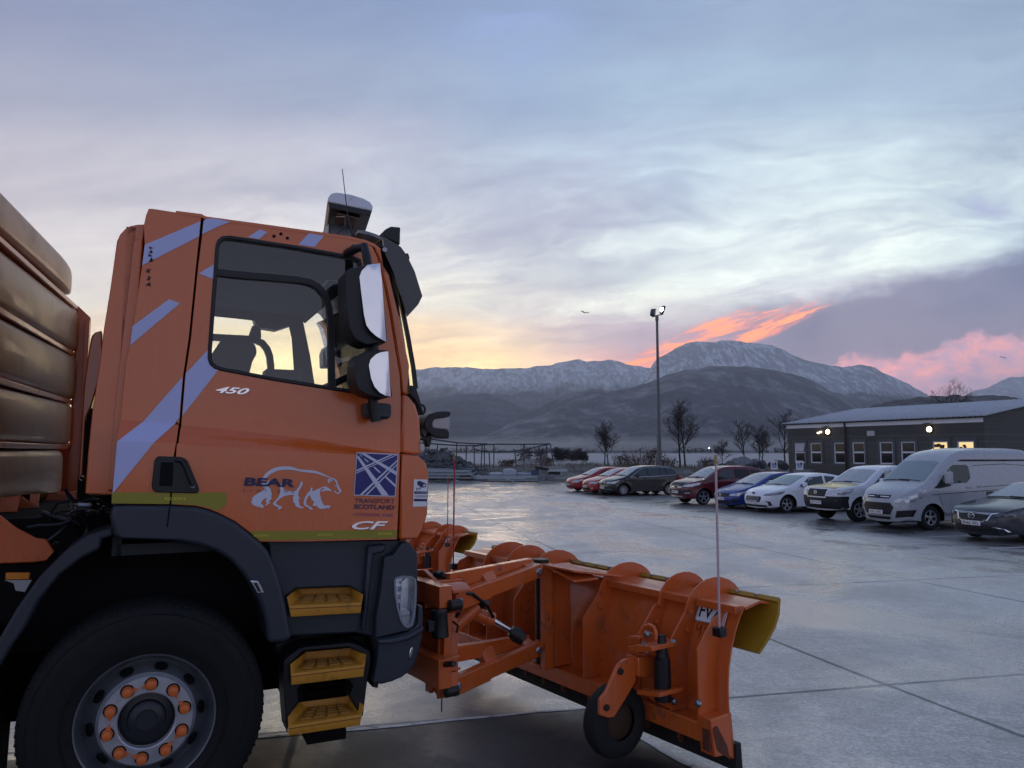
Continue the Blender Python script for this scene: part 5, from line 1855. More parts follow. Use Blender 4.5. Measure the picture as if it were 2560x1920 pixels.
car('parked_car', 'dark red crossover with bright five-spoke wheels and black bonnet edge', (1759.8, 1262), 'near', dict(L=4.52, W=1.84, fo=0.92, wb=2.69, r=0.345, belt=1.08, top=suv, hood=4, ws=(6, 7), rearwin=(10, 11), paint=paint('dark_red_paint', (0.105, 0.010, 0.018)), sill=0.30,
    win=[[(1.42, 1.12), (2.0, 1.53), (2.45, 1.57), (2.45, 1.15)], [(2.55, 1.16), (2.55, 1.57), (3.28, 1.55), (3.40, 1.30), (3.34, 1.18)], [(3.45, 1.20), (3.42, 1.53), (3.85, 1.50), (4.05, 1.28)]], glass=SIDEF, clear=1,
    lamp=[[(0.12, 0.80), (0.16, 0.90), (0.78, 1.02), (0.62, 0.86), (0.32, 0.80)]], plate=('SM64 LJY', 0.56),
    front=[('c', [(-.48, .84), (.48, .84), (.46, .76), (-.46, .76)]), ('k', [(-.44, .83), (.44, .83), (.43, .80), (-.43, .80)]), ('k', [(-.50, .68), (.50, .68), (.46, .46), (-.46, .46)]), ('k2', [(.58, .66), (.82, .66), (.82, .48), (.60, .46)]), ('w2', [(.66, .55), (.80, .56), (.80, .50), (.66, .49)]), ('l2', [(.52, .80), (.84, .80), (.84, .91), (.56, .88)]), ('c', [(-.56, .40), (.56, .40), (.5, .33), (-.5, .33)])],
    strips=[('bonnet_guard', TRIM, 3, 4, -.86, .86, -.80, .80)], sides=[('sill_trim', TRIM, [(1.36, .42), (3.15, .42), (3.15, .31), (1.36, .31)])],
    lines=[[(1.46, 1.10), (1.42, 0.45)], [(2.5, 1.12), (2.48, 0.45)]], handles=[(2.28, 1.02), (3.2, 1.04)], mirror=(1.62, 1.13), mirm=TRIM, screen=SEMIF, spokes=5, spw=0.07, rimf=0.74, tail=[(4.05, 1.0), (4.1, 1.2), (4.34, 1.12), (4.42, 1.0)], badge=(.80, 'oval')))
civ = [(0.14, 0.19), (0.02, 0.30), (0.0, 0.48), (0.05, 0.62), (0.25, 0.74), (1.00, 0.95), (1.10, 0.98), (2.05, 1.41), (2.45, 1.47), (3.05, 1.46), (3.70, 1.34), (4.10, 1.08), (4.22, 0.98), (4.30, 0.66), (4.26, 0.28)]
car('parked_car', 'blue hatchback with a black nose band, between the dark red crossover and white hatchback', (1825, 1267), 'far', dict(L=4.30, W=1.77, fo=0.94, wb=2.60, r=0.315, belt=0.95, top=civ, hood=4, ws=(6, 7), rearwin=(10, 11), paint=paint('blue_paint', (0.012, 0.035, 0.22)),
    win=[[(1.40, 0.98), (2.02, 1.33), (2.60, 1.38), (2.60, 1.02)], [(2.70, 1.03), (2.70, 1.38), (3.2, 1.34), (3.65, 1.16)]], glass=SIDEF,
    lamp=[[(0.08, 0.55), (0.14, 0.64), (0.95, 0.82), (0.70, 0.70), (0.40, 0.60)]], plate=('SV16 VKO', 0.42), front=[('g', [(-.50, .64), (.50, .64), (.40, .50), (-.40, .50)]), ('k', [(-.50, .34), (.50, .34), (.54, .22), (-.54, .22)]), ('k2', [(.60, .40), (.80, .42), (.78, .30), (.62, .28)]), ('l2', [(.52, .54), (.82, .55), (.82, .65), (.56, .63)])],
    badge=(.57, 'h'), lines=[[(1.45, 0.95), (1.45, 0.30)], [(2.65, 1.0), (2.62, 0.3)]], handles=[(2.4, 0.9)], mirror=(1.55, 0.98), screen=SEMIF, spokes=5))
foc = [(0.14, 0.20), (0.02, 0.32), (0.0, 0.52), (0.04, 0.68), (0.25, 0.80), (1.00, 0.97), (1.10, 1.00), (2.00, 1.40), (2.45, 1.48), (3.10, 1.46), (3.80, 1.32), (4.10, 1.08), (4.25, 0.98), (4.37, 0.66), (4.33, 0.30)]
WHITEP = paint('white_paint', (0.72, 0.745, 0.79), 0.3)
car('parked_car', 'white hatchback with a slatted dark grille, left of the yellow-bonneted pickup', (1968, 1282), 'near', dict(L=4.37, W=1.82, fo=0.93, wb=2.70, r=0.325, belt=0.97, top=foc, hood=4, ws=(6, 7), rearwin=(10, 11), paint=WHITEP,
    win=[[(1.45, 1.0), (2.02, 1.33), (2.62, 1.39), (2.62, 1.04)], [(2.72, 1.05), (2.72, 1.39), (3.25, 1.35), (3.72, 1.17), (3.5, 1.08)]], glass=SIDEF,
    lamp=[[(0.10, 0.66), (0.16, 0.73), (0.80, 0.84), (0.66, 0.73), (0.34, 0.66)]], lampm=mat('grey_headlamp', (0.22, 0.25, 0.28), 0.15, metal=0.3, vary=0.4, scale=10), plate=('SK68 HDJ', 0.40),
    front=[('g', [(-.44, .62), (.44, .62), (.50, .54), (.40, .40), (-.40, .40), (-.50, .54)]), ('k', [(-.66, .30), (.66, .30), (.70, .22), (-.70, .22)]), ('k2', [(.66, .46), (.78, .44), (.80, .28), (.72, .28), (.74, .38)]), ('l2', [(.55, .65), (.84, .66), (.84, .73), (.60, .72)])],
    slats=(.42, .61, .40, 4), slatm=ALLOY, lines=[[(1.48, 0.97), (1.46, 0.30)], [(2.67, 1.02), (2.64, 0.3)]], handles=[(2.42, 0.92), (3.4, 0.95)], mirror=(1.60, 1.0), screen=FROSTG, spokes=5, twin=True, spw=0.028, badge=(.72, 'oval')))
pick = [(0.16, 0.40), (0.05, 0.48), (0.0, 0.68), (0.03, 0.98), (0.14, 1.10), (1.12, 1.20), (1.22, 1.22), (1.98, 1.70), (2.25, 1.79), (2.95, 1.81), (3.62, 1.76), (3.88, 1.26), (3.95, 1.22), (5.24, 1.22), (5.32, 1.10), (5.32, 0.55)]
YBON = paint('yellow_bonnet', (0.46, 0.33, 0.035), 0.35)
car('pickup_truck', 'white pickup with yellow bonnet and black bumper beside the silver van', (2151, 1304.7), 'near', dict(L=5.32, W=1.87, fo=0.98, wb=3.08, r=0.39, belt=1.15, tum=0.30, top=pick, hood=4, ws=(6, 7), paint=WHITEP, sill=0.42, cat='pickup', kf=0.22,
    win=[[(1.55, 1.24), (2.05, 1.60), (2.62, 1.68), (2.62, 1.26)], [(2.72, 1.26), (2.72, 1.68), (3.5, 1.66), (3.62, 1.28)]], glass=SIDEF,
    lamp=[[(0.06, 0.90), (0.10, 1.04), (0.72, 1.10), (0.55, 0.96), (0.30, 0.88)]], plate=('DJ69 OUP', 0.62),
    front=[('k', [(-.92, .78), (.92, .78), (.90, .42), (-.90, .42)]), ('g', [(-.44, 1.06), (.44, 1.06), (.42, .82), (-.42, .82)]), ('l2', [(.46, .88), (.86, .88), (.86, 1.05), (.50, 1.03)]), ('k2', [(.46, .84), (.92, .84), (.92, .78), (.46, .78)])],
    sides=[('bumper_trim', TRIM, [(0.02, .50), (0.06, .84), (0.30, .82), (0.48, .70), (0.50, .46), (0.2, .42)]), ('sill_trim', TRIM, [(1.5, .60), (3.55, .60), (3.55, .46), (1.5, .46)])],
    slats=(.84, 1.05, .40, 3), strips=[('bonnet', YBON, 4, 5, -.90, .90, -.88, .88)], badge=(.95, 'rings'), lines=[[(1.55, 1.2), (1.52, 0.6)], [(2.67, 1.22), (2.66, 0.6)]], handles=[(2.45, 1.08)], mirror=(1.75, 1.24), msize=1.15, screen=SEMIF, spokes=6, rimf=0.6, spw=0.05, tw=0.25))
van = [(0.14, 0.26), (0.03, 0.36), (0.0, 0.58), (0.03, 0.86), (0.14, 1.04), (0.86, 1.33), (0.92, 1.35), (1.72, 1.98), (1.98, 2.17), (2.40, 2.30), (2.95, 2.34), (4.95, 2.33), (5.18, 2.24), (5.30, 1.60), (5.34, 0.80), (5.32, 0.38)]
VANP = paint('frosty_silver_paint', (0.37, 0.39, 0.42), 0.28)
car('panel_van', 'tall silver-white panel van with frosted windscreen, biggest in the row', (2328, 1325), 'near', dict(L=5.34, W=1.99, fo=1.0, wb=3.30, r=0.36, belt=1.20, tum=0.15, top=van, hood=4, ws=(6, 7), paint=VANP, sill=0.28, cat='van', kf=0.28, round=0.16, crown=0.05,
    win=[[(1.22, 1.30), (1.76, 1.78), (1.76, 1.34)], [(1.80, 1.34), (1.80, 1.81), (1.95, 1.88), (2.46, 1.88), (2.52, 1.80), (2.52, 1.50), (2.36, 1.36)]], glass=mat('van_side_glass', (0.030, 0.050, 0.050), 0.12),
    lamp=[[(0.10, 0.80), (0.14, 0.92), (0.85, 1.20), (0.72, 1.00), (0.45, 0.84)]], plate=('WA15 WSV', 0.50),
    front=[('k', [(-.44, 1.00), (.44, 1.00), (.42, .90), (-.42, .90)]), ('c2', [(.11, .965), (.40, .96), (.39, .935), (.11, .94)]), ('k', [(-.48, .78), (.48, .78), (.58, .66), (.46, .44), (-.46, .44), (-.58, .66)]), ('k', [(-.46, .38), (.46, .38), (.40, .30), (-.40, .30)]), ('k2', [(.66, .56), (.90, .58), (.86, .40), (.58, .36)]), ('l2', [(.56, .80), (.90, .80), (.90, .93), (.62, .90)])],
    slats=(.60, .77, .44, 3), slatm=TRIM, badge=(.95, 'oval'), sides=[('window_quarter_trim', TRIM, [(1.08, 1.22), (1.24, 1.30), (1.74, 1.33), (1.74, 1.27), (1.30, 1.20)]), ('roof_channel', TRIM, [(2.10, 2.00), (2.3, 2.04), (5.02, 2.03), (5.02, 1.985), (2.3, 1.98)]), ('bumper_trim', TRIM, [(0.10, .40), (0.12, .58), (0.46, .60), (0.36, .40)]), ('side_moulding', mat('van_moulding', (0.20, 0.215, 0.25), 0.5), [(1.40, .50), (3.92, .50), (3.92, .40), (1.40, .40)])],
    lines=[[(1.10, 1.20), (1.30, 0.95), (1.42, 0.50)], [(2.58, 1.85), (2.60, 0.40)], [(2.7, 1.86), (3.9, 1.9), (4.9, 1.84), (4.9, 1.3), (2.7, 1.22)], [(1.0, 1.02), (2.6, 1.10), (4.9, 1.18)], [(3.95, 1.3), (3.95, 0.5)]],
    handles=[(2.40, 1.22), (2.82, 1.24)], mirror=(1.50, 1.34), msize=1.3, mtall=1.7, screen=FROSTG, spokes=5, twin=True, spw=0.035, rimf=0.60, tw=0.23))
sal = [(0.15, 0.19), (0.03, 0.32), (0.0, 0.52), (0.03, 0.68), (0.22, 0.80), (1.28, 0.99), (1.38, 1.01), (2.25, 1.38), (2.65, 1.45), (3.20, 1.43), (3.85, 1.20), (4.25, 1.08), (4.72, 1.04), (4.84, 0.90), (4.87, 0.62), (4.80, 0.28)]
car('parked_car', 'dark grey saloon with a winged chrome grille, rightmost in the row', (2434, 1342), 'far', dict(L=4.87, W=1.84, fo=0.95, wb=2.83, r=0.335, belt=0.98, top=sal, hood=4, ws=(6, 7), paint=paint('dark_grey_paint', (0.020, 0.025, 0.034), 0.22),
    win=[[(1.70, 1.0), (2.28, 1.31), (2.80, 1.36), (2.80, 1.03)], [(2.88, 1.04), (2.88, 1.36), (3.25, 1.34), (3.75, 1.16)]], glass=SIDEF,
    lamp=[[(0.08, 0.64), (0.12, 0.71), (0.70, 0.82), (0.52, 0.70), (0.30, 0.65)]], lampm=LAMPDK, plate=('SN66 XKL', 0.46),
    front=[('c', [(-.50, .72), (.50, .72), (.42, .54), (.22, .47), (-.22, .47), (-.42, .54)]), ('g', [(-.46, .71), (.46, .71), (.39, .56), (.20, .495), (-.20, .495), (-.39, .56)]), ('k', [(-.52, .40), (.52, .40), (.60, .26), (-.60, .26)]), ('c2', [(.47, .715), (.62, .735), (.62, .715), (.47, .68)]), ('c2', [(.52, .40), (.74, .37), (.80, .29), (.77, .29), (.72, .35), (.54, .385)]), ('l2', [(.56, .64), (.86, .65), (.86, .73), (.60, .72)])],
    slats=(.50, .70, .38, 5), slatm=ALLOYD, badge=(.63, 'wing'), lines=[[(1.75, 0.98), (1.55, 0.7), (1.50, 0.3)], [(2.84, 1.0), (2.84, 0.3)]], handles=[(2.6, 0.9)], mirror=(1.85, 1.0), screen=SEMIF, spokes=8, spw=0.03))

# ------------------------------------------------------------------ the gritting lorry
TH = radians(25)
UD = Vector((cos(TH), sin(TH), 0))
WD = Vector((sin(TH), -cos(TH), 0))          # outward, towards the viewer's side of the lorry
HUB = Vector((-1.622, 3.51, 0.0))



def ts(n, x, y, w=0.0):
    """measured point -> (along the lorry, height) on the vertical plane w metres outside the wheel face"""
    ox, oy, s = REG[n]
    d = ray(ox + x * s, oy + y * s)
    t = (w - (EYE - HUB).dot(WD)) / d.dot(WD)
    p = EYE + d * t
    return ((p - HUB).dot(UD), p.z)


def tp(w, *pts):
    """list of points; an int switches the measuring region"""
    out, n = [], 1
    for q in pts:
        if isinstance(q, int):
            n = q
        else:
            out.append(ts(n, q[0], q[1], w))
    return out


def PT(a, b, d):
    return (a, -d, b)


def PS(w):
    return lambda a, b: (a, -w, b)


def glass_mat(name, tint, gloss=0.12, rough=0.02, frost=0.0, fcol=(0.35, 0.42, 0.44)):
    m = bpy.data.materials.new(name)
    m.use_nodes = True
    k = N(m.node_tree)
    fr = k.add('ShaderNodeFresnel', {0: 1.5})
    t = k.add('ShaderNodeBsdfTransparent', {0: (*tint, 1)})
    g = k.add('ShaderNodeBsdfGlossy', {0: (0.9, 0.92, 0.95, 1), 1: rough})
    f = k.m('ADD', k.m('MULTIPLY', fr, 0.9), gloss * 0.3, clamp=True)
    mx = k.add('ShaderNodeMixShader', {0: f})
    k.t.links.new(t.outputs[0], mx.inputs[1])
    k.t.links.new(g.outputs[0], mx.inputs[2])
    res = mx
    if frost:
        tc = k.add('ShaderNodeTexCoord')
        d = k.add('ShaderNodeBsdfPrincipled', {'Base Color': (*fcol, 1), 'Roughness': 0.35})
        nz = k.step(k.noise(tc.outputs['Object'], 3.0, 6, 0.65), 0.2, 0.7, frost - 0.12, min(1, frost + 0.10))
        res = k.add('ShaderNodeMixShader', {0: nz})
        k.t.links.new(mx.outputs[0], res.inputs[1])
        k.t.links.new(d.outputs[0], res.inputs[2])
    o = k.add('ShaderNodeOutputMaterial')
    k.t.links.new(res.outputs[0], o.inputs[0])
    MATS[name] = m
    return m


CABGLASS = glass_mat('cab_glass', (0.86, 0.90, 0.92), 0.10)
SMOKE = mat('smoked_visor', (0.03, 0.034, 0.042), 0.25, coat=0.3)

T = empty('gritting_lorry', HUB, TH, 'orange winter gritting lorry with white diagonal stripes and yellow cab steps', 'lorry')
WA, WC = -0.055, 0.005           # upper and lower body planes
FAR = -2.36

# --- body panels beside and below the door: upper face, swage, lower face
seam_up = [(3, 1555, 820 - 60), (3, 1590, 350), (1, 1640, 1400), (1, 1700, 800), (1, 1750, 372)]


def P_(w, lst):
    return [ts(n, x, y, w) for n, x, y in lst]


def panel(name, up_poly, lowline, upline, lo_poly, holes=(), parent=T, m=ORANGE, th=0.03):
    """upper flat, sloping swage and lower flat of one pressed panel"""
    mb = MB()
    A = P_(WA, up_poly) + P_(WA, upline)
    mb.plate(A, PT, WA, WA - th, holes, 0.12)
    C = P_(WC, lowline) + P_(WC, lo_poly)
    mb.plate(C, PT, WC, WC - th, (), 0.12)
    u, l = P_(WA, upline), P_(WC, lowline[::-1])
    vs, fs = [], []
    n = len(u)
    for i in range(n):
        (a, b), (c, d) = u[i], l[i]
        for s in range(7):
            t = s / 6
            e = t * t * (3 - 2 * t)
            vs.append((a + (c - a) * t, -(WA + (WC - WA) * e), b + (d - b) * t))
    for i in range(n - 1):
        for s in range(6):
            fs.append((i * 7 + s, i * 7 + s + 1, (i + 1) * 7 + s + 1, (i + 1) * 7 + s))
    mb.add(vs, fs, True)
    return mb.build(name, m, parent, bevel=0.004, seg=2)


# rear quarter
quarter = panel('rear_quarter_panel',
      [(3, 1550, 757), (3, 1582, 350), (1, 1632, 1400), (1, 1692, 800), (1, 1740, 345), (1, 1520, 315), (1, 1320, 285), (1, 1285, 284), (1, 1262, 340), (1, 1242, 430), (1, 1250, 590), (1, 1228, 770), (1, 1125, 1450), (3, 1090, 200)],
      [(3, 1522, 928), (3, 1330, 918), (3, 1150, 910), (3, 1010, 905)],
      [(3, 1040, 726), (3, 1150, 731), (3, 1330, 742), (3, 1545, 757)],
      [(3, 975, 1360), (3, 962, 1448), (3, 1462, 1455), (3, 1470, 1350), (3, 1502, 1040), (3, 1520, 932)])

# door window outline (opening), shared by both sides
WIN = [(2, 205, 610), (2, 222, 556), (2, 262, 524), (2, 330, 519), (2, 900, 604), (2, 1380, 690), (2, 1458, 722), (2, 1500, 900), (2, 1530, 1300), (4, 1535, 250), (4, 1530, 376), (4, 1200, 326), (4, 700, 246), (4, 250, 160), (4, 195, 143), (4, 155, 108), (4, 138, 60), (2, 140, 1500)]
win = P_(WA, WIN)
door = panel('door',
      [(4, 1803, 860), (4, 1806, 400), (4, 1795, 200), (4, 1760, 0), (2, 1700, 1150), (2, 1640, 850), (2, 1600, 700), (2, 1560, 612), (2, 1500, 577), (2, 1380, 547), (2, 1120, 507), (2, 600, 436), (2, 160, 374), (2, 120, 372), (2, 103, 385), (1, 1710, 800), (1, 1650, 1400), (3, 1600, 350)],
      [(4, 1800, 892), (4, 1420, 887), (4, 900, 858), (4, 500, 836), (4, 0, 812), (3, 1540, 925)],
      [(3, 1566, 770), (4, 0, 640), (4, 500, 690), (4, 1000, 748), (4, 1400, 822), (4, 1800, 874)],
      [(3, 1528, 932), (3, 1520, 1040), (3, 1488, 1350), (3, 1480, 1456), (3, 1690, 1468), (3, 1800, 1495), (3, 1900, 1533), (3, 2030, 1600), (4, 500, 1560), (4, 590, 1640), (4, 1000, 1638), (4, 1772, 1620), (4, 1785, 1300), (4, 1799, 895)],
      holes=[win])
# dark gap behind the shut lines
MB().plate(tp(-0.10, 1, (1735, 345), 2, (1700, 620), 4, (1830, 300), (1800, 1630), (600, 1650), 3, (1900, 1540), (1440, 1460)), PT, -0.10, -0.11, [inset(P_(-0.10, WIN), -0.02)]).build('shut_line', BLACKM, T)

# window seal, divider, panes
seal = MB()
seal.plate(inset(win, -0.004), PT, WA + 0.008, WA - 0.03, [inset(win, 0.034)])
seal.build('window_seal', BLACK, door, bevel=0.005)
div = tp(WA, 2, (205, 832), (500, 862), (900, 895), (1010, 915), (1090, 955), (1150, 1030), (1185, 1130), (1200, 1260), (1208, 1659), 4, (1212, 325))
MB().plate(stroke(div, 0.034), PT, WA + 0.006, WA - 0.03).build('window_bar', BLACK, door, bevel=0.004)
MB().sheet(inset(win, 0.012), PS(WA - 0.016), grid=0.2).build('window_pane', CABGLASS, door)

# back edge fairing, roof, far side, floor
MB().plate(tp(-0.12, 1, (1255, 425), (1190, 428), (1130, 440), (1078, 470), (1040, 512), (1012, 570), (958, 960), (900, 1320), (862, 1640), 3, (800, 650), (765, 1000), (738, 1362), (985, 1372), (1030, 900), (1060, 700), (1140, 0)), PT, -0.10, -0.45, (), 0.15).build('side_fairing', ORANGE, T, bevel=0.03, seg=3)
MB().plate(tp(-0.09, 1, (1240, 540), (1160, 545), (1030, 1659), 3, (990, 640), (930, 1340), (985, 1345), (1075, 690), (1180, 0)), PT, -0.088, -0.11).build('fairing_pressing', ORANGE, T, bevel=0.008)


def strip_across(mb, prof, w0, w1, crown=0.0, n=9, th=0.0):
    vs, fs = [], []
    for a, b in prof:
        for i in range(n):
            s = i / (n - 1)
            vs.append((a, -(w0 + (w1 - w0) * s), b + crown * (1 - (2 * s - 1) ** 2)))
    m = len(prof)
    for j in range(m - 1):
        for i in range(n - 1):
            fs.append((j * n + i, j * n + i + 1, (j + 1) * n + i + 1, (j + 1) * n + i))
    mb.add(vs, fs, True)
    return mb


roofp = tp(WA, 1, (1242, 430), (1262, 340), (1285, 284), (1320, 284), (1520, 315), (1740, 343), 2, (120, 364), (600, 428), (1120, 500), (1380, 538), (1500, 567), (1570, 597), (1625, 640))
mb = strip_across(MB(), roofp, WA, FAR - WA * 0, 0.03)
mb.plate(stroke(roofp[4:], 0.016), PT, WA + 0.002, WA - 0.05)
mb.build('roof', ORANGE, T, angle=50)
far_out = tp(WA, 1, (1285, 290), (1740, 350), 2, (1120, 505), (1500, 575), (1600, 660), (1700, 1150), (1770, 1600), 4, (1800, 880), (1780, 1600), (600, 1630), 3, (1480, 1450), (970, 1445), (1040, 726), 1, (1240, 600))
MB().plate(far_out, PT, FAR, FAR + 0.04, [win]).build('far_side', ORANGE, T)
MB().plate(inset(far_out, 0.01), PT, FAR + 0.05, FAR + 0.06, [inset(win, 0.05)]).build('far_door_liner', LINER, T)
fd = inset(win, 0.0)
MB().plate(stroke(div, 0.05), PT, FAR + 0.07, FAR + 0.02).build('far_window_bar', BLACK, T)
u0, v0 = ts(3, 1060, 600, WA)
u1, v1 = ts(4, 1790, 900, WA)
rz0 = ts(1, 1290, 330, WA)
iv = MB()
iv.box(u0 - 0.02, u0 + 0.02, 0.10, -FAR - 0.05, v1 - 0.45, rz0[1] - 0.06)
iv.box(u0, u1, 0.10, -FAR - 0.07, v1 - 0.45, v1 - 0.40)
iv.build('cab_rear_wall', LINER, T)
lr = [(a, b - 0.05) for a, b in roofp[3:]]
strip_across(MB(), lr, WA - 0.05, FAR + 0.06).build('headlining', LINER, T)
dp = tp(-0.2, 4, (1300, 330), (1500, 345), (1800, 420), (1800, 560))
MB().plate([(dp[0][0] - 0.06, dp[0][1] - 0.3), (dp[0][0] - 0.02, dp[0][1] - 0.05), (dp[0][0] + 0.1, dp[0][1] + 0.02), (dp[3][0] + 0.02, dp[3][1] + 0.12), (dp[3][0] + 0.02, dp[3][1] - 0.4)], PT, -0.14, FAR + 0.1).build('dashboard', LINER, T, bevel=0.02)
# seats, wheel, tray
for wS in (-0.62, -1.78):
    a, b = ts(2, 520, 1560, wS)
    s_ = MB()
    s_.plate([(a - 0.30, b - 0.75), (a - 0.16, b - 0.75), (a - 0.02, b - 0.06), (a + 0.02, b + 0.02), (a - 0.05, b + 0.10), (a - 0.20, b + 0.12), (a - 0.28, b - 0.02)] if wS < -1 else
             [(a - 0.42, b - 0.75), (a - 0.28, b - 0.75), (a - 0.26, b - 0.22), (a - 0.30, b - 0.14), (a - 0.40, b - 0.14), (a - 0.46, b - 0.22)], PT, wS + 0.25, wS - 0.25)
    s_.build('seat', SEATC, T, bevel=0.06, seg=4)
c = ts(2, 1180, 1650, -0.5)
sw = MB()
cc = Vector((c[0] + 0.02, 0.55, c[1] - 0.10))
ax = Vector((-0.45, 0, 0.9)).normalized()
e1, e2 = perp(ax)
ring = [cc + (e1 * cos(2 * pi * i / 36) + e2 * sin(2 * pi * i / 36)) * 0.225 for i in range(37)]
sw.tube(ring, 0.017, 8, False)
for i in (3, 15, 27):
    sw.tube([ring[i], cc], 0.012, 6)
sw.build('steering_wheel', BLACK, T)
a, b = ts(4, 780, 200, -1.5), ts(4, 915, 205, -1.5)
MB().box(a[0] - 0.12, b[0], 1.4, 1.6, a[1] - 0.06, a[1] + 0.03).build('tray', BLACK, T, bevel=0.01)
# kerb mirror outside the passenger window, with its arm, and the passenger door mirror
kp = tp(-2.6, 2, (520, 1225), (545, 1192), (700, 1178), (855, 1200), (878, 1240), (840, 1300), (720, 1340), (600, 1320), (540, 1280))
km = MB().plate(kp, PT, -2.52, -2.68)
km.plate(tp(-2.6, 2, (520, 1290), (590, 1310), (595, 1400), (570, 1440), (480, 1400)), PT, -2.55, -2.62)
km.build('kerb_mirror', BLACK, T, bevel=0.02, seg=3)
MB().plate(tp(-2.6, 2, (1115, 1659), (1112, 1540), (1130, 1490), (1180, 1455), (1260, 1460), (1280, 1659)), PT, -2.5, -2.68).build('passenger_mirror', BLACK, T, bevel=0.03, seg=3)

# front corner and pillar
MB().plate(tp(WA, 2, (1570, 592), (1628, 612), (1655, 770), (1705, 850), (1785, 1180), (1852, 1500), (1882, 1640), 4, (1868, 285), (1868, 372), (1815, 362), (1800, 200), (1768, 0), 2, (1708, 1150), (1648, 850), (1608, 700)), PT, WA, -0.16).build('windscreen_pillar', ORANGE, T, bevel=0.012, seg=2)
MB().plate(tp(-0.04, 4, (1814, 366), (1868, 376), (1935, 460), (1970, 575), (1976, 700), (1985, 890), (1900, 890), (1808, 872)), PT, -0.04, -0.5, (), 0.1).build('front_corner_panel', ORANGE, T, bevel=0.016, seg=3)
MB().plate(tp(0.0, 4, (1812, 880), (1900, 895), (1960, 900), (2020, 955), (2046, 1040), (2048, 1120), (2036, 1400), (2000, 1530), (1945, 1618), (1792, 1620)), PT, 0.0, -0.5).build('corner_deflector', ORANGE, T, bevel=0.010, seg=2)
# windscreen glass, cowl
edge = tp(-0.16, 2, (1695, 770), (1740, 860), (1800, 1100), (1860, 1400), (1905, 1659), 4, (1925, 320))
vs, fs = [], []
nW = 13
for a, b in edge:
    for i in range(nW):
        s = i / (nW - 1)
        vs.append((a + 0.07 * (1 - (2 * s - 1) ** 2) ** 0.8, 0.14 + s * 2.1, b))
for j in range(len(edge) - 1):
    for i in range(nW - 1):
        fs.append((j * nW + i, j * nW + i + 1, (j + 1) * nW + i + 1, (j + 1) * nW + i))
mb = MB()
mb.add(vs, fs, True)
mb.build('windscreen', CABGLASS, T)
MB().plate(stroke(edge, 0.018), PT, -0.13, -0.16).build('windscreen_seal', BLACK, T)
cw = MB().plate(tp(-0.12, 4, (1872, 290), (1915, 305), (1945, 395), (1985, 540), (1972, 548), (1940, 470), (1905, 410), (1868, 370)), PT, -0.08, -2.2)
lp = [ts(4, x, y, -0.2) for x, y in ((1975, 455), (2000, 462), (2014, 490), (2008, 520), (1990, 540))]
cw.tube([PT(a, b, -0.2) for a, b in lp], 0.008, 6)
cw.build('wiper_cowl', BLACK, T, bevel=0.008)

# sun visor with its lamps
vis = tp(-0.12, 2, (1626, 556), (1642, 546), (1782, 632), (1832, 702), (1900, 840), (1966, 1052), (1930, 1125), (1838, 1226), (1806, 1100), (1760, 980), (1712, 830), (1650, 700))
v_ = MB().plate(vis, PT, -0.07, -0.085)
strip_across(v_, vis[1:7], -0.07, FAR + 0.1)
strip_across(v_, [(a - 0.012, b - 0.012) for a, b in vis[1:7]], -0.08, FAR + 0.1)
vo = v_.build('sun_visor', SMOKE, T)
MB().plate(tp(-0.35, 2, (1640, 500), (1652, 480), (1700, 455), (1780, 462), (1776, 612), (1640, 545)), PT, -0.3, -0.5).build('air_horn', BLACK, vo, bevel=0.015)
MB().plate(tp(-0.25, 2, (1815, 690), (1845, 680), (1860, 720), (1850, 760), (1825, 740)), PT, -0.2, -0.3).build('marker_lamp', BLACK, vo, bevel=0.005)
a, b = ts(2, 1665, 636, -0.06)
MB().lathe([(0.013, -0.07), (0.013, -0.058), (0.0, -0.055)], 'Y', 14, (a, 0, b), -1).build('visor_bolt', ZINC, vo)

# roof strip, three holes of the door top, light bar, aerial
MB().plate(tp(-0.3, 2, (1400, 505), (1400, 530), (1500, 548), (1625, 605), (1625, 585), (1560, 545), (1480, 518)), PT, -0.2, -2.0).build('roof_rail', STEEL, T)
pl = MB()
for x, y in ((708, 521), (768, 501), (824, 537)):
    a, b = ts(2, x, y, WA)
    pl.lathe([(0.008, WA + 0.004), (0.0, WA + 0.005)], 'Y', 12, (a, 0, b), -1)
build_each(pl, 'plugged_hole', BLACKM, door)
w_ = -0.55
SK = lambda a, b, d: (a + (w_ - d) * 0.16, -d, b)
bar = tp(w_, 2, (1172, 205), (1180, 180), (1205, 150), (1245, 140), (1370, 158), (1480, 192), (1540, 225), (1562, 262), (1560, 285))
LB = MB().plate(bar + [(bar[-1][0] - 0.002, bar[-1][1] - 0.012), (bar[0][0] - 0.002, bar[0][1] - 0.012)], SK, w_, w_ - 0.62)
lbo = LB.build('light_bar', mat('frosted_lens', (0.62, 0.66, 0.72), 0.3, dirt=(0.25, 0.27, 0.3), dirt_amt=0.6, scale=12), T, bevel=0.012, seg=3)
b0, b1 = bar[0], bar[-1]
base = MB()
ux0, ux1, zz = b0[0] + 0.002, b1[0] - 0.002, min(b0[1], b1[1])
base.plate([(b0[0] + .004, b0[1] - 0.012), (b1[0] - .004, b1[1] - 0.012), (b1[0] - .012, b1[1] - 0.045), (b0[0] + .012, b0[1] - 0.045)], SK, w_ - 0.004, w_ - 0.615)
base.build('light_bar_base', BLACK, lbo, bevel=0.006)
un = MB().plate([(b0[0] + .06, b0[1] - 0.055), (b1[0] - .07, b1[1] - 0.055), (b1[0] - .07, b1[1] - 0.062), (b0[0] + .06, b0[1] - 0.062)], SK, w_ - 0.04, w_ - 0.58)
un.build('light_bar_underside', mat('brown_plate', (0.12, 0.08, 0.06), 0.5), lbo)
br = MB()
um = (b0[0] + b1[0]) / 2
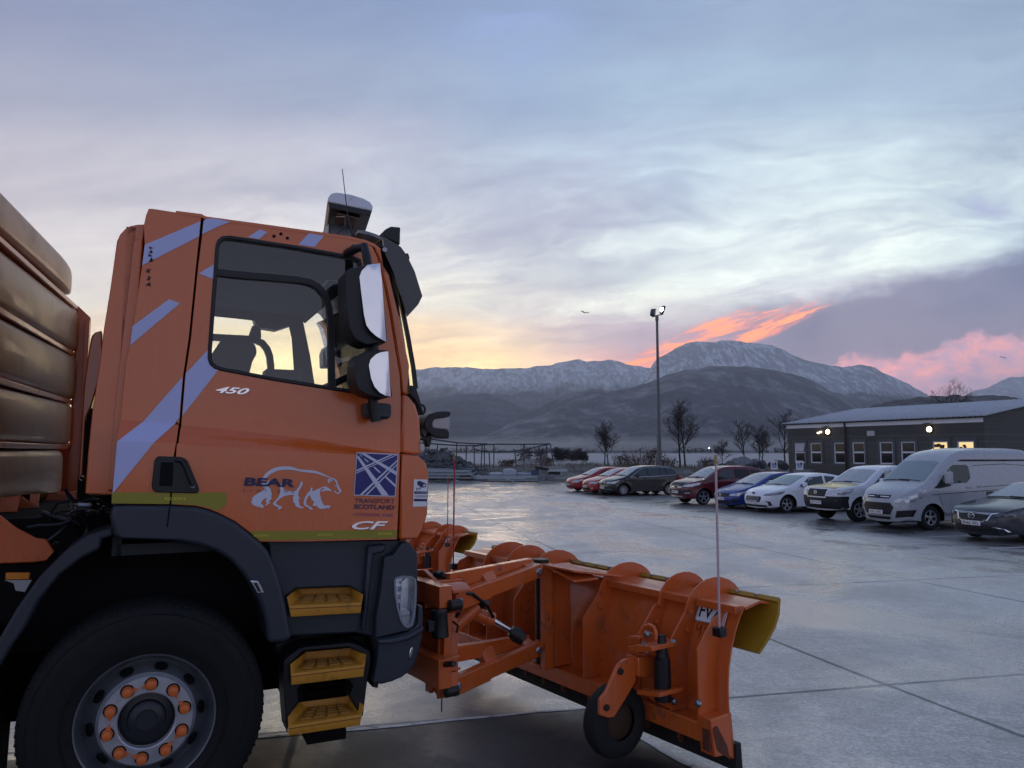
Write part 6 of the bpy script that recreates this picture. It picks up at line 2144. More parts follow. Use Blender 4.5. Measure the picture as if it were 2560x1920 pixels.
br.box(um - 0.075, um + 0.075, -w_ + 0.25, -w_ + 0.27, zz - 0.40, zz - 0.05)
br.box(um - 0.075, um - 0.06, -w_ + 0.25, -w_ + 0.45, zz - 0.40, zz - 0.05)
br.box(um + 0.06, um + 0.075, -w_ + 0.25, -w_ + 0.45, zz - 0.40, zz - 0.05)
br.build('light_bar_bracket', STEEL, lbo)
ab = ts(2, 1390, 520, -0.3)
am = ts(2, 1345, 340, -0.3)
at_ = ts(2, 1298, -62, -0.3)
ae = MB().tube([PT(*ab, -0.3), PT(*am, -0.3), PT(*at_, -0.3)], [0.007, 0.003, 0.0022], 8)
ae.lathe([(0.02, 0.0), (0.014, 0.03), (0.004, 0.05)], 'Z', 12, (ab[0], 0.3, ab[1] - 0.03))
ae.tube([PT(ab[0] - 0.09, ab[1], -0.3), PT(ab[0] - 0.04, ab[1] + 0.06, -0.32), PT(am[0], am[1] + 0.01, -0.36), PT(am[0], zz - 0.06, -0.6)], 0.004, 6)
ae.build('radio_aerial', BLACK, T)

# --- mirrors
wm_ = 0.20
mh = MB().plate(tp(wm_, 2, (1316, 880), (1325, 835), (1355, 805), (1480, 782), (1560, 775), (1625, 900), (1670, 1300), (1680, 1440), (1590, 1450), (1505, 1466), (1440, 1440), (1395, 1410), (1350, 1320), (1322, 1120)), PT, wm_ + 0.02, wm_ - 0.16)
mirror = mh.build('door_mirror', BLACK, T, bevel=0.035, seg=4)


def guard(name, poly, w0, parent, bulge=0.05):
    xs_ = [p[0] for p in poly]
    a0, a1 = min(xs_), max(xs_)
    P = lambda a, b: (a, -(w0 + bulge * (1 - (2 * (a - a0) / (a1 - a0) - 1) ** 2)), b)
    mb = MB().sheet(poly, P, grid=0.025)
    return mb.build(name, CHROME, parent, angle=60)


gpoly = tp(0.25, 2, (1458, 862), (1474, 812), (1515, 768), (1622, 756), (1640, 900), (1662, 1150), (1692, 1428), (1640, 1412), (1588, 1386), (1540, 1342), (1508, 1290), (1490, 1200), (1470, 1000))
guard('mirror_guard', gpoly, 0.225, mirror, 0.035)
mh2 = MB().plate(tp(wm_, 4, (1408, 55), (1440, 20), (1480, 5), (1600, -15), (1690, -10), (1700, 200), (1722, 385), (1640, 408), (1500, 372), (1425, 325), (1398, 250), (1396, 120)), PT, wm_ + 0.02, wm_ - 0.15)
mirror2 = mh2.build('wide_angle_mirror', BLACK, T, bevel=0.03, seg=4)
g2 = tp(0.25, 4, (1540, 110), (1552, 60), (1590, 20), (1630, 3), (1698, -8), (1708, 120), (1730, 382), (1668, 376), (1620, 350), (1580, 300), (1555, 225))
guard('mirror_guard', g2, 0.225, mirror2, 0.03)
arm = MB()
pa = [ts(2, x, y, 0.10) for x, y in ((1395, 610), (1450, 595), (1490, 610), (1500, 700), (1505, 800))]
arm.tube([PT(a, b, w) for (a, b), w in zip(pa, (-0.05, 0.02, 0.1, 0.12, 0.14))], 0.022, 12)
pb = tp(0.12, 2, (1560, 1440), (1565, 1520), 4, (1575, 380), (1590, 480), (1605, 600))
arm.tube([PT(*q, 0.12) for q in pb[:2]], 0.03, 12)
arm.tube([PT(*q, 0.08) for q in pb[2:]], 0.026, 12)
build_each(arm, 'mirror_arm', BLACK, mirror)
MB().plate(tp(0.0, 4, (1478, 452), (1500, 440), (1690, 450), (1698, 470), (1698, 560), (1670, 582), (1520, 580), (1482, 562)), PT, 0.06, -0.05).build('mirror_bracket', DGREY, T, bevel=0.012)
MB().plate(tp(0.0, 2, (1372, 600), (1395, 585), (1460, 592), (1460, 640), (1380, 645)), PT, 0.0, -0.06).build('mirror_bracket', BLACK, T, bevel=0.01)

# --- reflective stripes
def decal(name, poly_list, m, parent=T):
    mb = MB()
    for w, poly in poly_list:
        mb.sheet(tp(w + 0.003, *poly), PS(w + 0.003))
    return mb.build(name, m, parent)


decal('reflective_stripe', [(WA, (1, (1250, 602), (1260, 590), (1732, 390), (1720, 522), (1228, 772)))], REFLECT, quarter)
decal('reflective_stripe', [(WA, (1, (1760, 385), (1790, 368), (1850, 366), (1992, 395), (1900, 430), (1746, 502)))], REFLECT, door)
decal('reflective_stripe', [(WA, (1, (1145, 1298), (1458, 1066), (1554, 1100), (1126, 1462)))], REFLECT, quarter)
decal('reflective_stripe', [(WA, (2, (58, 842), (190, 764), (182, 890)))], REFLECT, door)
decal('reflective_stripe', [(WA, (2, (482, 528), (585, 462), (652, 484), (580, 546)))], REFLECT, door)
decal('reflective_stripe', [(WA, (2, (918, 592), (1010, 496), (1140, 516), (1058, 614)))], REFLECT, door)
decal('reflective_stripe', [(WA, (3, (1605, 325), (1795, 122), (1800, 200), (1822, 260), (1888, 292), (1575, 690)))], REFLECT, door)


def swage_stripe(name, up, lo, parent):
    """stripe bent over the sloping swage"""
    mb = MB()
    u, l = [ts(3, *q, WA) for q in up], [ts(3, *q, WC) for q in lo]
    vs, fs = [], []
    for s in range(9):
        t = s / 8
        e = t * t * (3 - 2 * t)
        w = WA + (WC - WA) * e + 0.004
        for i in range(2):
            vs.append((u[i][0] + (l[i][0] - u[i][0]) * t, -w, u[i][1] + (l[i][1] - u[i][1]) * t))
    for s in range(8):
        fs.append((s * 2, s * 2 + 1, s * 2 + 3, s * 2 + 2))
    mb.add(vs, fs, True)
    mb.sheet(tp(WA + 0.004, 3, (1578, 352), (1550, 700), *[(q[0], q[1]) for q in up[::-1]]), PS(WA + 0.004))
    mb.sheet(tp(WC + 0.004, 3, *lo, (972, 1362)), PS(WC + 0.004))
    return mb.build(name, REFLECT, parent)


swage_stripe('reflective_stripe', [(1240, 737), (1515, 755)], [(1012, 912), (1332, 920)], quarter)
# scuffed sticker remains
rs = random.Random(4)
mb = MB()
for i in range(60):
    t = rs.random()
    x, y = 1290 + 25 * rs.random() + 10 * sin(t * 9), 615 + t * 125
    if rs.random() < .25:
        x, y = 1270 + rs.random() * 25, 790 + rs.random() * 160
    q = ts(1, x, y, WA + 0.0045)
    s = 0.002 + 0.004 * rs.random()
    mb.add([PT(q[0] - s, q[1] - s * rs.random(), WA + .0045), PT(q[0] + s, q[1], WA + .0045), PT(q[0], q[1] + s * 1.5, WA + .0045)], [(0, 1, 2)])
mb.build('old_sticker', mat('dirty_glue', (0.05, 0.03, 0.025), 0.7), quarter)

# --- lime strips with lettering
decal('lime_strip', [(WC, (3, (966, 1350), (1472, 1352), (1464, 1452), (964, 1446)))], LIME, quarter)
decal('lime_strip', [(WC, (3, (1488, 1352), (1955, 1352), (1958, 1452), (1880, 1512), (1800, 1484), (1690, 1462), (1482, 1452)))], LIME, door)
decal('lime_strip', [(WC, (4, (505, 1548), (1772, 1538), (1768, 1606), (1000, 1622), (592, 1628), (520, 1575)))], LIME, door)
for n, p, q, h in ((3, (1425, 1417), (1600, 1417), 22), (4, (535, 1594), (656, 1594), 20), (4, (1085, 1588), (1210, 1587), 20), (4, (1605, 1579), (1722, 1578), 20)):
    mb = MB()
    lettering(mb, 'ECON', ts(n, *p, WC), ts(n, *q, WC), h * 0.28933 / 545, lambda a, b, z: (a, -(WC + 0.0055), b), bold=0.02)
    mb.build('strip_lettering', LIMETXT, door)

# --- door handle
hd = tp(WC, 3, (1332, 1085), (1345, 1052), (1372, 1038), (1560, 1044), (1600, 1058), (1625, 1085), (1715, 1300), (1722, 1330), (1702, 1356), (1660, 1358), (1350, 1350), (1318, 1330), (1310, 1295))
h_ = MB().plate(hd, PT, WC + 0.012, WC - 0.005)
ho = h_.build('door_handle', BLACK, door, bevel=0.008, seg=3)
MB().plate(tp(WC + 0.02, 3, (1390, 1090), (1500, 1092), (1490, 1300), (1375, 1295)), PT, WC + 0.0135, WC).build('handle_recess', BLACKM, ho, bevel=0.003)
MB().plate(stroke(tp(WC + 0.02, 3, (1518, 1070), (1570, 1078), (1600, 1120), (1670, 1300)), 0.02), PT, WC + 0.03, WC + 0.01).build('handle_lever', BLACK, ho, bevel=0.006)
a, b = ts(3, 1664, 1296, WC + .015)
MB().lathe([(0.010, 0.012), (0.010, 0.026), (0.0, 0.028)], 'Y', 16, (a, 0, b), -1).build('key_lock', ZINC, ho)

# --- badges and livery
for body, p, q, h, w, sh in (('450', (200, 352), (492, 372), 58, WA, 0.45), ('CF', (1376, 1532), (1688, 1532), 76, WC, 0.35)):
    mb = MB()
    lettering(mb, body, ts(4, *p, w), ts(4, *q, w), h * 0.28933 / 530, lambda a, b, z: (a, -(w + 0.006 + z * 0.02), b), bold=0.03, shear=sh, extrude=0.2)
    mb.build('chrome_badge', CHROME, door)
livery = MB()
bear = [
    [(675, 365), (700, 330), (740, 285), (800, 240), (870, 205), (960, 185), (1050, 178), (1150, 183), (1230, 205), (1300, 230), (1400, 240), (1500, 245), (1600, 262), (1680, 290), (1760, 330), (1830, 365), (1900, 385), (1945, 420), (1970, 480), (1990, 530), (2030, 600), (2020, 625), (1985, 655), (1940, 648), (1905, 620), (1896, 595), (1915, 600), (1945, 634), (1975, 632), (1990, 610), (1975, 580), (1955, 540), (1945, 490), (1925, 440), (1890, 408), (1830, 385), (1750, 352), (1650, 318), (1550, 292), (1450, 285), (1350, 275), (1280, 258), (1200, 242), (1100, 235), (1000, 240), (920, 255), (850, 285), (790, 320), (750, 360), (740, 420), (650, 420)],
    [(660, 440), (755, 440), (770, 412), (782, 430), (765, 520), (820, 590), (827, 650), (810, 705), (835, 725), (770, 790), (805, 800), (720, 862), (714, 846), (745, 800), (708, 796), (745, 720), (690, 742), (650, 790), (640, 822), (680, 850), (685, 880), (650, 912), (640, 890), (560, 870), (490, 840), (485, 812), (463, 795), (500, 752), (468, 742), (520, 690), (600, 640), (690, 590), (712, 540), (690, 545), (665, 520), (655, 480)],
    [(1000, 440), (1022, 430), (1027, 560), (1050, 590), (1100, 610), (1245, 600), (1270, 560), (1310, 500), (1335, 430), (1362, 460), (1356, 500), (1310, 580), (1290, 620), (1280, 690), (1307, 710), (1290, 760), (1300, 830), (1320, 870), (1387, 890), (1360, 905), (1310, 900), (1240, 870), (1215, 800), (1195, 800), (1190, 720), (1215, 670), (1120, 675), (1050, 690), (990, 720), (930, 770), (900, 800), (900, 825), (950, 860), (1000, 872), (995, 905), (965, 915), (932, 935), (925, 925), (950, 892), (870, 855), (840, 825), (870, 790), (930, 720), (965, 660), (975, 600), (965, 540)],
    [(1505, 545), (1532, 540), (1522, 610), (1570, 595), (1640, 560), (1700, 552), (1665, 590), (1657, 650), (1670, 720), (1692, 790), (1730, 855), (1830, 852), (1847, 888), (1820, 875), (1827, 912), (1790, 895), (1740, 910), (1680, 915), (1630, 900), (1600, 860), (1570, 866), (1530, 850), (1555, 800), (1550, 770), (1508, 766), (1520, 740), (1488, 720), (1500, 690), (1470, 680), (1440, 730), (1420, 790), (1425, 840), (1480, 870), (1532, 900), (1525, 937), (1500, 915), (1490, 937), (1460, 890), (1390, 860), (1373, 810), (1390, 740), (1420, 680), (1450, 630), (1480, 610)],
    [(1665, 540), (1740, 528), (1790, 540), (1830, 570), (1874, 612), (1800, 600), (1740, 600), (1676, 622), (1690, 592), (1740, 562)],
    [(1795, 400), (1830, 393), (1872, 420), (1865, 442), (1835, 420), (1820, 430), (1842, 455), (1810, 470), (1788, 440)],
    [(1912, 508), (1947, 515), (1937, 542)]]
for q in bear:
    livery.sheet([ts(9, x, y, WC + .003) for x, y in q], PS(WC + 0.003))
livery.build('white_bear_emblem', DECALW, door)
mb = MB()
lettering(mb, 'BEAR', ts(9, 338, 512, WC), ts(9, 1218, 540, WC), 150 * .14467 / 545, lambda a, b, z: (a, -(WC + 0.0055), b), bold=0.055, shear=0.08)
lettering(mb, 'SCOTLAND', ts(9, 332, 608, WC), ts(9, 1212, 636, WC), 40 * .14467 / 545, lambda a, b, z: (a, -(WC + 0.0055), b), spacing=2.6)
mb.build('livery_lettering', NAVY, door)
mb = MB()
lettering(mb, 'TRANSPORT', ts(4, 1404, 1304, WC), ts(4, 1748, 1310, WC), 42 * .28933 / 515, lambda a, b, z: (a, -(WC + 0.004), b))
lettering(mb, 'SCOTLAND', ts(4, 1397, 1355, WC), ts(4, 1744, 1363, WC), 42 * .28933 / 515, lambda a, b, z: (a, -(WC + 0.004), b), bold=0.035)
mb.build('livery_lettering', NAVY, door)
mb = MB()
lettering(mb, 'CÒMHDHAIL ALBA', ts(4, 1390, 1418, WC), ts(4, 1738, 1422, WC), 36 * .28933 / 515, lambda a, b, z: (a, -(WC + 0.004), b))
mb.build('livery_lettering', NAVYL, door)
lw = MB().sheet(tp(WC + .003, 4, (1421, 866), (1784, 881), (1759, 1250), (1398, 1240)), PS(WC + .003))
lw.build('logo_border', DECALW, door)
lb = MB().sheet(tp(WC + .0045, 4, (1428, 874), (1776, 889), (1752, 1242), (1405, 1232)), PS(WC + .0045))
lb.build('logo_field', mat('logo_blue', (0.012, 0.014, 0.16), 0.3), door)
lines = MB()
for q in ([(1428, 893), (1445, 905), (1700, 1240), (1640, 1238), (1428, 915)], [(1458, 876), (1500, 878), (1770, 1035), (1768, 1068)], [(1445, 880), (1452, 880), (1473, 903), (1466, 906)], [(1483, 920), (1494, 920), (1528, 950), (1518, 954)],
          [(1563, 992), (1580, 992), (1632, 1040), (1620, 1046)], [(1660, 1076), (1680, 1074), (1757, 1145), (1756, 1168)], [(1423, 1018), (1715, 887), (1736, 888), (1422, 1034)], [(1421, 1042), (1758, 889), (1772, 890), (1420, 1050)],
          [(1448, 1234), (1776, 928), (1775, 944), (1474, 1235)], [(1496, 1236), (1774, 964), (1773, 976), (1514, 1236)]):
    lz = WC + 0.0055 + 0.0003 * len(lines.v) / 4
    lines.sheet(tp(lz, 4, *q), PS(lz))
lines.build('logo_lines', DECALW, door)
ck = MB().sheet(tp(0.003, 4, (1918, 1100), (2036, 1102), (2030, 1334), (1908, 1336)), PS(0.003))
cko = ck.build('camera_notice', mat('notice_white', (0.72, 0.74, 0.78), 0.4), T)
ck = MB()
for q in ([(1945, 1122), (1965, 1112), (2022, 1136), (2026, 1150), (2020, 1168), (1990, 1172), (1950, 1150)], [(1968, 1165), (1978, 1165), (1976, 1186), (1946, 1186), (1946, 1198), (1940, 1198), (1940, 1172), (1946, 1172), (1946, 1180), (1968, 1180)],
          [(1922, 1204), (2033, 1206), (2033, 1226), (1921, 1226)], [(1918, 1268), (2031, 1270), (2030, 1290), (1917, 1290)], [(1925, 1240), (2028, 1241), (2028, 1245), (1925, 1244)], [(1925, 1250), (2028, 1251), (2028, 1255), (1925, 1254)]):
    ck.sheet(tp(0.0045, 4, *q), PS(0.0045))
ck.build('camera_symbol', NAVY, cko)
ck = MB()
lettering(ck, 'CCTV IN OPERATION', ts(4, 1928, 1220, 0), ts(4, 2028, 1221, 0), 10 * .289 / 510, lambda a, b, z: (a, -0.0065, b))
ck.sheet(tp(0.006, 4, (1992, 1158), (2008, 1140), (2018, 1145), (2014, 1164)), PS(0.006))
ck.build('notice_lettering', DECALW, cko)

# --- wheel arch, lower cab
arch_out = [(3, 962, 1468), (3, 1462, 1468), (3, 1690, 1478), (3, 1800, 1505), (3, 1900, 1543), (3, 2030, 1610), (4, 505, 1575), (4, 600, 1655), (6, 240, 330), (6, 310, 480), (6, 360, 640), (6, 400, 820), (6, 430, 1000), (6, 455, 1095), (6, 380, 1130), (6, 245, 1138)]
arch_in = [(5, 1848, 760), (5, 1835, 640), (5, 1800, 530), (5, 1745, 420), (5, 1670, 310), (5, 1590, 225), (5, 1490, 162), (5, 1390, 125), (5, 1150, 86), (5, 810, 76), (5, 778, 40), (3, 946, 1560)]
wa = 0.03
MB().plate(P_(wa, arch_out) + P_(wa, arch_in), PT, wa, -0.30, (), 0.1).build('wheel_arch', DGREY, T, bevel=0.022, seg=4)
a, b = ts(3, 1465, 1480, wa + .001)
c_ = ts(3, 1445, 1650, wa + .001)
MB().plate(stroke([(a, b), c_], 0.006), PT, wa + 0.002, wa - .01).build('arch_joint', BLACKM, T)
ml = MB().plate(tp(wa, 6, (85, 590), (155, 592), (210, 700), (150, 705)), PT, wa + 0.008, wa - 0.01)
mlo = ml.build('side_marker', CHROME, T, bevel=0.004)
MB().plate(tp(wa + .008, 6, (118, 612), (145, 612), (180, 685), (160, 690)), PT, wa + 0.0105, wa).build('marker_lens', BLACK, mlo)
# step housing and bumper
MB().plate(tp(-0.05, 6, (200, 240), (1400, 240), (1385, 330), (1250, 390), (1200, 700), (1170, 1090), (1000, 1050), (440, 1080), (300, 1140), (250, 300)), PT, -0.06, -0.4, [tp(-0.05, 10, (76, 205), (106, 396), (798, 356), (812, 184), (688, 108), (164, 128))], 0.2).build('step_panel', DGREY, T, bevel=0.01)
MB().plate(tp(-0.02, 6, (1110, 290), (1270, 280), (1250, 350), (1160, 370), (1090, 1030), (1050, 1040)), PT, -0.02, -0.1).build('step_panel_edge', DGREY, T, bevel=0.012)
MB().plate(tp(-0.25, 6, (300, 1140), (560, 1050), (1180, 1060), (1180, 1180), (1130, 1200), (640, 1180), (500, 1200), (415, 1240), (305, 1240)), PT, -0.25, -0.6).build('step_housing', BLACK, T, bevel=0.01)
hl_hole = tp(0.0, 6, (1336, 590), (1345, 572), (1400, 558), (1480, 562), (1508, 580), (1516, 640), (1512, 760), (1500, 900), (1482, 975), (1450, 992), (1420, 980), (1390, 930), (1362, 830), (1342, 720))
bp = tp(0.0, 6, (1250, 392), (1330, 372), (1400, 270), (1470, 265), (1500, 310), (1534, 360), (1535, 700), (1528, 960), (1490, 1020), (1170, 1092), (1180, 900), (1225, 640))
MB().plate(bp, PT, 0.0, -0.5, [hl_hole], 0.1).build('headlamp_surround', DGREY, T, bevel=0.02, seg=3)
bl = tp(0.02, 6, (1172, 1100), (1300, 1085), (1440, 1050), (1515, 1000), (1540, 960), (1545, 830), (1575, 810), (1585, 860), (1584, 1000), (1575, 1080), (1555, 1180), (1530, 1270), (1480, 1370), (1400, 1430), (1320, 1465), (1230, 1490), (1150, 1482), (1190, 1280), (1195, 1130))
bu = MB().plate(bl, PT, 0.02, -0.6, (), 0.1)
buo = bu.build('bumper_corner', DGREY, T, bevel=0.03, seg=4)
MB().plate(tp(0.03, 6, (1180, 1102), (1300, 1092), (1450, 1058), (1530, 1010), (1580, 980), (1585, 1020), (1520, 1075), (1420, 1115), (1290, 1140), (1195, 1135)), PT, 0.045, -0.3).build('bumper_lip', DGREY, buo, bevel=0.015, seg=3)
MB().plate(tp(0.035, 6, (1478, 1180), (1495, 1165), (1500, 1200), (1490, 1260), (1470, 1285), (1465, 1240)), PT, 0.028, 0.0).build('tow_eye_recess', CHROME, buo, bevel=0.004)
MB().plate(tp(-0.5, 6, (1200, 300), (1400, 300), (1440, 900), (1440, 1150), (1300, 1380), (1100, 1380)), PT, -0.5, -1.9).build('radiator_front', BLACK, T, bevel=0.03)
# headlamp
hl = MB().plate(hl_hole, PT, -0.05, -0.14)
hlo = hl.build('headlamp', mat('lamp_reflector', (0.55, 0.57, 0.62), 0.16, metal=0.9, vary=0.2, scale=20), T)
MB().sheet(inset(hl_hole, -0.002), lambda a, b: (a, 0.002, b), grid=0.04).build('headlamp_lens', glass_mat('lamp_glass', (0.86, 0.88, 0.9), 0.3), hlo)
hp = MB().plate(tp(-0.03, 6, (1385, 840), (1440, 840), (1465, 860), (1460, 890), (1375, 895), (1395, 600), (1430, 570), (1420, 700)), PT, -0.02, -0.05)
hp.plate(tp(-0.03, 6, (1375, 905), (1470, 895), (1460, 960), (1430, 975), (1395, 940)), PT, -0.02, -0.05)
for yy_ in (635, 705, 775):
    hp.plate(stroke(tp(-0.04, 6, (1340, yy_), (1400, yy_ - 3)), 0.003), PT, -0.02, -0.05)
build_each(hp, 'headlamp_bezel', mat('bright_trim', (0.7, 0.72, 0.76), 0.2, metal=0.8), hlo)
MB().plate(stroke(hl_hole + hl_hole[:1], 0.010), PT, 0.008, -0.03).build('headlamp_rim', mat('grey_trim', (0.22, 0.24, 0.28), 0.35), hlo)


# --- yellow steps
def step_tray(front_top, front_bot, lipfrac, back_line, top_edge, w0=0.02, dep=0.17, slots=True):
    """cupped tread: points measured in region 10; front_* = left/right corners on the outer face"""
    fl, fr = [ts(10, *q, w0) for q in front_top]       # top corners of the tray's ends
    bl_, br_ = [ts(10, *q, w0) for q in front_bot]
    kl, kr = [ts(10, *q, w0 - dep) for q in back_line]
    tl, tr = [ts(10, *q, w0 - dep) for q in top_edge]
    ll = (bl_[0] + (fl[0] - bl_[0]) * lipfrac, bl_[1] + (fl[1] - bl_[1]) * lipfrac)
    lr = (br_[0] + (fr[0] - br_[0]) * lipfrac, br_[1] + (fr[1] - br_[1]) * lipfrac)
    mb = MB()
    A = lambda q: PT(q[0], q[1], w0)
    B = lambda q: PT(q[0], q[1], w0 - dep)
    vs = [A(bl_), A(br_), A(lr), A(ll), B(kr), B(kl), B(tr), B(tl), A(fr), A(fl)]
    mb.add(vs, [(0, 1, 2, 3), (3, 2, 4, 5), (5, 4, 6, 7), (3, 5, 7, 9), (2, 8, 6, 4)])
    # underside and back to give it body
    o_ = [PT(q[0], q[1] - 0.0, w0 - 0.0) for q in (bl_, br_)] + [PT(kr[0], bl_[1], w0 - dep - .01), PT(kl[0], bl_[1], w0 - dep - .01)]
    mb.add(o_, [(3, 2, 1, 0)])
    ob = mb.build('cab_step', YSTEP, T, fix=False)
    so = ob.modifiers.new('thick', 'SOLIDIFY')
    so.thickness = 0.008
    so.offset = 0
    bv = ob.modifiers.new('bevel', 'BEVEL')
    bv.width, bv.segments, bv.limit_method, bv.angle_limit = 0.005, 2, 'ANGLE', radians(40)
    # grip bars
    gb = MB()
    for r in range(4):
        for c_ in range(4):
            t0, t1 = 0.12 + c_ * 0.2, 0.12 + c_ * 0.2 + 0.15
            f = 0.22 + r * 0.19
            pts = []
            for t in (t0, t1):
                fx, fz = ll[0] + (lr[0] - ll[0]) * t, ll[1] + (lr[1] - ll[1]) * t
                bx, bz = kl[0] + (kr[0] - kl[0]) * t, kl[1] + (kr[1] - kl[1]) * t
                pts.append(Vector((fx + (bx - fx) * f, -(w0 - dep * f), fz + (bz - fz) * f + 0.008)))
            gb.beam(pts[0], pts[1], 0.010, 0.010)
    build_each(gb, 'tread_bar', mat('worn_step', (0.30, 0.14, 0.02), 0.6, dirt=(0.03, 0.02, 0.01), dirt_amt=0.9, scale=25), ob)
    sl = MB()
    d0 = (ll[0], ll[1] - 0.012), (lr[0], lr[1] - 0.012)
    sl.plate(stroke(d0, 0.003), PT, w0 + 0.0055, w0)
    sl.build('lip_groove', mat('step_groove', (0.16, 0.07, 0.01), 0.7), ob)
    return ob


step_tray([(72, 205), (816, 182)], [(106, 400), (798, 358)], 0.52, [(215, 190), (690, 178)], [(160, 126), (690, 106)])
step_tray([(108, 870), (848, 778)], [(110, 1072), (824, 986)], 0.52, [(235, 835), (690, 795)], [(250, 748), (690, 708)])
step_tray([(82, 1390), (824, 1275)], [(84, 1574), (790, 1466)], 0.50, [(265, 1300), (660, 1262)], [(180, 1248), (700, 1180)])
fr = MB()
fr.plate(tp(0.0, 10, (45, 860), (80, 815), (180, 740), (240, 715), (700, 670), (800, 700), (900, 750), (910, 800), (905, 900), (875, 1040), (830, 1400), (800, 1400), (702, 1190), (735, 1100), (690, 1040), (600, 1030), (500, 1050), (300, 1075), (210, 1090), (180, 1130), (188, 1240), (105, 1385), (80, 1570), (60, 1380), (45, 1100)), PT, -0.02, -0.20, [tp(0.0, 10, (112, 870), (240, 750), (690, 712), (845, 785), (825, 990), (115, 1070))])
fr.plate(tp(-0.19, 10, (90, 850), (240, 735), (690, 700), (860, 770), (850, 1000), (100, 1080)), PT, -0.19, -0.2)
fr.build('step_frame', BLACK, T, bevel=0.01)
MB().plate(tp(-0.3, 10, (290, 1075), (680, 1040), (640, 1085), (520, 1110), (495, 1150), (470, 1112), (320, 1108)), PT, -0.3, -0.5).build('sump_guard', BLACKM, T)
MB().plate(tp(-0.15, 10, (850, 560), (960, 620), (975, 690), (920, 1060), (870, 1050), (905, 860), (900, 760)), PT, -0.06, -0.5).build('bumper_bracket', BLACK, T)

# --- chassis, wheel house, front mudguard strip
MB().plate(tp(0.0, 5, (780, 0), (700, 25), (600, 55), (460, 150), (260, 350), (110, 560), (-30, 800), (-30, 1000), (60, 850), (170, 690), (270, 500), (410, 330), (560, 215), (690, 150), (700, 78), (790, 60)), PT, -0.02, -0.34).build('rear_mudguard', mat('mudguard_plastic', (0.028, 0.032, 0.042), 0.5), T, bevel=0.012)
ch = MB()
ch.box(-6.2, 1.25, 0.62, 0.70, 0.62, 0.95)
ch.box(-6.2, 1.25, 1.75, 1.83, 0.62, 0.95)
ch.box(-1.1, 0.95, 0.40, 2.0, 0.80, 1.42)
ch.box(-0.09, 0.09, 0.30, 2.1, 0.42, 0.62)
ch.box(-6.2, -0.9, 0.5, 1.95, 0.72, 1.2)
ch.box(0.85, 1.2, 0.5, 1.9, 0.45, 0.95)
ch.box(0.75, 0.95, 0.25, 2.2, 0.24, 0.50)  # low blocks from here down added to stop light passing under the lorry
ch.box(-1.0, 0.7, 0.8, 1.6, 0.38, 0.80)
ch.box(0.52, 1.25, 2.05, 2.30, 0.30, 1.2)
ch.box(-6.0, -0.75, 1.6, 2.3, 0.32, 1.0)
ch.build('chassis', BLACKM, T)
MB().plate([(-0.68, 0.14), (-0.575, 0.14), (-0.565, 0.60), (-0.62, 0.95), (-0.74, 0.95)], PT, -0.03, -0.42).build('mud_flap', BLACKM, T, bevel=0.006)
ft_ = MB().box(-2.5, -0.86, 0.08, 0.75, 0.30, 0.98)
ft_.build('fuel_tank', BLACK, T, bevel=0.06, seg=4)
hoses = MB()
rs = random.Random(9)
for i in range(26):
    a, b = ts(11, 980 + rs.random() * 480, 380 + rs.random() * 420, -0.35)
    w = -0.25 - rs.random() * 0.3
    p0 = Vector((a, -w, b))
    pts = [p0]
    d = Vector((rs.uniform(-1, 1), rs.uniform(-.3, .3), rs.uniform(-1, .6))).normalized()
    for s in range(4):
        d = (d + Vector((rs.uniform(-.6, .6), rs.uniform(-.3, .3), rs.uniform(-.6, .6)))).normalized()
        pts.append(pts[-1] + d * 0.045)
    hoses.tube(pts, rs.choice((0.006, 0.009, 0.012)), 6)
build_each(hoses, 'hydraulic_hose', BLACK, T)
ft = MB()
for x, y in ((1040, 470), (1010, 565), (960, 605), (1355, 340), (1220, 570), (1385, 540), (1130, 85), (770, 1000)):
    a, b = ts(11, x, y, -0.2)
    ft.lathe([(0.010, 0.18), (0.012, 0.2), (0.010, 0.24)], 'Y', 8, (a, 0, b))
a, b = ts(11, 1075, 465, -0.25)
ft.tube([PT(a, b, -0.25), PT(a + 0.05, b, -0.25)], 0.012, 8)
build_each(ft, 'hose_fitting', ZINC, T)

# --- wheels
tyre = MB().lathe([(0.292, -0.03), (0.300, -0.002), (0.325, 0.010), (0.37, 0.020), (0.43, 0.024), (0.47, 0.018), (0.50, 0.006), (0.519, -0.012), (0.530, -0.035), (0.535, -0.06), (0.535, -0.26), (0.515, -0.295), (0.45, -0.31), (0.30, -0.31)], 'Y', 96, (0, 0, 0.543), -1)
for r in (0.352, 0.445, 0.492):
    tyre.lathe([(r - 0.003, 0.012), (r - 0.001, 0.0235 if r < .46 else .013), (r + 0.001, 0.0235 if r < .46 else .013), (r + 0.003, 0.010)], 'Y', 96, (0, 0, 0.543), -1)
for i in range(84):
    a = 2 * pi * i / 84
    R = Matrix.Translation((0, 0, 0.543)) @ Matrix.Rotation(a, 4, 'Y')
    tyre.box(0.505, 0.5318, 0.018, 0.05, -0.006, 0.006, R)
wheel = tyre.build('front_wheel', RUBBER, T, angle=30)
rim = MB().lathe([(0.285, -0.29), (0.285, -0.03), (0.292, -0.008), (0.298, 0.004), (0.305, 0.006), (0.306, -0.002), (0.302, -0.01)], 'Y', 80, (0, 0, 0.543), -1)
rim2 = MB().lathe([(0.215, -0.0285), (0.208, -0.0205), (0.204, -0.0085), (0.200, -0.0025), (0.130, -0.0005), (0.1245, -0.0045), (0.1215, -0.03)], 'Y', 80, (0, 0, 0.543), -1)
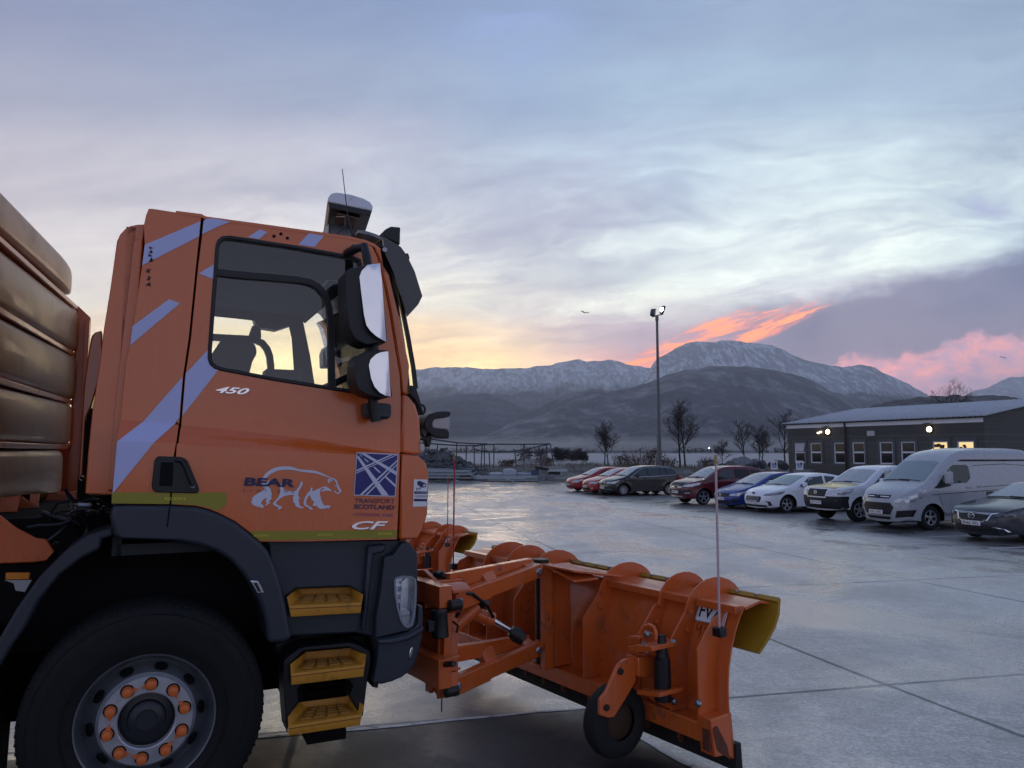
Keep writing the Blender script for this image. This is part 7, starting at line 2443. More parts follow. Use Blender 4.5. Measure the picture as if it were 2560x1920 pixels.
rim.lathe([(0.290, -0.012), (0.278, -0.05), (0.268, -0.085), (0.262, -0.092), (0.25, -0.085), (0.215, -0.03), (0.208, -0.022), (0.204, -0.010), (0.200, -0.004), (0.130, -0.002), (0.1245, -0.006), (0.122, -0.03)], 'Y', 80, (0, 0, 0.543), -1)
rimo = rim.build('rim', STEEL, wheel, angle=28)
rim2.build('nut_ring', mat('bright_ring', (0.42, 0.44, 0.48), 0.36, metal=0.5, vary=0.1, scale=12, dirt=(0.16, 0.15, 0.14), dirt_amt=0.4), rimo, angle=28)
dk = MB()
for i in range(10):
    a = radians(-4.9 + 18 + 36 * i)
    M = Matrix.Translation((0, 0, 0.543)) @ Matrix.Rotation(a, 4, 'Y') @ Matrix.Translation((0, 0.0475, 0.236)) @ Matrix.Rotation(radians(-57), 4, 'X')
    vs = [M @ Vector((0.030 * cos(2 * pi * j / 20), -0.0, 0.020 * sin(2 * pi * j / 20))) for j in range(20)]
    vs2 = [M @ Vector((0.030 * cos(2 * pi * j / 20), -0.012, 0.020 * sin(2 * pi * j / 20))) for j in range(20)]
    dk.add(vs2, [tuple(range(20))])
    dk.add(vs + vs2, [(j, (j + 1) % 20, 20 + (j + 1) % 20, 20 + j) for j in range(20)])
build_each(dk, 'hand_hole', BLACKM, rimo)
hb = MB().lathe([(0.122, -0.035), (0.118, -0.03), (0.112, -0.055), (0.085, -0.05), (0.08, -0.03), (0.065, -0.018), (0.045, -0.016), (0.04, -0.022), (0.0, -0.022)], 'Y', 60, (0, 0, 0.543), -1)
hb.build('hub', mat('hub_black', (0.020, 0.022, 0.030), 0.4, vary=0.3, scale=14), wheel)
ptr = [170, 60, -60, 160, -40, 30, 160, -20, 160, 20]
for i in range(10):
    a = radians(-4.9) + radians(36) * i
    cx, cz = 0.1675 * sin(-a) * -1, 0.543 + 0.1675 * cos(a)
    cx = 0.1675 * sin(radians(4.9 + 36 * i))
    cz = 0.543 + 0.1675 * cos(radians(4.9 + 36 * i))
    nt = MB().lathe([(0.0245, -0.004), (0.0235, 0.022), (0.020, 0.034), (0.010, 0.038), (0.0, 0.039)], 'Y', 20, (cx, 0, cz), -1)
    tang = Vector((cos(radians(4.9 + 36 * i)), -sin(radians(4.9 + 36 * i)))) * (1 if i % 2 else -1)
    rad = Vector((sin(radians(4.9 + 36 * i)), cos(radians(4.9 + 36 * i))))
    dr = (tang * 0.92 - rad * 0.38).normalized()
    sd = Vector((-dr.y, dr.x))
    tri = [(cx + sd.x * 0.022, cz + sd.y * 0.022), (cx + dr.x * 0.047, cz + dr.y * 0.047), (cx - sd.x * 0.022, cz - sd.y * 0.022)]
    nt.plate(tri, PT, 0.012, 0.001)
    nto = nt.build('wheel_nut', NUTCAP, wheel)
    MB().lathe([(0.031, -0.004), (0.031, -0.0005), (0.0, -0.0005)], 'Y', 20, (cx, 0, cz), -1).build('nut_recess', BLACKM, nto)
wheel.scale = (0.944,) * 3
wheel.location = (0, 0, 0.543 * 0.056)
w2 = wheel.copy()
COL.objects.link(w2)
w2.parent = T
w2.location = (0, 2.5, 0.543 * 0.056)
w2.rotation_euler = (0, 0, pi)

# --- hopper body behind the cab
UH = -0.625
hop = empty('hopper_frame', (0, 0, 0))
bpy.data.objects.remove(hop)


def hz_at(yD, d=5.53):
    return 1.73 + (977 - yD) / 1650 * d


def rounded_bar(z0, z1, y0, y1, u0, u1, r, name, m, endr):
    """transverse pressed panel: rounded in section, rounded at its far end"""
    zc, hh = (z0 + z1) / 2, (z1 - z0) / 2
    mb = MB()
    prof = []
    nS = 20
    stations = [y0, y0 + (y1 - y0) * .4, y1 - endr, y1 - endr * .7, y1 - endr * .4, y1 - endr * .18, y1 - endr * .05, y1]
    fac = [1, 1, 1, .96, .86, .68, .45, .12]
    vs, fs = [], []
    for y, f in zip(stations, fac):
        for j in range(nS):
            a = 2 * pi * j / nS
            ca, sa = cos(a), sin(a)
            e = 0.34
            du = math.copysign(abs(ca) ** e, ca) * r * f
            dz = math.copysign(abs(sa) ** e, sa) * hh * (0.35 + 0.65 * f)
            vs.append((u1 - r + du - 0.108 * (2.5 - y), y, zc + dz))
    for i in range(len(stations) - 1):
        for j in range(nS):
            fs.append((i * nS + j, i * nS + (j + 1) % nS, (i + 1) * nS + (j + 1) % nS, (i + 1) * nS + j))
    fs.append(tuple(range(nS)))
    fs.append(tuple((len(stations) - 1) * nS + j for j in reversed(range(nS))))
    mb.add(vs, fs, True)
    return mb.build(name, m, T, angle=50)


zs = [(2.845, 3.06), (2.455, 2.765), (2.105, 2.43), (1.78, 2.08), (1.42, 1.755)]
for i, (z0, z1) in enumerate(zs):
    rounded_bar(z0, z1, -0.3, 2.56 - (0.06 * max(0, i - 2)), UH - 0.5, UH + (0.07 if i else 0.06), 0.11, 'hopper_panel', HOPPER, 0.60 if i == 0 else (0.06 if i < 4 else 0.30))
rl = MB()
for z in (2.79, 2.443, 2.093, 1.768):
    rl.beam((UH - 0.30 + 0.045, -0.3, z), (UH + 0.02, 2.60, z), 0.09, 0.034)
build_each(rl, 'hopper_rail', ORANGE2, T, bevel=0.006)
ps = MB()
pu = [ts(1, x, 1300, -2.6)[0] for x in (655, 782)]
ps.plate([(pu[0], 1.35), (pu[1], 1.35), (pu[1], ts(1, 780, 1230, -2.6)[1]), (ts(1, 680, 1130, -2.6)[0], ts(1, 680, 1130, -2.6)[1]), (pu[0], ts(1, 655, 1150, -2.6)[1])], PT, -2.56, -2.64)
ps.box(pu[1] - 0.03, pu[1], 2.50, 2.60, 1.35, 2.70)
ps.box(UH - 1.0, pu[1] - 0.02, 2.66, 2.68, 1.25, 1.80)
ps.build('hopper_post', ORANGE2, T, bevel=0.004)
hb_ = MB()
hb_.plate([(UH - 0.62, 1.40), (UH - 5.4, 1.40), (UH - 5.4, 2.68), (UH - 0.62, 2.68)], PT, -0.10, -2.45)
hb_.build('hopper_body', ORANGE2, T, bevel=0.03)
# sub-frame plates under the hopper
sf = MB()
for w, m_, pts in ((-0.9, 0, (11, (-60, 370), (280, 320), (1060, 262), (1070, 400), (1010, 395), (990, 300), (540, 300), (530, 500), (300, 340), (240, 580), (-60, 600))),
                   (-0.35, 0, (11, (-60, 590), (0, 600), (100, 680), (240, 780), (500, 915), (640, 930), (752, 1100), (640, 1230), (480, 1250), (-60, 1270)))):
    sf.plate(tp(w, *pts), PT, w, w - 0.02)
sf.plate(tp(-1.9, 11, (530, 290), (1010, 285), (1010, 400), (600, 520), (530, 480)), PT, -1.9, -1.95)
sf.plate(tp(-1.2, 11, (280, 330), (620, 545), (740, 575), (520, 780), (200, 600)), PT, -1.2, -1.25)
build_each(sf, 'subframe_plate', ORANGE2, T, bevel=0.005)
rr = ts(11, 935, 300, -0.8)
rq = ts(11, 935, 500, -0.8)
MB().tube([PT(*rr, -0.8), PT(*rq, -0.8)], 0.006, 8).build('gas_strut', ZINC, T)
sm = MB().plate(tp(-0.2, 11, (75, 1398), (412, 1398), (405, 1485), (72, 1488)), PT, -0.2, -0.23)
sm.build('amber_marker', AMBER, T, bevel=0.004)
MB().plate(tp(-0.215, 11, (60, 1495), (440, 1492), (345, 1659), (215, 1640), (190, 1540)), PT, -0.215, -0.225).build('marker_bracket', ZINC, T)
MB().plate(tp(-1.0, 1, (795, 1430), (805, 1400), (830, 1372), (890, 1355), (900, 1659), 3, (800, 620), (755, 720), (728, 1210), (690, 1210), (735, 450), (765, 230)), PT, -0.9, -1.15).build('air_intake', ORANGE, T, bevel=0.02)
MB().plate(tp(-0.6, 3, (800, 630), (770, 680), (748, 760), (728, 1210), (690, 1215), (680, 1420), (960, 1430), (960, 1370), (740, 1365), (770, 900)), PT, -0.5, -0.8).build('dark_gap_block', BLACKM, T)  # black block added to stand in for the dark gap behind the cab

# --- working lamp on the front corner
wl = -0.30
lo = MB().plate(tp(wl, 12, (115, 340), (125, 290), (150, 240), (185, 195), (290, 162), (400, 155), (475, 160), (482, 185), (470, 225), (400, 245), (270, 255), (232, 290), (228, 370), (250, 385), (360, 400), (440, 410), (462, 450), (460, 525), (440, 535), (280, 520), (210, 480), (150, 420), (120, 380)), PT, wl, wl - 0.16)
lo.plate(tp(wl, 12, (60, 520), (180, 515), (185, 480), (245, 500), (250, 560), (230, 640), (210, 655), (190, 640), (180, 590), (160, 552), (60, 550)), PT, wl - 0.04, wl - 0.10)
lo.plate(tp(wl, 12, (75, 345), (105, 335), (110, 420), (165, 500), (150, 520), (110, 470), (75, 540)), PT, wl - 0.05, wl - 0.09)
loo = lo.build('working_lamp', BLACK, T, bevel=0.012, seg=3)
MB().plate(tp(wl, 12, (232, 285), (270, 258), (470, 228), (476, 350), (462, 440), (440, 408), (360, 398), (250, 380), (230, 360)), PT, wl - 0.01, wl - 0.15).build('lamp_lens', CLEAR, loo, bevel=0.008)
rb = MB()
for i in range(7):
    y = 270 + i * 20
    rb.plate(stroke(tp(wl, 12, (240, y), (470, y - 8)), 0.003), PT, wl - 0.004, wl - 0.02)
build_each(rb, 'lens_rib', mat('lens_rib', (0.50, 0.44, 0.44), 0.3), loo)

# ------------------------------------------------------------------ snow ploughs
PA = atan2(0.563, 0.826)
PN = Vector((cos(PA), sin(PA), 0))
PV = Vector((-sin(PA), cos(PA), 0))
PO = Vector((1.204, 4.30, 0))


def pq(n, x, y, off):
    """measured point -> local plough point on the vertical plane `off` metres ahead of the blade"""
    ox, oy, s = REG[n]
    d = ray(ox + x * s, oy + y * s)
    t = (off - (EYE - PO).dot(PN)) / d.dot(PN)
    p = EYE + d * t
    return Vector((off, (p - PO).dot(PV), p.z))


def pa_(n, x, y, a0):
    """same, on the vertical plane a0 metres in from the near end of the blade"""
    ox, oy, s = REG[n]
    d = ray(ox + x * s, oy + y * s)
    t = (a0 - (EYE - PO).dot(PV)) / d.dot(PV)
    p = EYE + d * t
    return Vector(((p - PO).dot(PN), a0, p.z))


YPLATE = mat('yellow_polymer', (0.36, 0.205, 0.014), 0.42, vary=0.10, scale=6, dirt=(0.20, 0.13, 0.03), dirt_amt=0.5)
RODRED = mat('red_rod', (0.42, 0.018, 0.03), 0.4)
RODPINK = mat('faded_rod', (0.52, 0.40, 0.42), 0.45)
RODTIP = mat('bare_wood', (0.42, 0.28, 0.12), 0.6)
RUST = mat('worn_rust', (0.12, 0.035, 0.018), 0.75, vary=0.4, scale=25)
RUBBERB = mat('rubber_edge', (0.012, 0.012, 0.013), 0.8, vary=0.3)



def make_plough(loc, label, letters, near_rod, with_mast=True):
    R = empty('snow_plough', loc, PA, label, 'snow plough', 'snow ploughs standing on the yard')
    L = 2.98
    # mouldboard
    prof = [(0.03, 0.10), (0.008, 0.18), (0.0, 0.26), (-0.005, 0.36), (-0.005, 0.45), (0.005, 0.54), (0.03, 0.64), (0.065, 0.73), (0.11, 0.81), (0.15, 0.862)]
    front = [(n + 0.012, z) for n, z in prof]
    m = MB()
    m.plate(prof + front[::-1], lambda a, b, d: (a, d, b), 0.03, L)
    m.plate([(0.145, 0.858), (0.28, 0.884), (0.365, 0.866), (0.366, 0.850), (0.28, 0.868), (0.15, 0.842)], lambda a, b, d: (a, d, b), 0.02, L)
    board = m.build('mouldboard', ORANGE2, R, bevel=0.003, angle=25)
    # yellow front lining and snow deflector
    fp = [(0.365, 0.878), (0.385, 0.897), (0.40, 0.885), (0.395, 0.858), (0.385, 0.80), (0.345, 0.73), (0.285, 0.67), (0.20, 0.605), (0.19, 0.615), (0.27, 0.685), (0.33, 0.745), (0.365, 0.81), (0.375, 0.86)]
    MB().plate(fp, lambda a, b, d: (a, d, b), -0.03, L + 0.03).build('snow_deflector', YPLATE, R, angle=30)
    # ribs with round heads
    k = 0
    for a, disc in ((0.12, 0), (0.33, 0.20), (0.58, 0.17), (1.10, 0.20), (1.90, 0.20), (2.28, 0.17), (2.55, 0.20), (2.93, 0)):
        pts = [(0.02, 0.26), (-0.145, 0.262), (-0.145, 0.645), (-0.01, 0.80)]
        if disc:
            cz = 0.978 - disc
            cn = 0.25
            for i in range(13):
                t = pi - i * pi / 12
                pts.append((cn + disc * 1.30 * cos(t), cz + disc * sin(t)))
            pts.append((0.36, 0.80))
        else:
            pts += [(0.13, 0.85), (0.17, 0.86)]
        rib_f = [(n + 0.006, z) for n, z in prof if z >= 0.27][::-1]
        MB().plate(pts + rib_f, lambda p, q, d: (p, d, q), a - 0.006, a + 0.006).build('rib', ORANGE2, R, bevel=0.002)
        if disc:
            bt = MB()
            for (n_, z_) in ((0.02, 0.80), (-0.005, 0.70)):
                bt.lathe([(0.018, -0.012), (0.018, -0.02), (0.011, -0.02), (0.011, -0.03), (0.0, -0.03)], 'Y', 8, (n_, a, z_))
            build_each(bt, 'rib_bolt', ORANGE2, R)
    wb_ = MB()
    for a in (0.128, 0.338, 0.588, 1.108, 1.908, 2.288, 2.558):
        wp = []
        for i, (n_, z_) in enumerate([q for q in prof if q[1] >= 0.26]):
            wp.append((n_ - 0.004, a + 0.0015 * sin(i * 2.1), z_))
        wb_.tube(wp, 0.0055, 5)
    build_each(wb_, 'weld_bead', ORANGE2, R)
    tr = MB()
    for a0, a1 in ((0.015, 0.30), (0.35, 1.08), (1.12, 1.30), (1.45, 1.88), (1.92, 2.53), (2.57, 2.96)):
        tr.beam((0.085, a0, 0.868), (0.085, a1, 0.868), 0.055, 0.012)
        tr.beam((0.062, a0, 0.850), (0.062, a1, 0.850), 0.010, 0.034)
    build_each(tr, 'top_rail', ORANGE2, R, bevel=0.002)
    lr_ = MB()
    lr_.box(-0.135, 0.005, 0.10, L - 0.02, 0.155, 0.258)
    lr_.build('bottom_rail', ORANGE2, R, bevel=0.008)
    # end cheek, wear strip
    MB().plate([(-0.12, 0.10), (-0.145, 0.30), (0.02, 0.31), (0.045, 0.08), (0.03, 0.055), (-0.02, 0.09)], lambda p, q, d: (p, d, q), 0.03, 0.13).build('end_shoe', ORANGE2, R, bevel=0.006)
    ws = MB().plate([(-0.13, 0.22), (-0.135, 0.255), (-0.10, 0.262), (-0.02, 0.14), (0.0, 0.062), (-0.03, 0.085), (-0.06, 0.10), (-0.10, 0.13)], lambda p, q, d: (p, d, q), 0.0285, 0.032)
    ws.box(-0.147, -0.125, 0.045, 0.09, 0.13, 0.24)
    ws.build('rust_patch', RUST, R)
    re = MB()
    re.plate([(0.03, -0.0), (0.035, 0.14), (0.075, 0.14), (0.085, 0.0)], lambda p, q, d: (p, d, q), 0.015, L + 0.02)
    re.build('rubber_blade', RUBBERB, R)
    tn = MB()
    rs = random.Random(3)
    a = 0.12
    while a < L - 0.1:
        tn.plate([(0.0, 0.15), (-0.02, 0.15), (-0.03, 0.08), (-0.015, 0.055), (0.0, 0.07)], lambda p, q, d: (p, d, q), a, a + 0.03)
        a += 0.22 + rs.random() * 0.1
    build_each(tn, 'tine_bracket', RUST, R)
    fb = MB()
    for i in range(20):
        fb.lathe([(0.012, 0.0), (0.012, 0.012), (0.0, 0.014)], 'Z', 8, (0.375, 0.12 + i * 0.145, 0.885))
    build_each(fb, 'deflector_bolt', ZINC, R)
    # plate with the fleet letters
    def PL(a, z, d):
        t = (z - 0.74) / 0.12
        return (0.062 + 0.058 * t - 0.012 - d, a, z)
    pc = [(0.10, 0.750), (0.10, 0.862), (0.298, 0.862), (0.305, 0.858), (0.312, 0.758), (0.302, 0.748)]
    npl = MB().plate(pc, lambda a, b, d: PL(a, b, d), 0.002, -0.004)
    npo = npl.build('number_plate', PLATEW, R)
    t = MB()
    lettering(t, letters, (0.292, 0.772), (0.135 if len(letters) > 2 else 0.20, 0.772), -0.073, lambda a, b, z: PL(a, 1.544 - b, 0.004) if False else PL(a, b, 0.004), bold=0.02)
    t.plate(stroke([(0.103, 0.752), (0.103, 0.858), (0.298, 0.858), (0.307, 0.752), (0.103, 0.752)], 0.003), lambda a, b, d: PL(a, b, d), 0.0035, 0.0)
    t.build('plate_lettering', PLATEK, npo)
    sc = MB()
    for q in ([(0.295, .73), (.292, .70), (.27, .705), (.26, .73), (.265, .68), (.275, .655)], [(.235, .715), (.22, .725), (.21, .71), (.235, .67), (.20, .675)]):
        pth = [Vector((0.045 + 0.22 * (z - 0.68) - 0.003, a_, z)) for a_, z in q]
        sc.tube(pth, 0.0022, 5)
    sc.build('paint_scribble', mat('marker_brown', (0.14, 0.03, 0.012), 0.6), R)
    # marker rods
    for a, mt in ((0.03, near_rod), (L - 0.03, RODRED)):
        n0 = -0.06
        rd = MB().tube([(n0, a, 0.76), (n0 + 0.004, a + 0.002, 1.2), (n0 + 0.006, a + 0.004, 1.685)], 0.0068, 8)
        rdo = rd.build('marker_rod', mt, R)
        MB().tube([(n0 + 0.006, a + 0.004, 1.665), (n0 + 0.006, a + 0.004, 1.715)], 0.0075, 8).build('rod_tip', RODTIP, rdo)
        MB().box(n0 - 0.028, n0 + 0.028, a - 0.03, a + 0.03, 0.725, 0.775).build('rod_clamp', BLACK, rdo, bevel=0.006)
    # castor wheel
    ca = 0.53
    wc = pa_(8, 378, 1235, ca)
    cw_ = MB().lathe([(0.10, -0.055), (0.13, -0.066), (0.17, -0.064), (0.195, -0.048), (0.205, -0.02), (0.205, 0.02), (0.195, 0.048), (0.17, 0.064), (0.13, 0.066), (0.10, 0.055)], 'Y', 40, (wc.x, ca, 0.207))
    cwo = cw_.build('castor_wheel', RUBBERB, R)
    MB().lathe([(0.0, -0.05), (0.06, -0.05), (0.102, -0.035), (0.102, 0.035), (0.06, 0.05), (0.0, 0.05)], 'Y', 30, (wc.x, ca, 0.207)).build('rim', mat('castor_hub', (0.045, 0.022, 0.012), 0.7, vary=0.4, scale=20), cwo)
    ar = MB()
    po = lambda off, pts: [tuple(pq(8, x, y, off).yz) for x, y in pts]
    pl_ = lambda a0, pts: [tuple(pa_(8, x, y, a0).xz) for x, y in pts]
    PF = lambda a, b, d: (d, a, b)
    PG = lambda p, q, d: (p, d, q)
    a0 = ca - 0.095
    ar.plate(pl_(a0, [(400, 950), (440, 912), (490, 898), (528, 898), (528, 1060), (445, 1200), (375, 1310), (335, 1316), (275, 1295), (278, 1185), (320, 1130)]), PG, a0, a0 + 0.022)
    ar.plate(pl_(a0 - 0.03, [(542, 896), (640, 890), (668, 905), (662, 1000), (640, 1034), (545, 1030)]), PG, a0 - 0.03, a0 + 0.07)
    ar.plate(pl_(ca + 0.09, [(400, 950), (490, 898), (560, 898), (528, 1060), (375, 1310), (275, 1295), (320, 1130)]), PG, ca + 0.075, ca + 0.095)
    ao = ar.build('castor_arm', ORANGE2, R, bevel=0.006)
    off = -0.42
    hb = MB()
    for x, y in ((415, 990), (318, 1240)):
        p = pa_(8, x, y, a0)
        hb.lathe([(0.018, 0.0), (0.018, -0.012), (0.0, -0.014)], 'Y', 10, (p.x, a0, p.z), 1)
    build_each(hb, 'arm_bolt', GREASE, ao)
    pv = pq(8, 655, 1000, -0.26)
    MB().lathe([(0.0, -0.12), (0.045, -0.12), (0.048, 0.0), (0.045, 0.11), (0.035, 0.12), (0.02, 0.24), (0.0, 0.24)], 'Z', 24, (-0.22, pv.y - 0.02, 0.46)).build('castor_pivot', BLACK, R)
    bk = MB()
    for y_ in (758, 848):
        bk.plate(po(-0.30, [(468, y_ - 6), (480, y_ - 12), (545, y_ - 6), (545, y_ + 12), (490, y_ + 8), (470, y_ + 6)]), PF, -0.30, -0.25)
    bk.plate(po(-0.22, [(575, 800), (640, 785), (740, 800), (742, 832), (640, 838), (580, 826)]), PF, -0.34, -0.14)
    ep = [pq(8, x, y, -0.26) for x, y in ((572, 760), (570, 705), (590, 678), (620, 672), (650, 688), (662, 720), (662, 775))]
    bk.tube(ep, 0.012, 8)
    bk.plate(po(-0.15, [(745, 765), (752, 1240), (735, 1245), (560, 1150), (570, 880), (560, 700)]), PF, -0.14, -0.15)
    bk.plate(po(-0.28, [(575, 1110), (735, 1130), (735, 1160), (575, 1140)]), PF, -0.33, -0.15)
    bk.build('castor_bracket', ORANGE2, R, bevel=0.003)
    ch = MB()
    for i in range(7):
        c = pq(8, 575 + 14 * sin(i * 1.3), 795 + i * 10, -0.33)
        ch.tube([c + Vector((0, 0.012 * cos(t_), 0.010 * sin(t_))) for t_ in (0, 1.2, 2.4, 3.6, 4.8, 6.28)], 0.0025, 5, False)
    ch.build('safety_chain', ZINC, R)
    bb = MB()
    for x, y, o_ in ((788, 796, -0.145), (790, 1195, -0.145), (958, 1212, -0.145), (608, 735, -0.27)):
        c = pq(8, x, y, o_)
        bb.lathe([(0.022, 0.0), (0.022, -0.012), (0.012, -0.022), (0.0, -0.022)], 'X', 10, (o_, c.y, c.z))
    build_each(bb, 'hex_bolt', ZINC, R)
    # centre post
    ps_ = MB()
    ps_.box(-0.26, -0.19, 1.36, 1.42, 0.27, 0.97)
    ps_.box(-0.19, -0.01, 1.395, 1.405, 0.27, 0.90)
    ps_.box(-0.26, 0.0, 1.42, 1.54, 0.27, 0.285)
    ps_.plate([(-0.26, 0.955), (-0.26, 0.97), (0.16, 0.90), (0.16, 0.885)], lambda p, q, d: (p, d, q), 1.05, 1.54)
    ps_.plate([(1.36, 0.97), (1.05, 0.905), (1.05, 0.89), (1.36, 0.955)], lambda p, q, d: (d, p, q), -0.26, -0.05)
    ps_.build('centre_post', ORANGE2, R, bevel=0.004)
    MB().lathe([(0.0, 0.27), (0.04, 0.27), (0.04, 0.96), (0.055, 0.965), (0.055, 0.99), (0.0, 0.99)], 'Z', 20, (-0.2, 1.485, 0.0)).build('pivot_pin', GREASE, R)
    if not with_mast:
        return R
    # push frame: upper and lower A-arms
    A = lambda x, y, o_: pq(7, x, y, o_)
    for zt, near0, near1, far0, far1, cross in (
            ('upper_arm', (450, 812), (1150, 548), (390, 640), (1075, 505), [(760, 590), (1075, 512)]),
            ('lower_arm', (440, 1510), (1150, 1195), (400, 1250), (1050, 1140), [(750, 1225)])):
        m = MB()
        n0, n1 = A(*near0, -1.12), A(*near1, -0.30)
        f0, f1 = A(*far0, -1.12), A(*far1, -0.32)
        m.beam(n0, n1, 0.055, 0.092)
        m.beam(f0, f1, 0.055, 0.092)
        nn = n0 + (n1 - n0) * 0.42
        ff = f0 + (f1 - f0) * 0.42
        m.beam(nn, ff, 0.10, 0.06)
        nn = n0 + (n1 - n0) * 0.93
        ff = f0 + (f1 - f0) * 0.93
        m.beam(nn, ff, 0.10, 0.06)
        for p0, p1 in ((n0, n1),):
            e = p0 + (p1 - p0) * 0.36
            m.beam(p0 - (p1 - p0).normalized() * 0.02, e, 0.068, 0.104)
        m.beam(n1 + Vector((-0.01, 0, 0)), Vector((-0.19, 1.485, n1.z + 0.01)), 0.07, 0.05)
        ob = m.build(zt, ORANGE2, R, bevel=0.006)
        pn_ = MB()
        for c in (n0 + (n1 - n0) * 0.02, n1 - (n1 - n0) * 0.035):
            pn_.lathe([(0.026, 0.0), (0.026, -0.038), (0.016, -0.046), (0.0, -0.046)], 'Y', 12, tuple(c))
        build_each(pn_, 'arm_pin', ZINC, ob)
    off = -1.2
    po7 = lambda o_, pts: [tuple(pq(7, x, y, o_).yz) for x, y in pts]
    ms = MB()
    ms.plate(po7(off, [(60, 545), (195, 548), (235, 590), (290, 635), (318, 680), (332, 760), (332, 1400), (322, 1620), (285, 1560), (208, 1555), (206, 1400), (165, 1400), (120, 1380), (120, 900), (60, 800)]), PF, off, off + 0.03)
    ms.plate(po7(off, [(338, 718), (355, 715), (362, 1605), (340, 1612)]), PF, off - 0.03, off + 0.10)
    ms.plate(po7(off, [(366, 735), (395, 730), (398, 800), (462, 800), (470, 860), (440, 905), (396, 900), (385, 1370), (440, 1395), (446, 1560), (400, 1604), (368, 1605)]), PF, off - 0.02, off + 0.03)
    ms.plate(po7(off, [(330, 655), (400, 668), (440, 720), (440, 745), (330, 720)]), PF, off, off + 0.12)
    for y_ in (1280, 1375):
        ms.plate(po7(off, [(380, y_ - 18), (440, y_ - 12), (440, y_ + 12), (380, y_ + 10)]), PF, off - 0.03, off + 0.05)
    ms.box(off - 0.02, off + 0.03, 1.14 + 0.65, 1.14 + 0.95, 0.25, 1.0)
    ms.box(off - 0.10, off - 0.02, 0.95, 2.2, 0.42, 0.58)
    ms.box(off - 0.10, off - 0.02, 0.95, 2.2, 0.86, 0.98)
    mo = ms.build('mounting_frame', ORANGE2, R, bevel=0.004)
    sq = MB()
    q0 = [pq(7, x, y, off - 0.08) for x, y in ((135, 650), (232, 650), (232, 828), (135, 828))]
    a0, a1 = min(q.y for q in q0), max(q.y for q in q0)
    z0, z1 = min(q.z for q in q0), max(q.z for q in q0)
    t = 0.012
    for b in ((a0, a1, z0, z0 + t), (a0, a1, z1 - t, z1), (a0, a0 + t, z0, z1), (a1 - t, a1, z0, z1)):
        sq.box(off - 0.10, off + 0.16, b[0], b[1], b[2], b[3])
    sq.box(off - 0.02, off + 0.1, a0 + t, a1 - t, z0 + t, z1 - t)
    sq.build('box_tube', ORANGE2, mo, bevel=0.003)
    bo = MB()
    for x, y in ((290, 780), (190, 1235), (190, 1322), (268, 1423), (268, 1525), (222, 735)):
        c = pq(7, x, y, off)
        bo.lathe([(0.028, 0.0), (0.028, -0.02), (0.0, -0.022)], 'X', 6, (off, c.y, c.z))
    build_each(bo, 'frame_bolt', ORANGE2, mo)
    pi_ = MB()
    for x, y in ((425, 842), (395, 1556)):
        c = pq(7, x, y, off - 0.03)
        pi_.lathe([(0.032, 0.05), (0.032, -0.02), (0.02, -0.03), (0.0, -0.03)], 'X', 12, (off - 0.02, c.y, c.z))
    pi_.tube([pq(7, 185, 1345, off - 0.05), pq(7, 300, 1335, off - 0.06), pq(7, 450, 1325, off - 0.06)], 0.016, 8)
    build_each(pi_, 'locking_pin', GREASE, mo)
    c0, c1 = pq(7, 322, 875, off - 0.12), pq(7, 335, 1110, off - 0.12)
    rr_ = 0.047
    mk = MB().tube([c0, c0 + (c1 - c0) * 0.12, c0 + (c1 - c0) * .14, c1], [rr_ * 0.94, rr_, rr_ * .97, rr_], 20)
    mk.box(off - 0.20, off - 0.12 - rr_ + 0.012, c0.y - 0.03, c0.y + 0.005, c1.z + 0.04, c0.z - 0.05)
    mk.build('coupling_cap', BLACK, mo, bevel=0.004)
    # slewing ram and lift tube
    r0, r1, r2, r3 = A(470, 850, -1.0), A(770, 965, -0.78), A(925, 1055, -0.65), A(1000, 1110, -0.6)
    ram = MB().tube([r0, r1], 0.040, 16)
    ram.tube([r1 - (r1 - r0).normalized() * 0.05, r1], 0.045, 16)
    ramo = ram.build('slewing_ram', ORANGE2, R)
    MB().tube([r1, r2], 0.018, 12).build('ram_rod', CHROME, ramo)
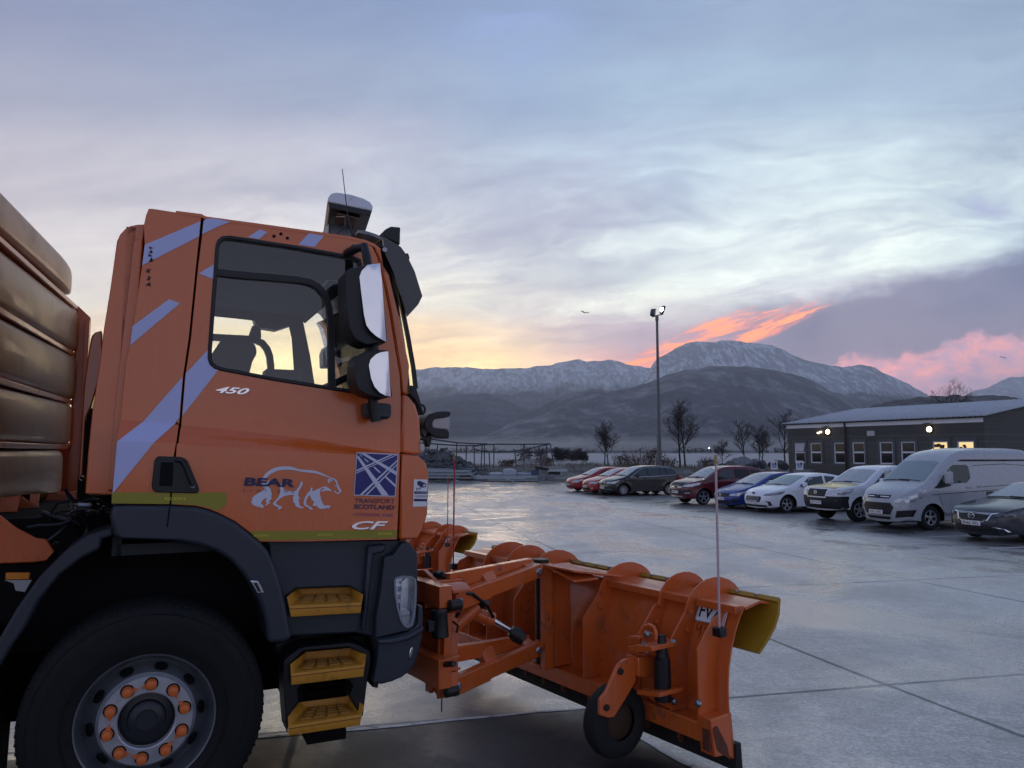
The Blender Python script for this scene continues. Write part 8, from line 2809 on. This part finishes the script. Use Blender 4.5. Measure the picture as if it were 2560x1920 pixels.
    MB().tube([r2 - (r3 - r2) * 0.1, r2 + (r3 - r2) * .5, r3 + (r3 - r2) * 0.3], [0.035, 0.05, 0.04], 10).build('ram_eye', GREASE, ramo)
    MB().tube([A(395, 1060, -1.1), A(640, 850, -0.9)], 0.042, 16).build('lift_tube', ORANGE2, R)
    MB().tube([A(625, 860, -0.9), A(720, 800, -0.86)], 0.03, 10).build('lift_pin', GREASE, R)
    ho = MB()
    ho.tube([A(305, 575, -1.15), A(340, 610, -1.12), A(400, 650, -1.1), A(470, 745, -1.08)], 0.014, 8)
    ho.tube([A(335, 560, -1.15), A(375, 600, -1.12), A(420, 660, -1.1), A(475, 740, -1.1)], 0.014, 8)
    ho.tube([A(300, 580, -1.15), A(330, 600, -1.15), A(375, 620, -1.13)], 0.022, 8)
    ho.tube([A(400, 970, -1.15), A(440, 960, -1.12), A(490, 900, -1.1)], 0.012, 8)
    ho.tube([A(425, 960, -1.12), A(480, 1010, -1.15), A(470, 1060, -1.12)], 0.007, 6)
    ho.tube([A(470, 745, -1.08), A(520, 800, -1.02), A(560, 880, -0.95), A(500, 900, -0.98), A(478, 850, -1.0)], 0.010, 8)
    ho.tube([A(475, 740, -1.10), A(600, 742, -1.0), A(720, 838, -0.86), A(775, 940, -0.80)], 0.010, 8)
    ho.tube([A(430, 700, -1.10), A(520, 735, -1.0), A(640, 800, -0.92)], 0.009, 8)
    build_each(ho, 'hydraulic_hose', BLACK, R)
    cn = MB()
    for i in range(8):
        c = pq(7, 346, 1615 + i * 14, off)
        cn.tube([c + Vector((0, 0.006 * cos(t_ + i), 0.010 * sin(t_))) for t_ in (0, 1.2, 2.4, 3.6, 4.8, 6.28)], 0.002, 5, False)
    cn.build('hanging_chain', GREASE, mo)
    return R


make_plough(PO, 'orange snow plough attached to the lorry, its pale marker rod at the near end', 'FVZ', RODPINK)
P2 = on_yard(1141, 1375 + 0)
p2xy = Vector((-0.83, 10.75, 0))
make_plough((p2xy.x, p2xy.y, yard_z(p2xy.y)), 'smaller-looking orange snow plough farther back, behind the lorry cab, with a red marker rod', 'FJ', RODRED, False)
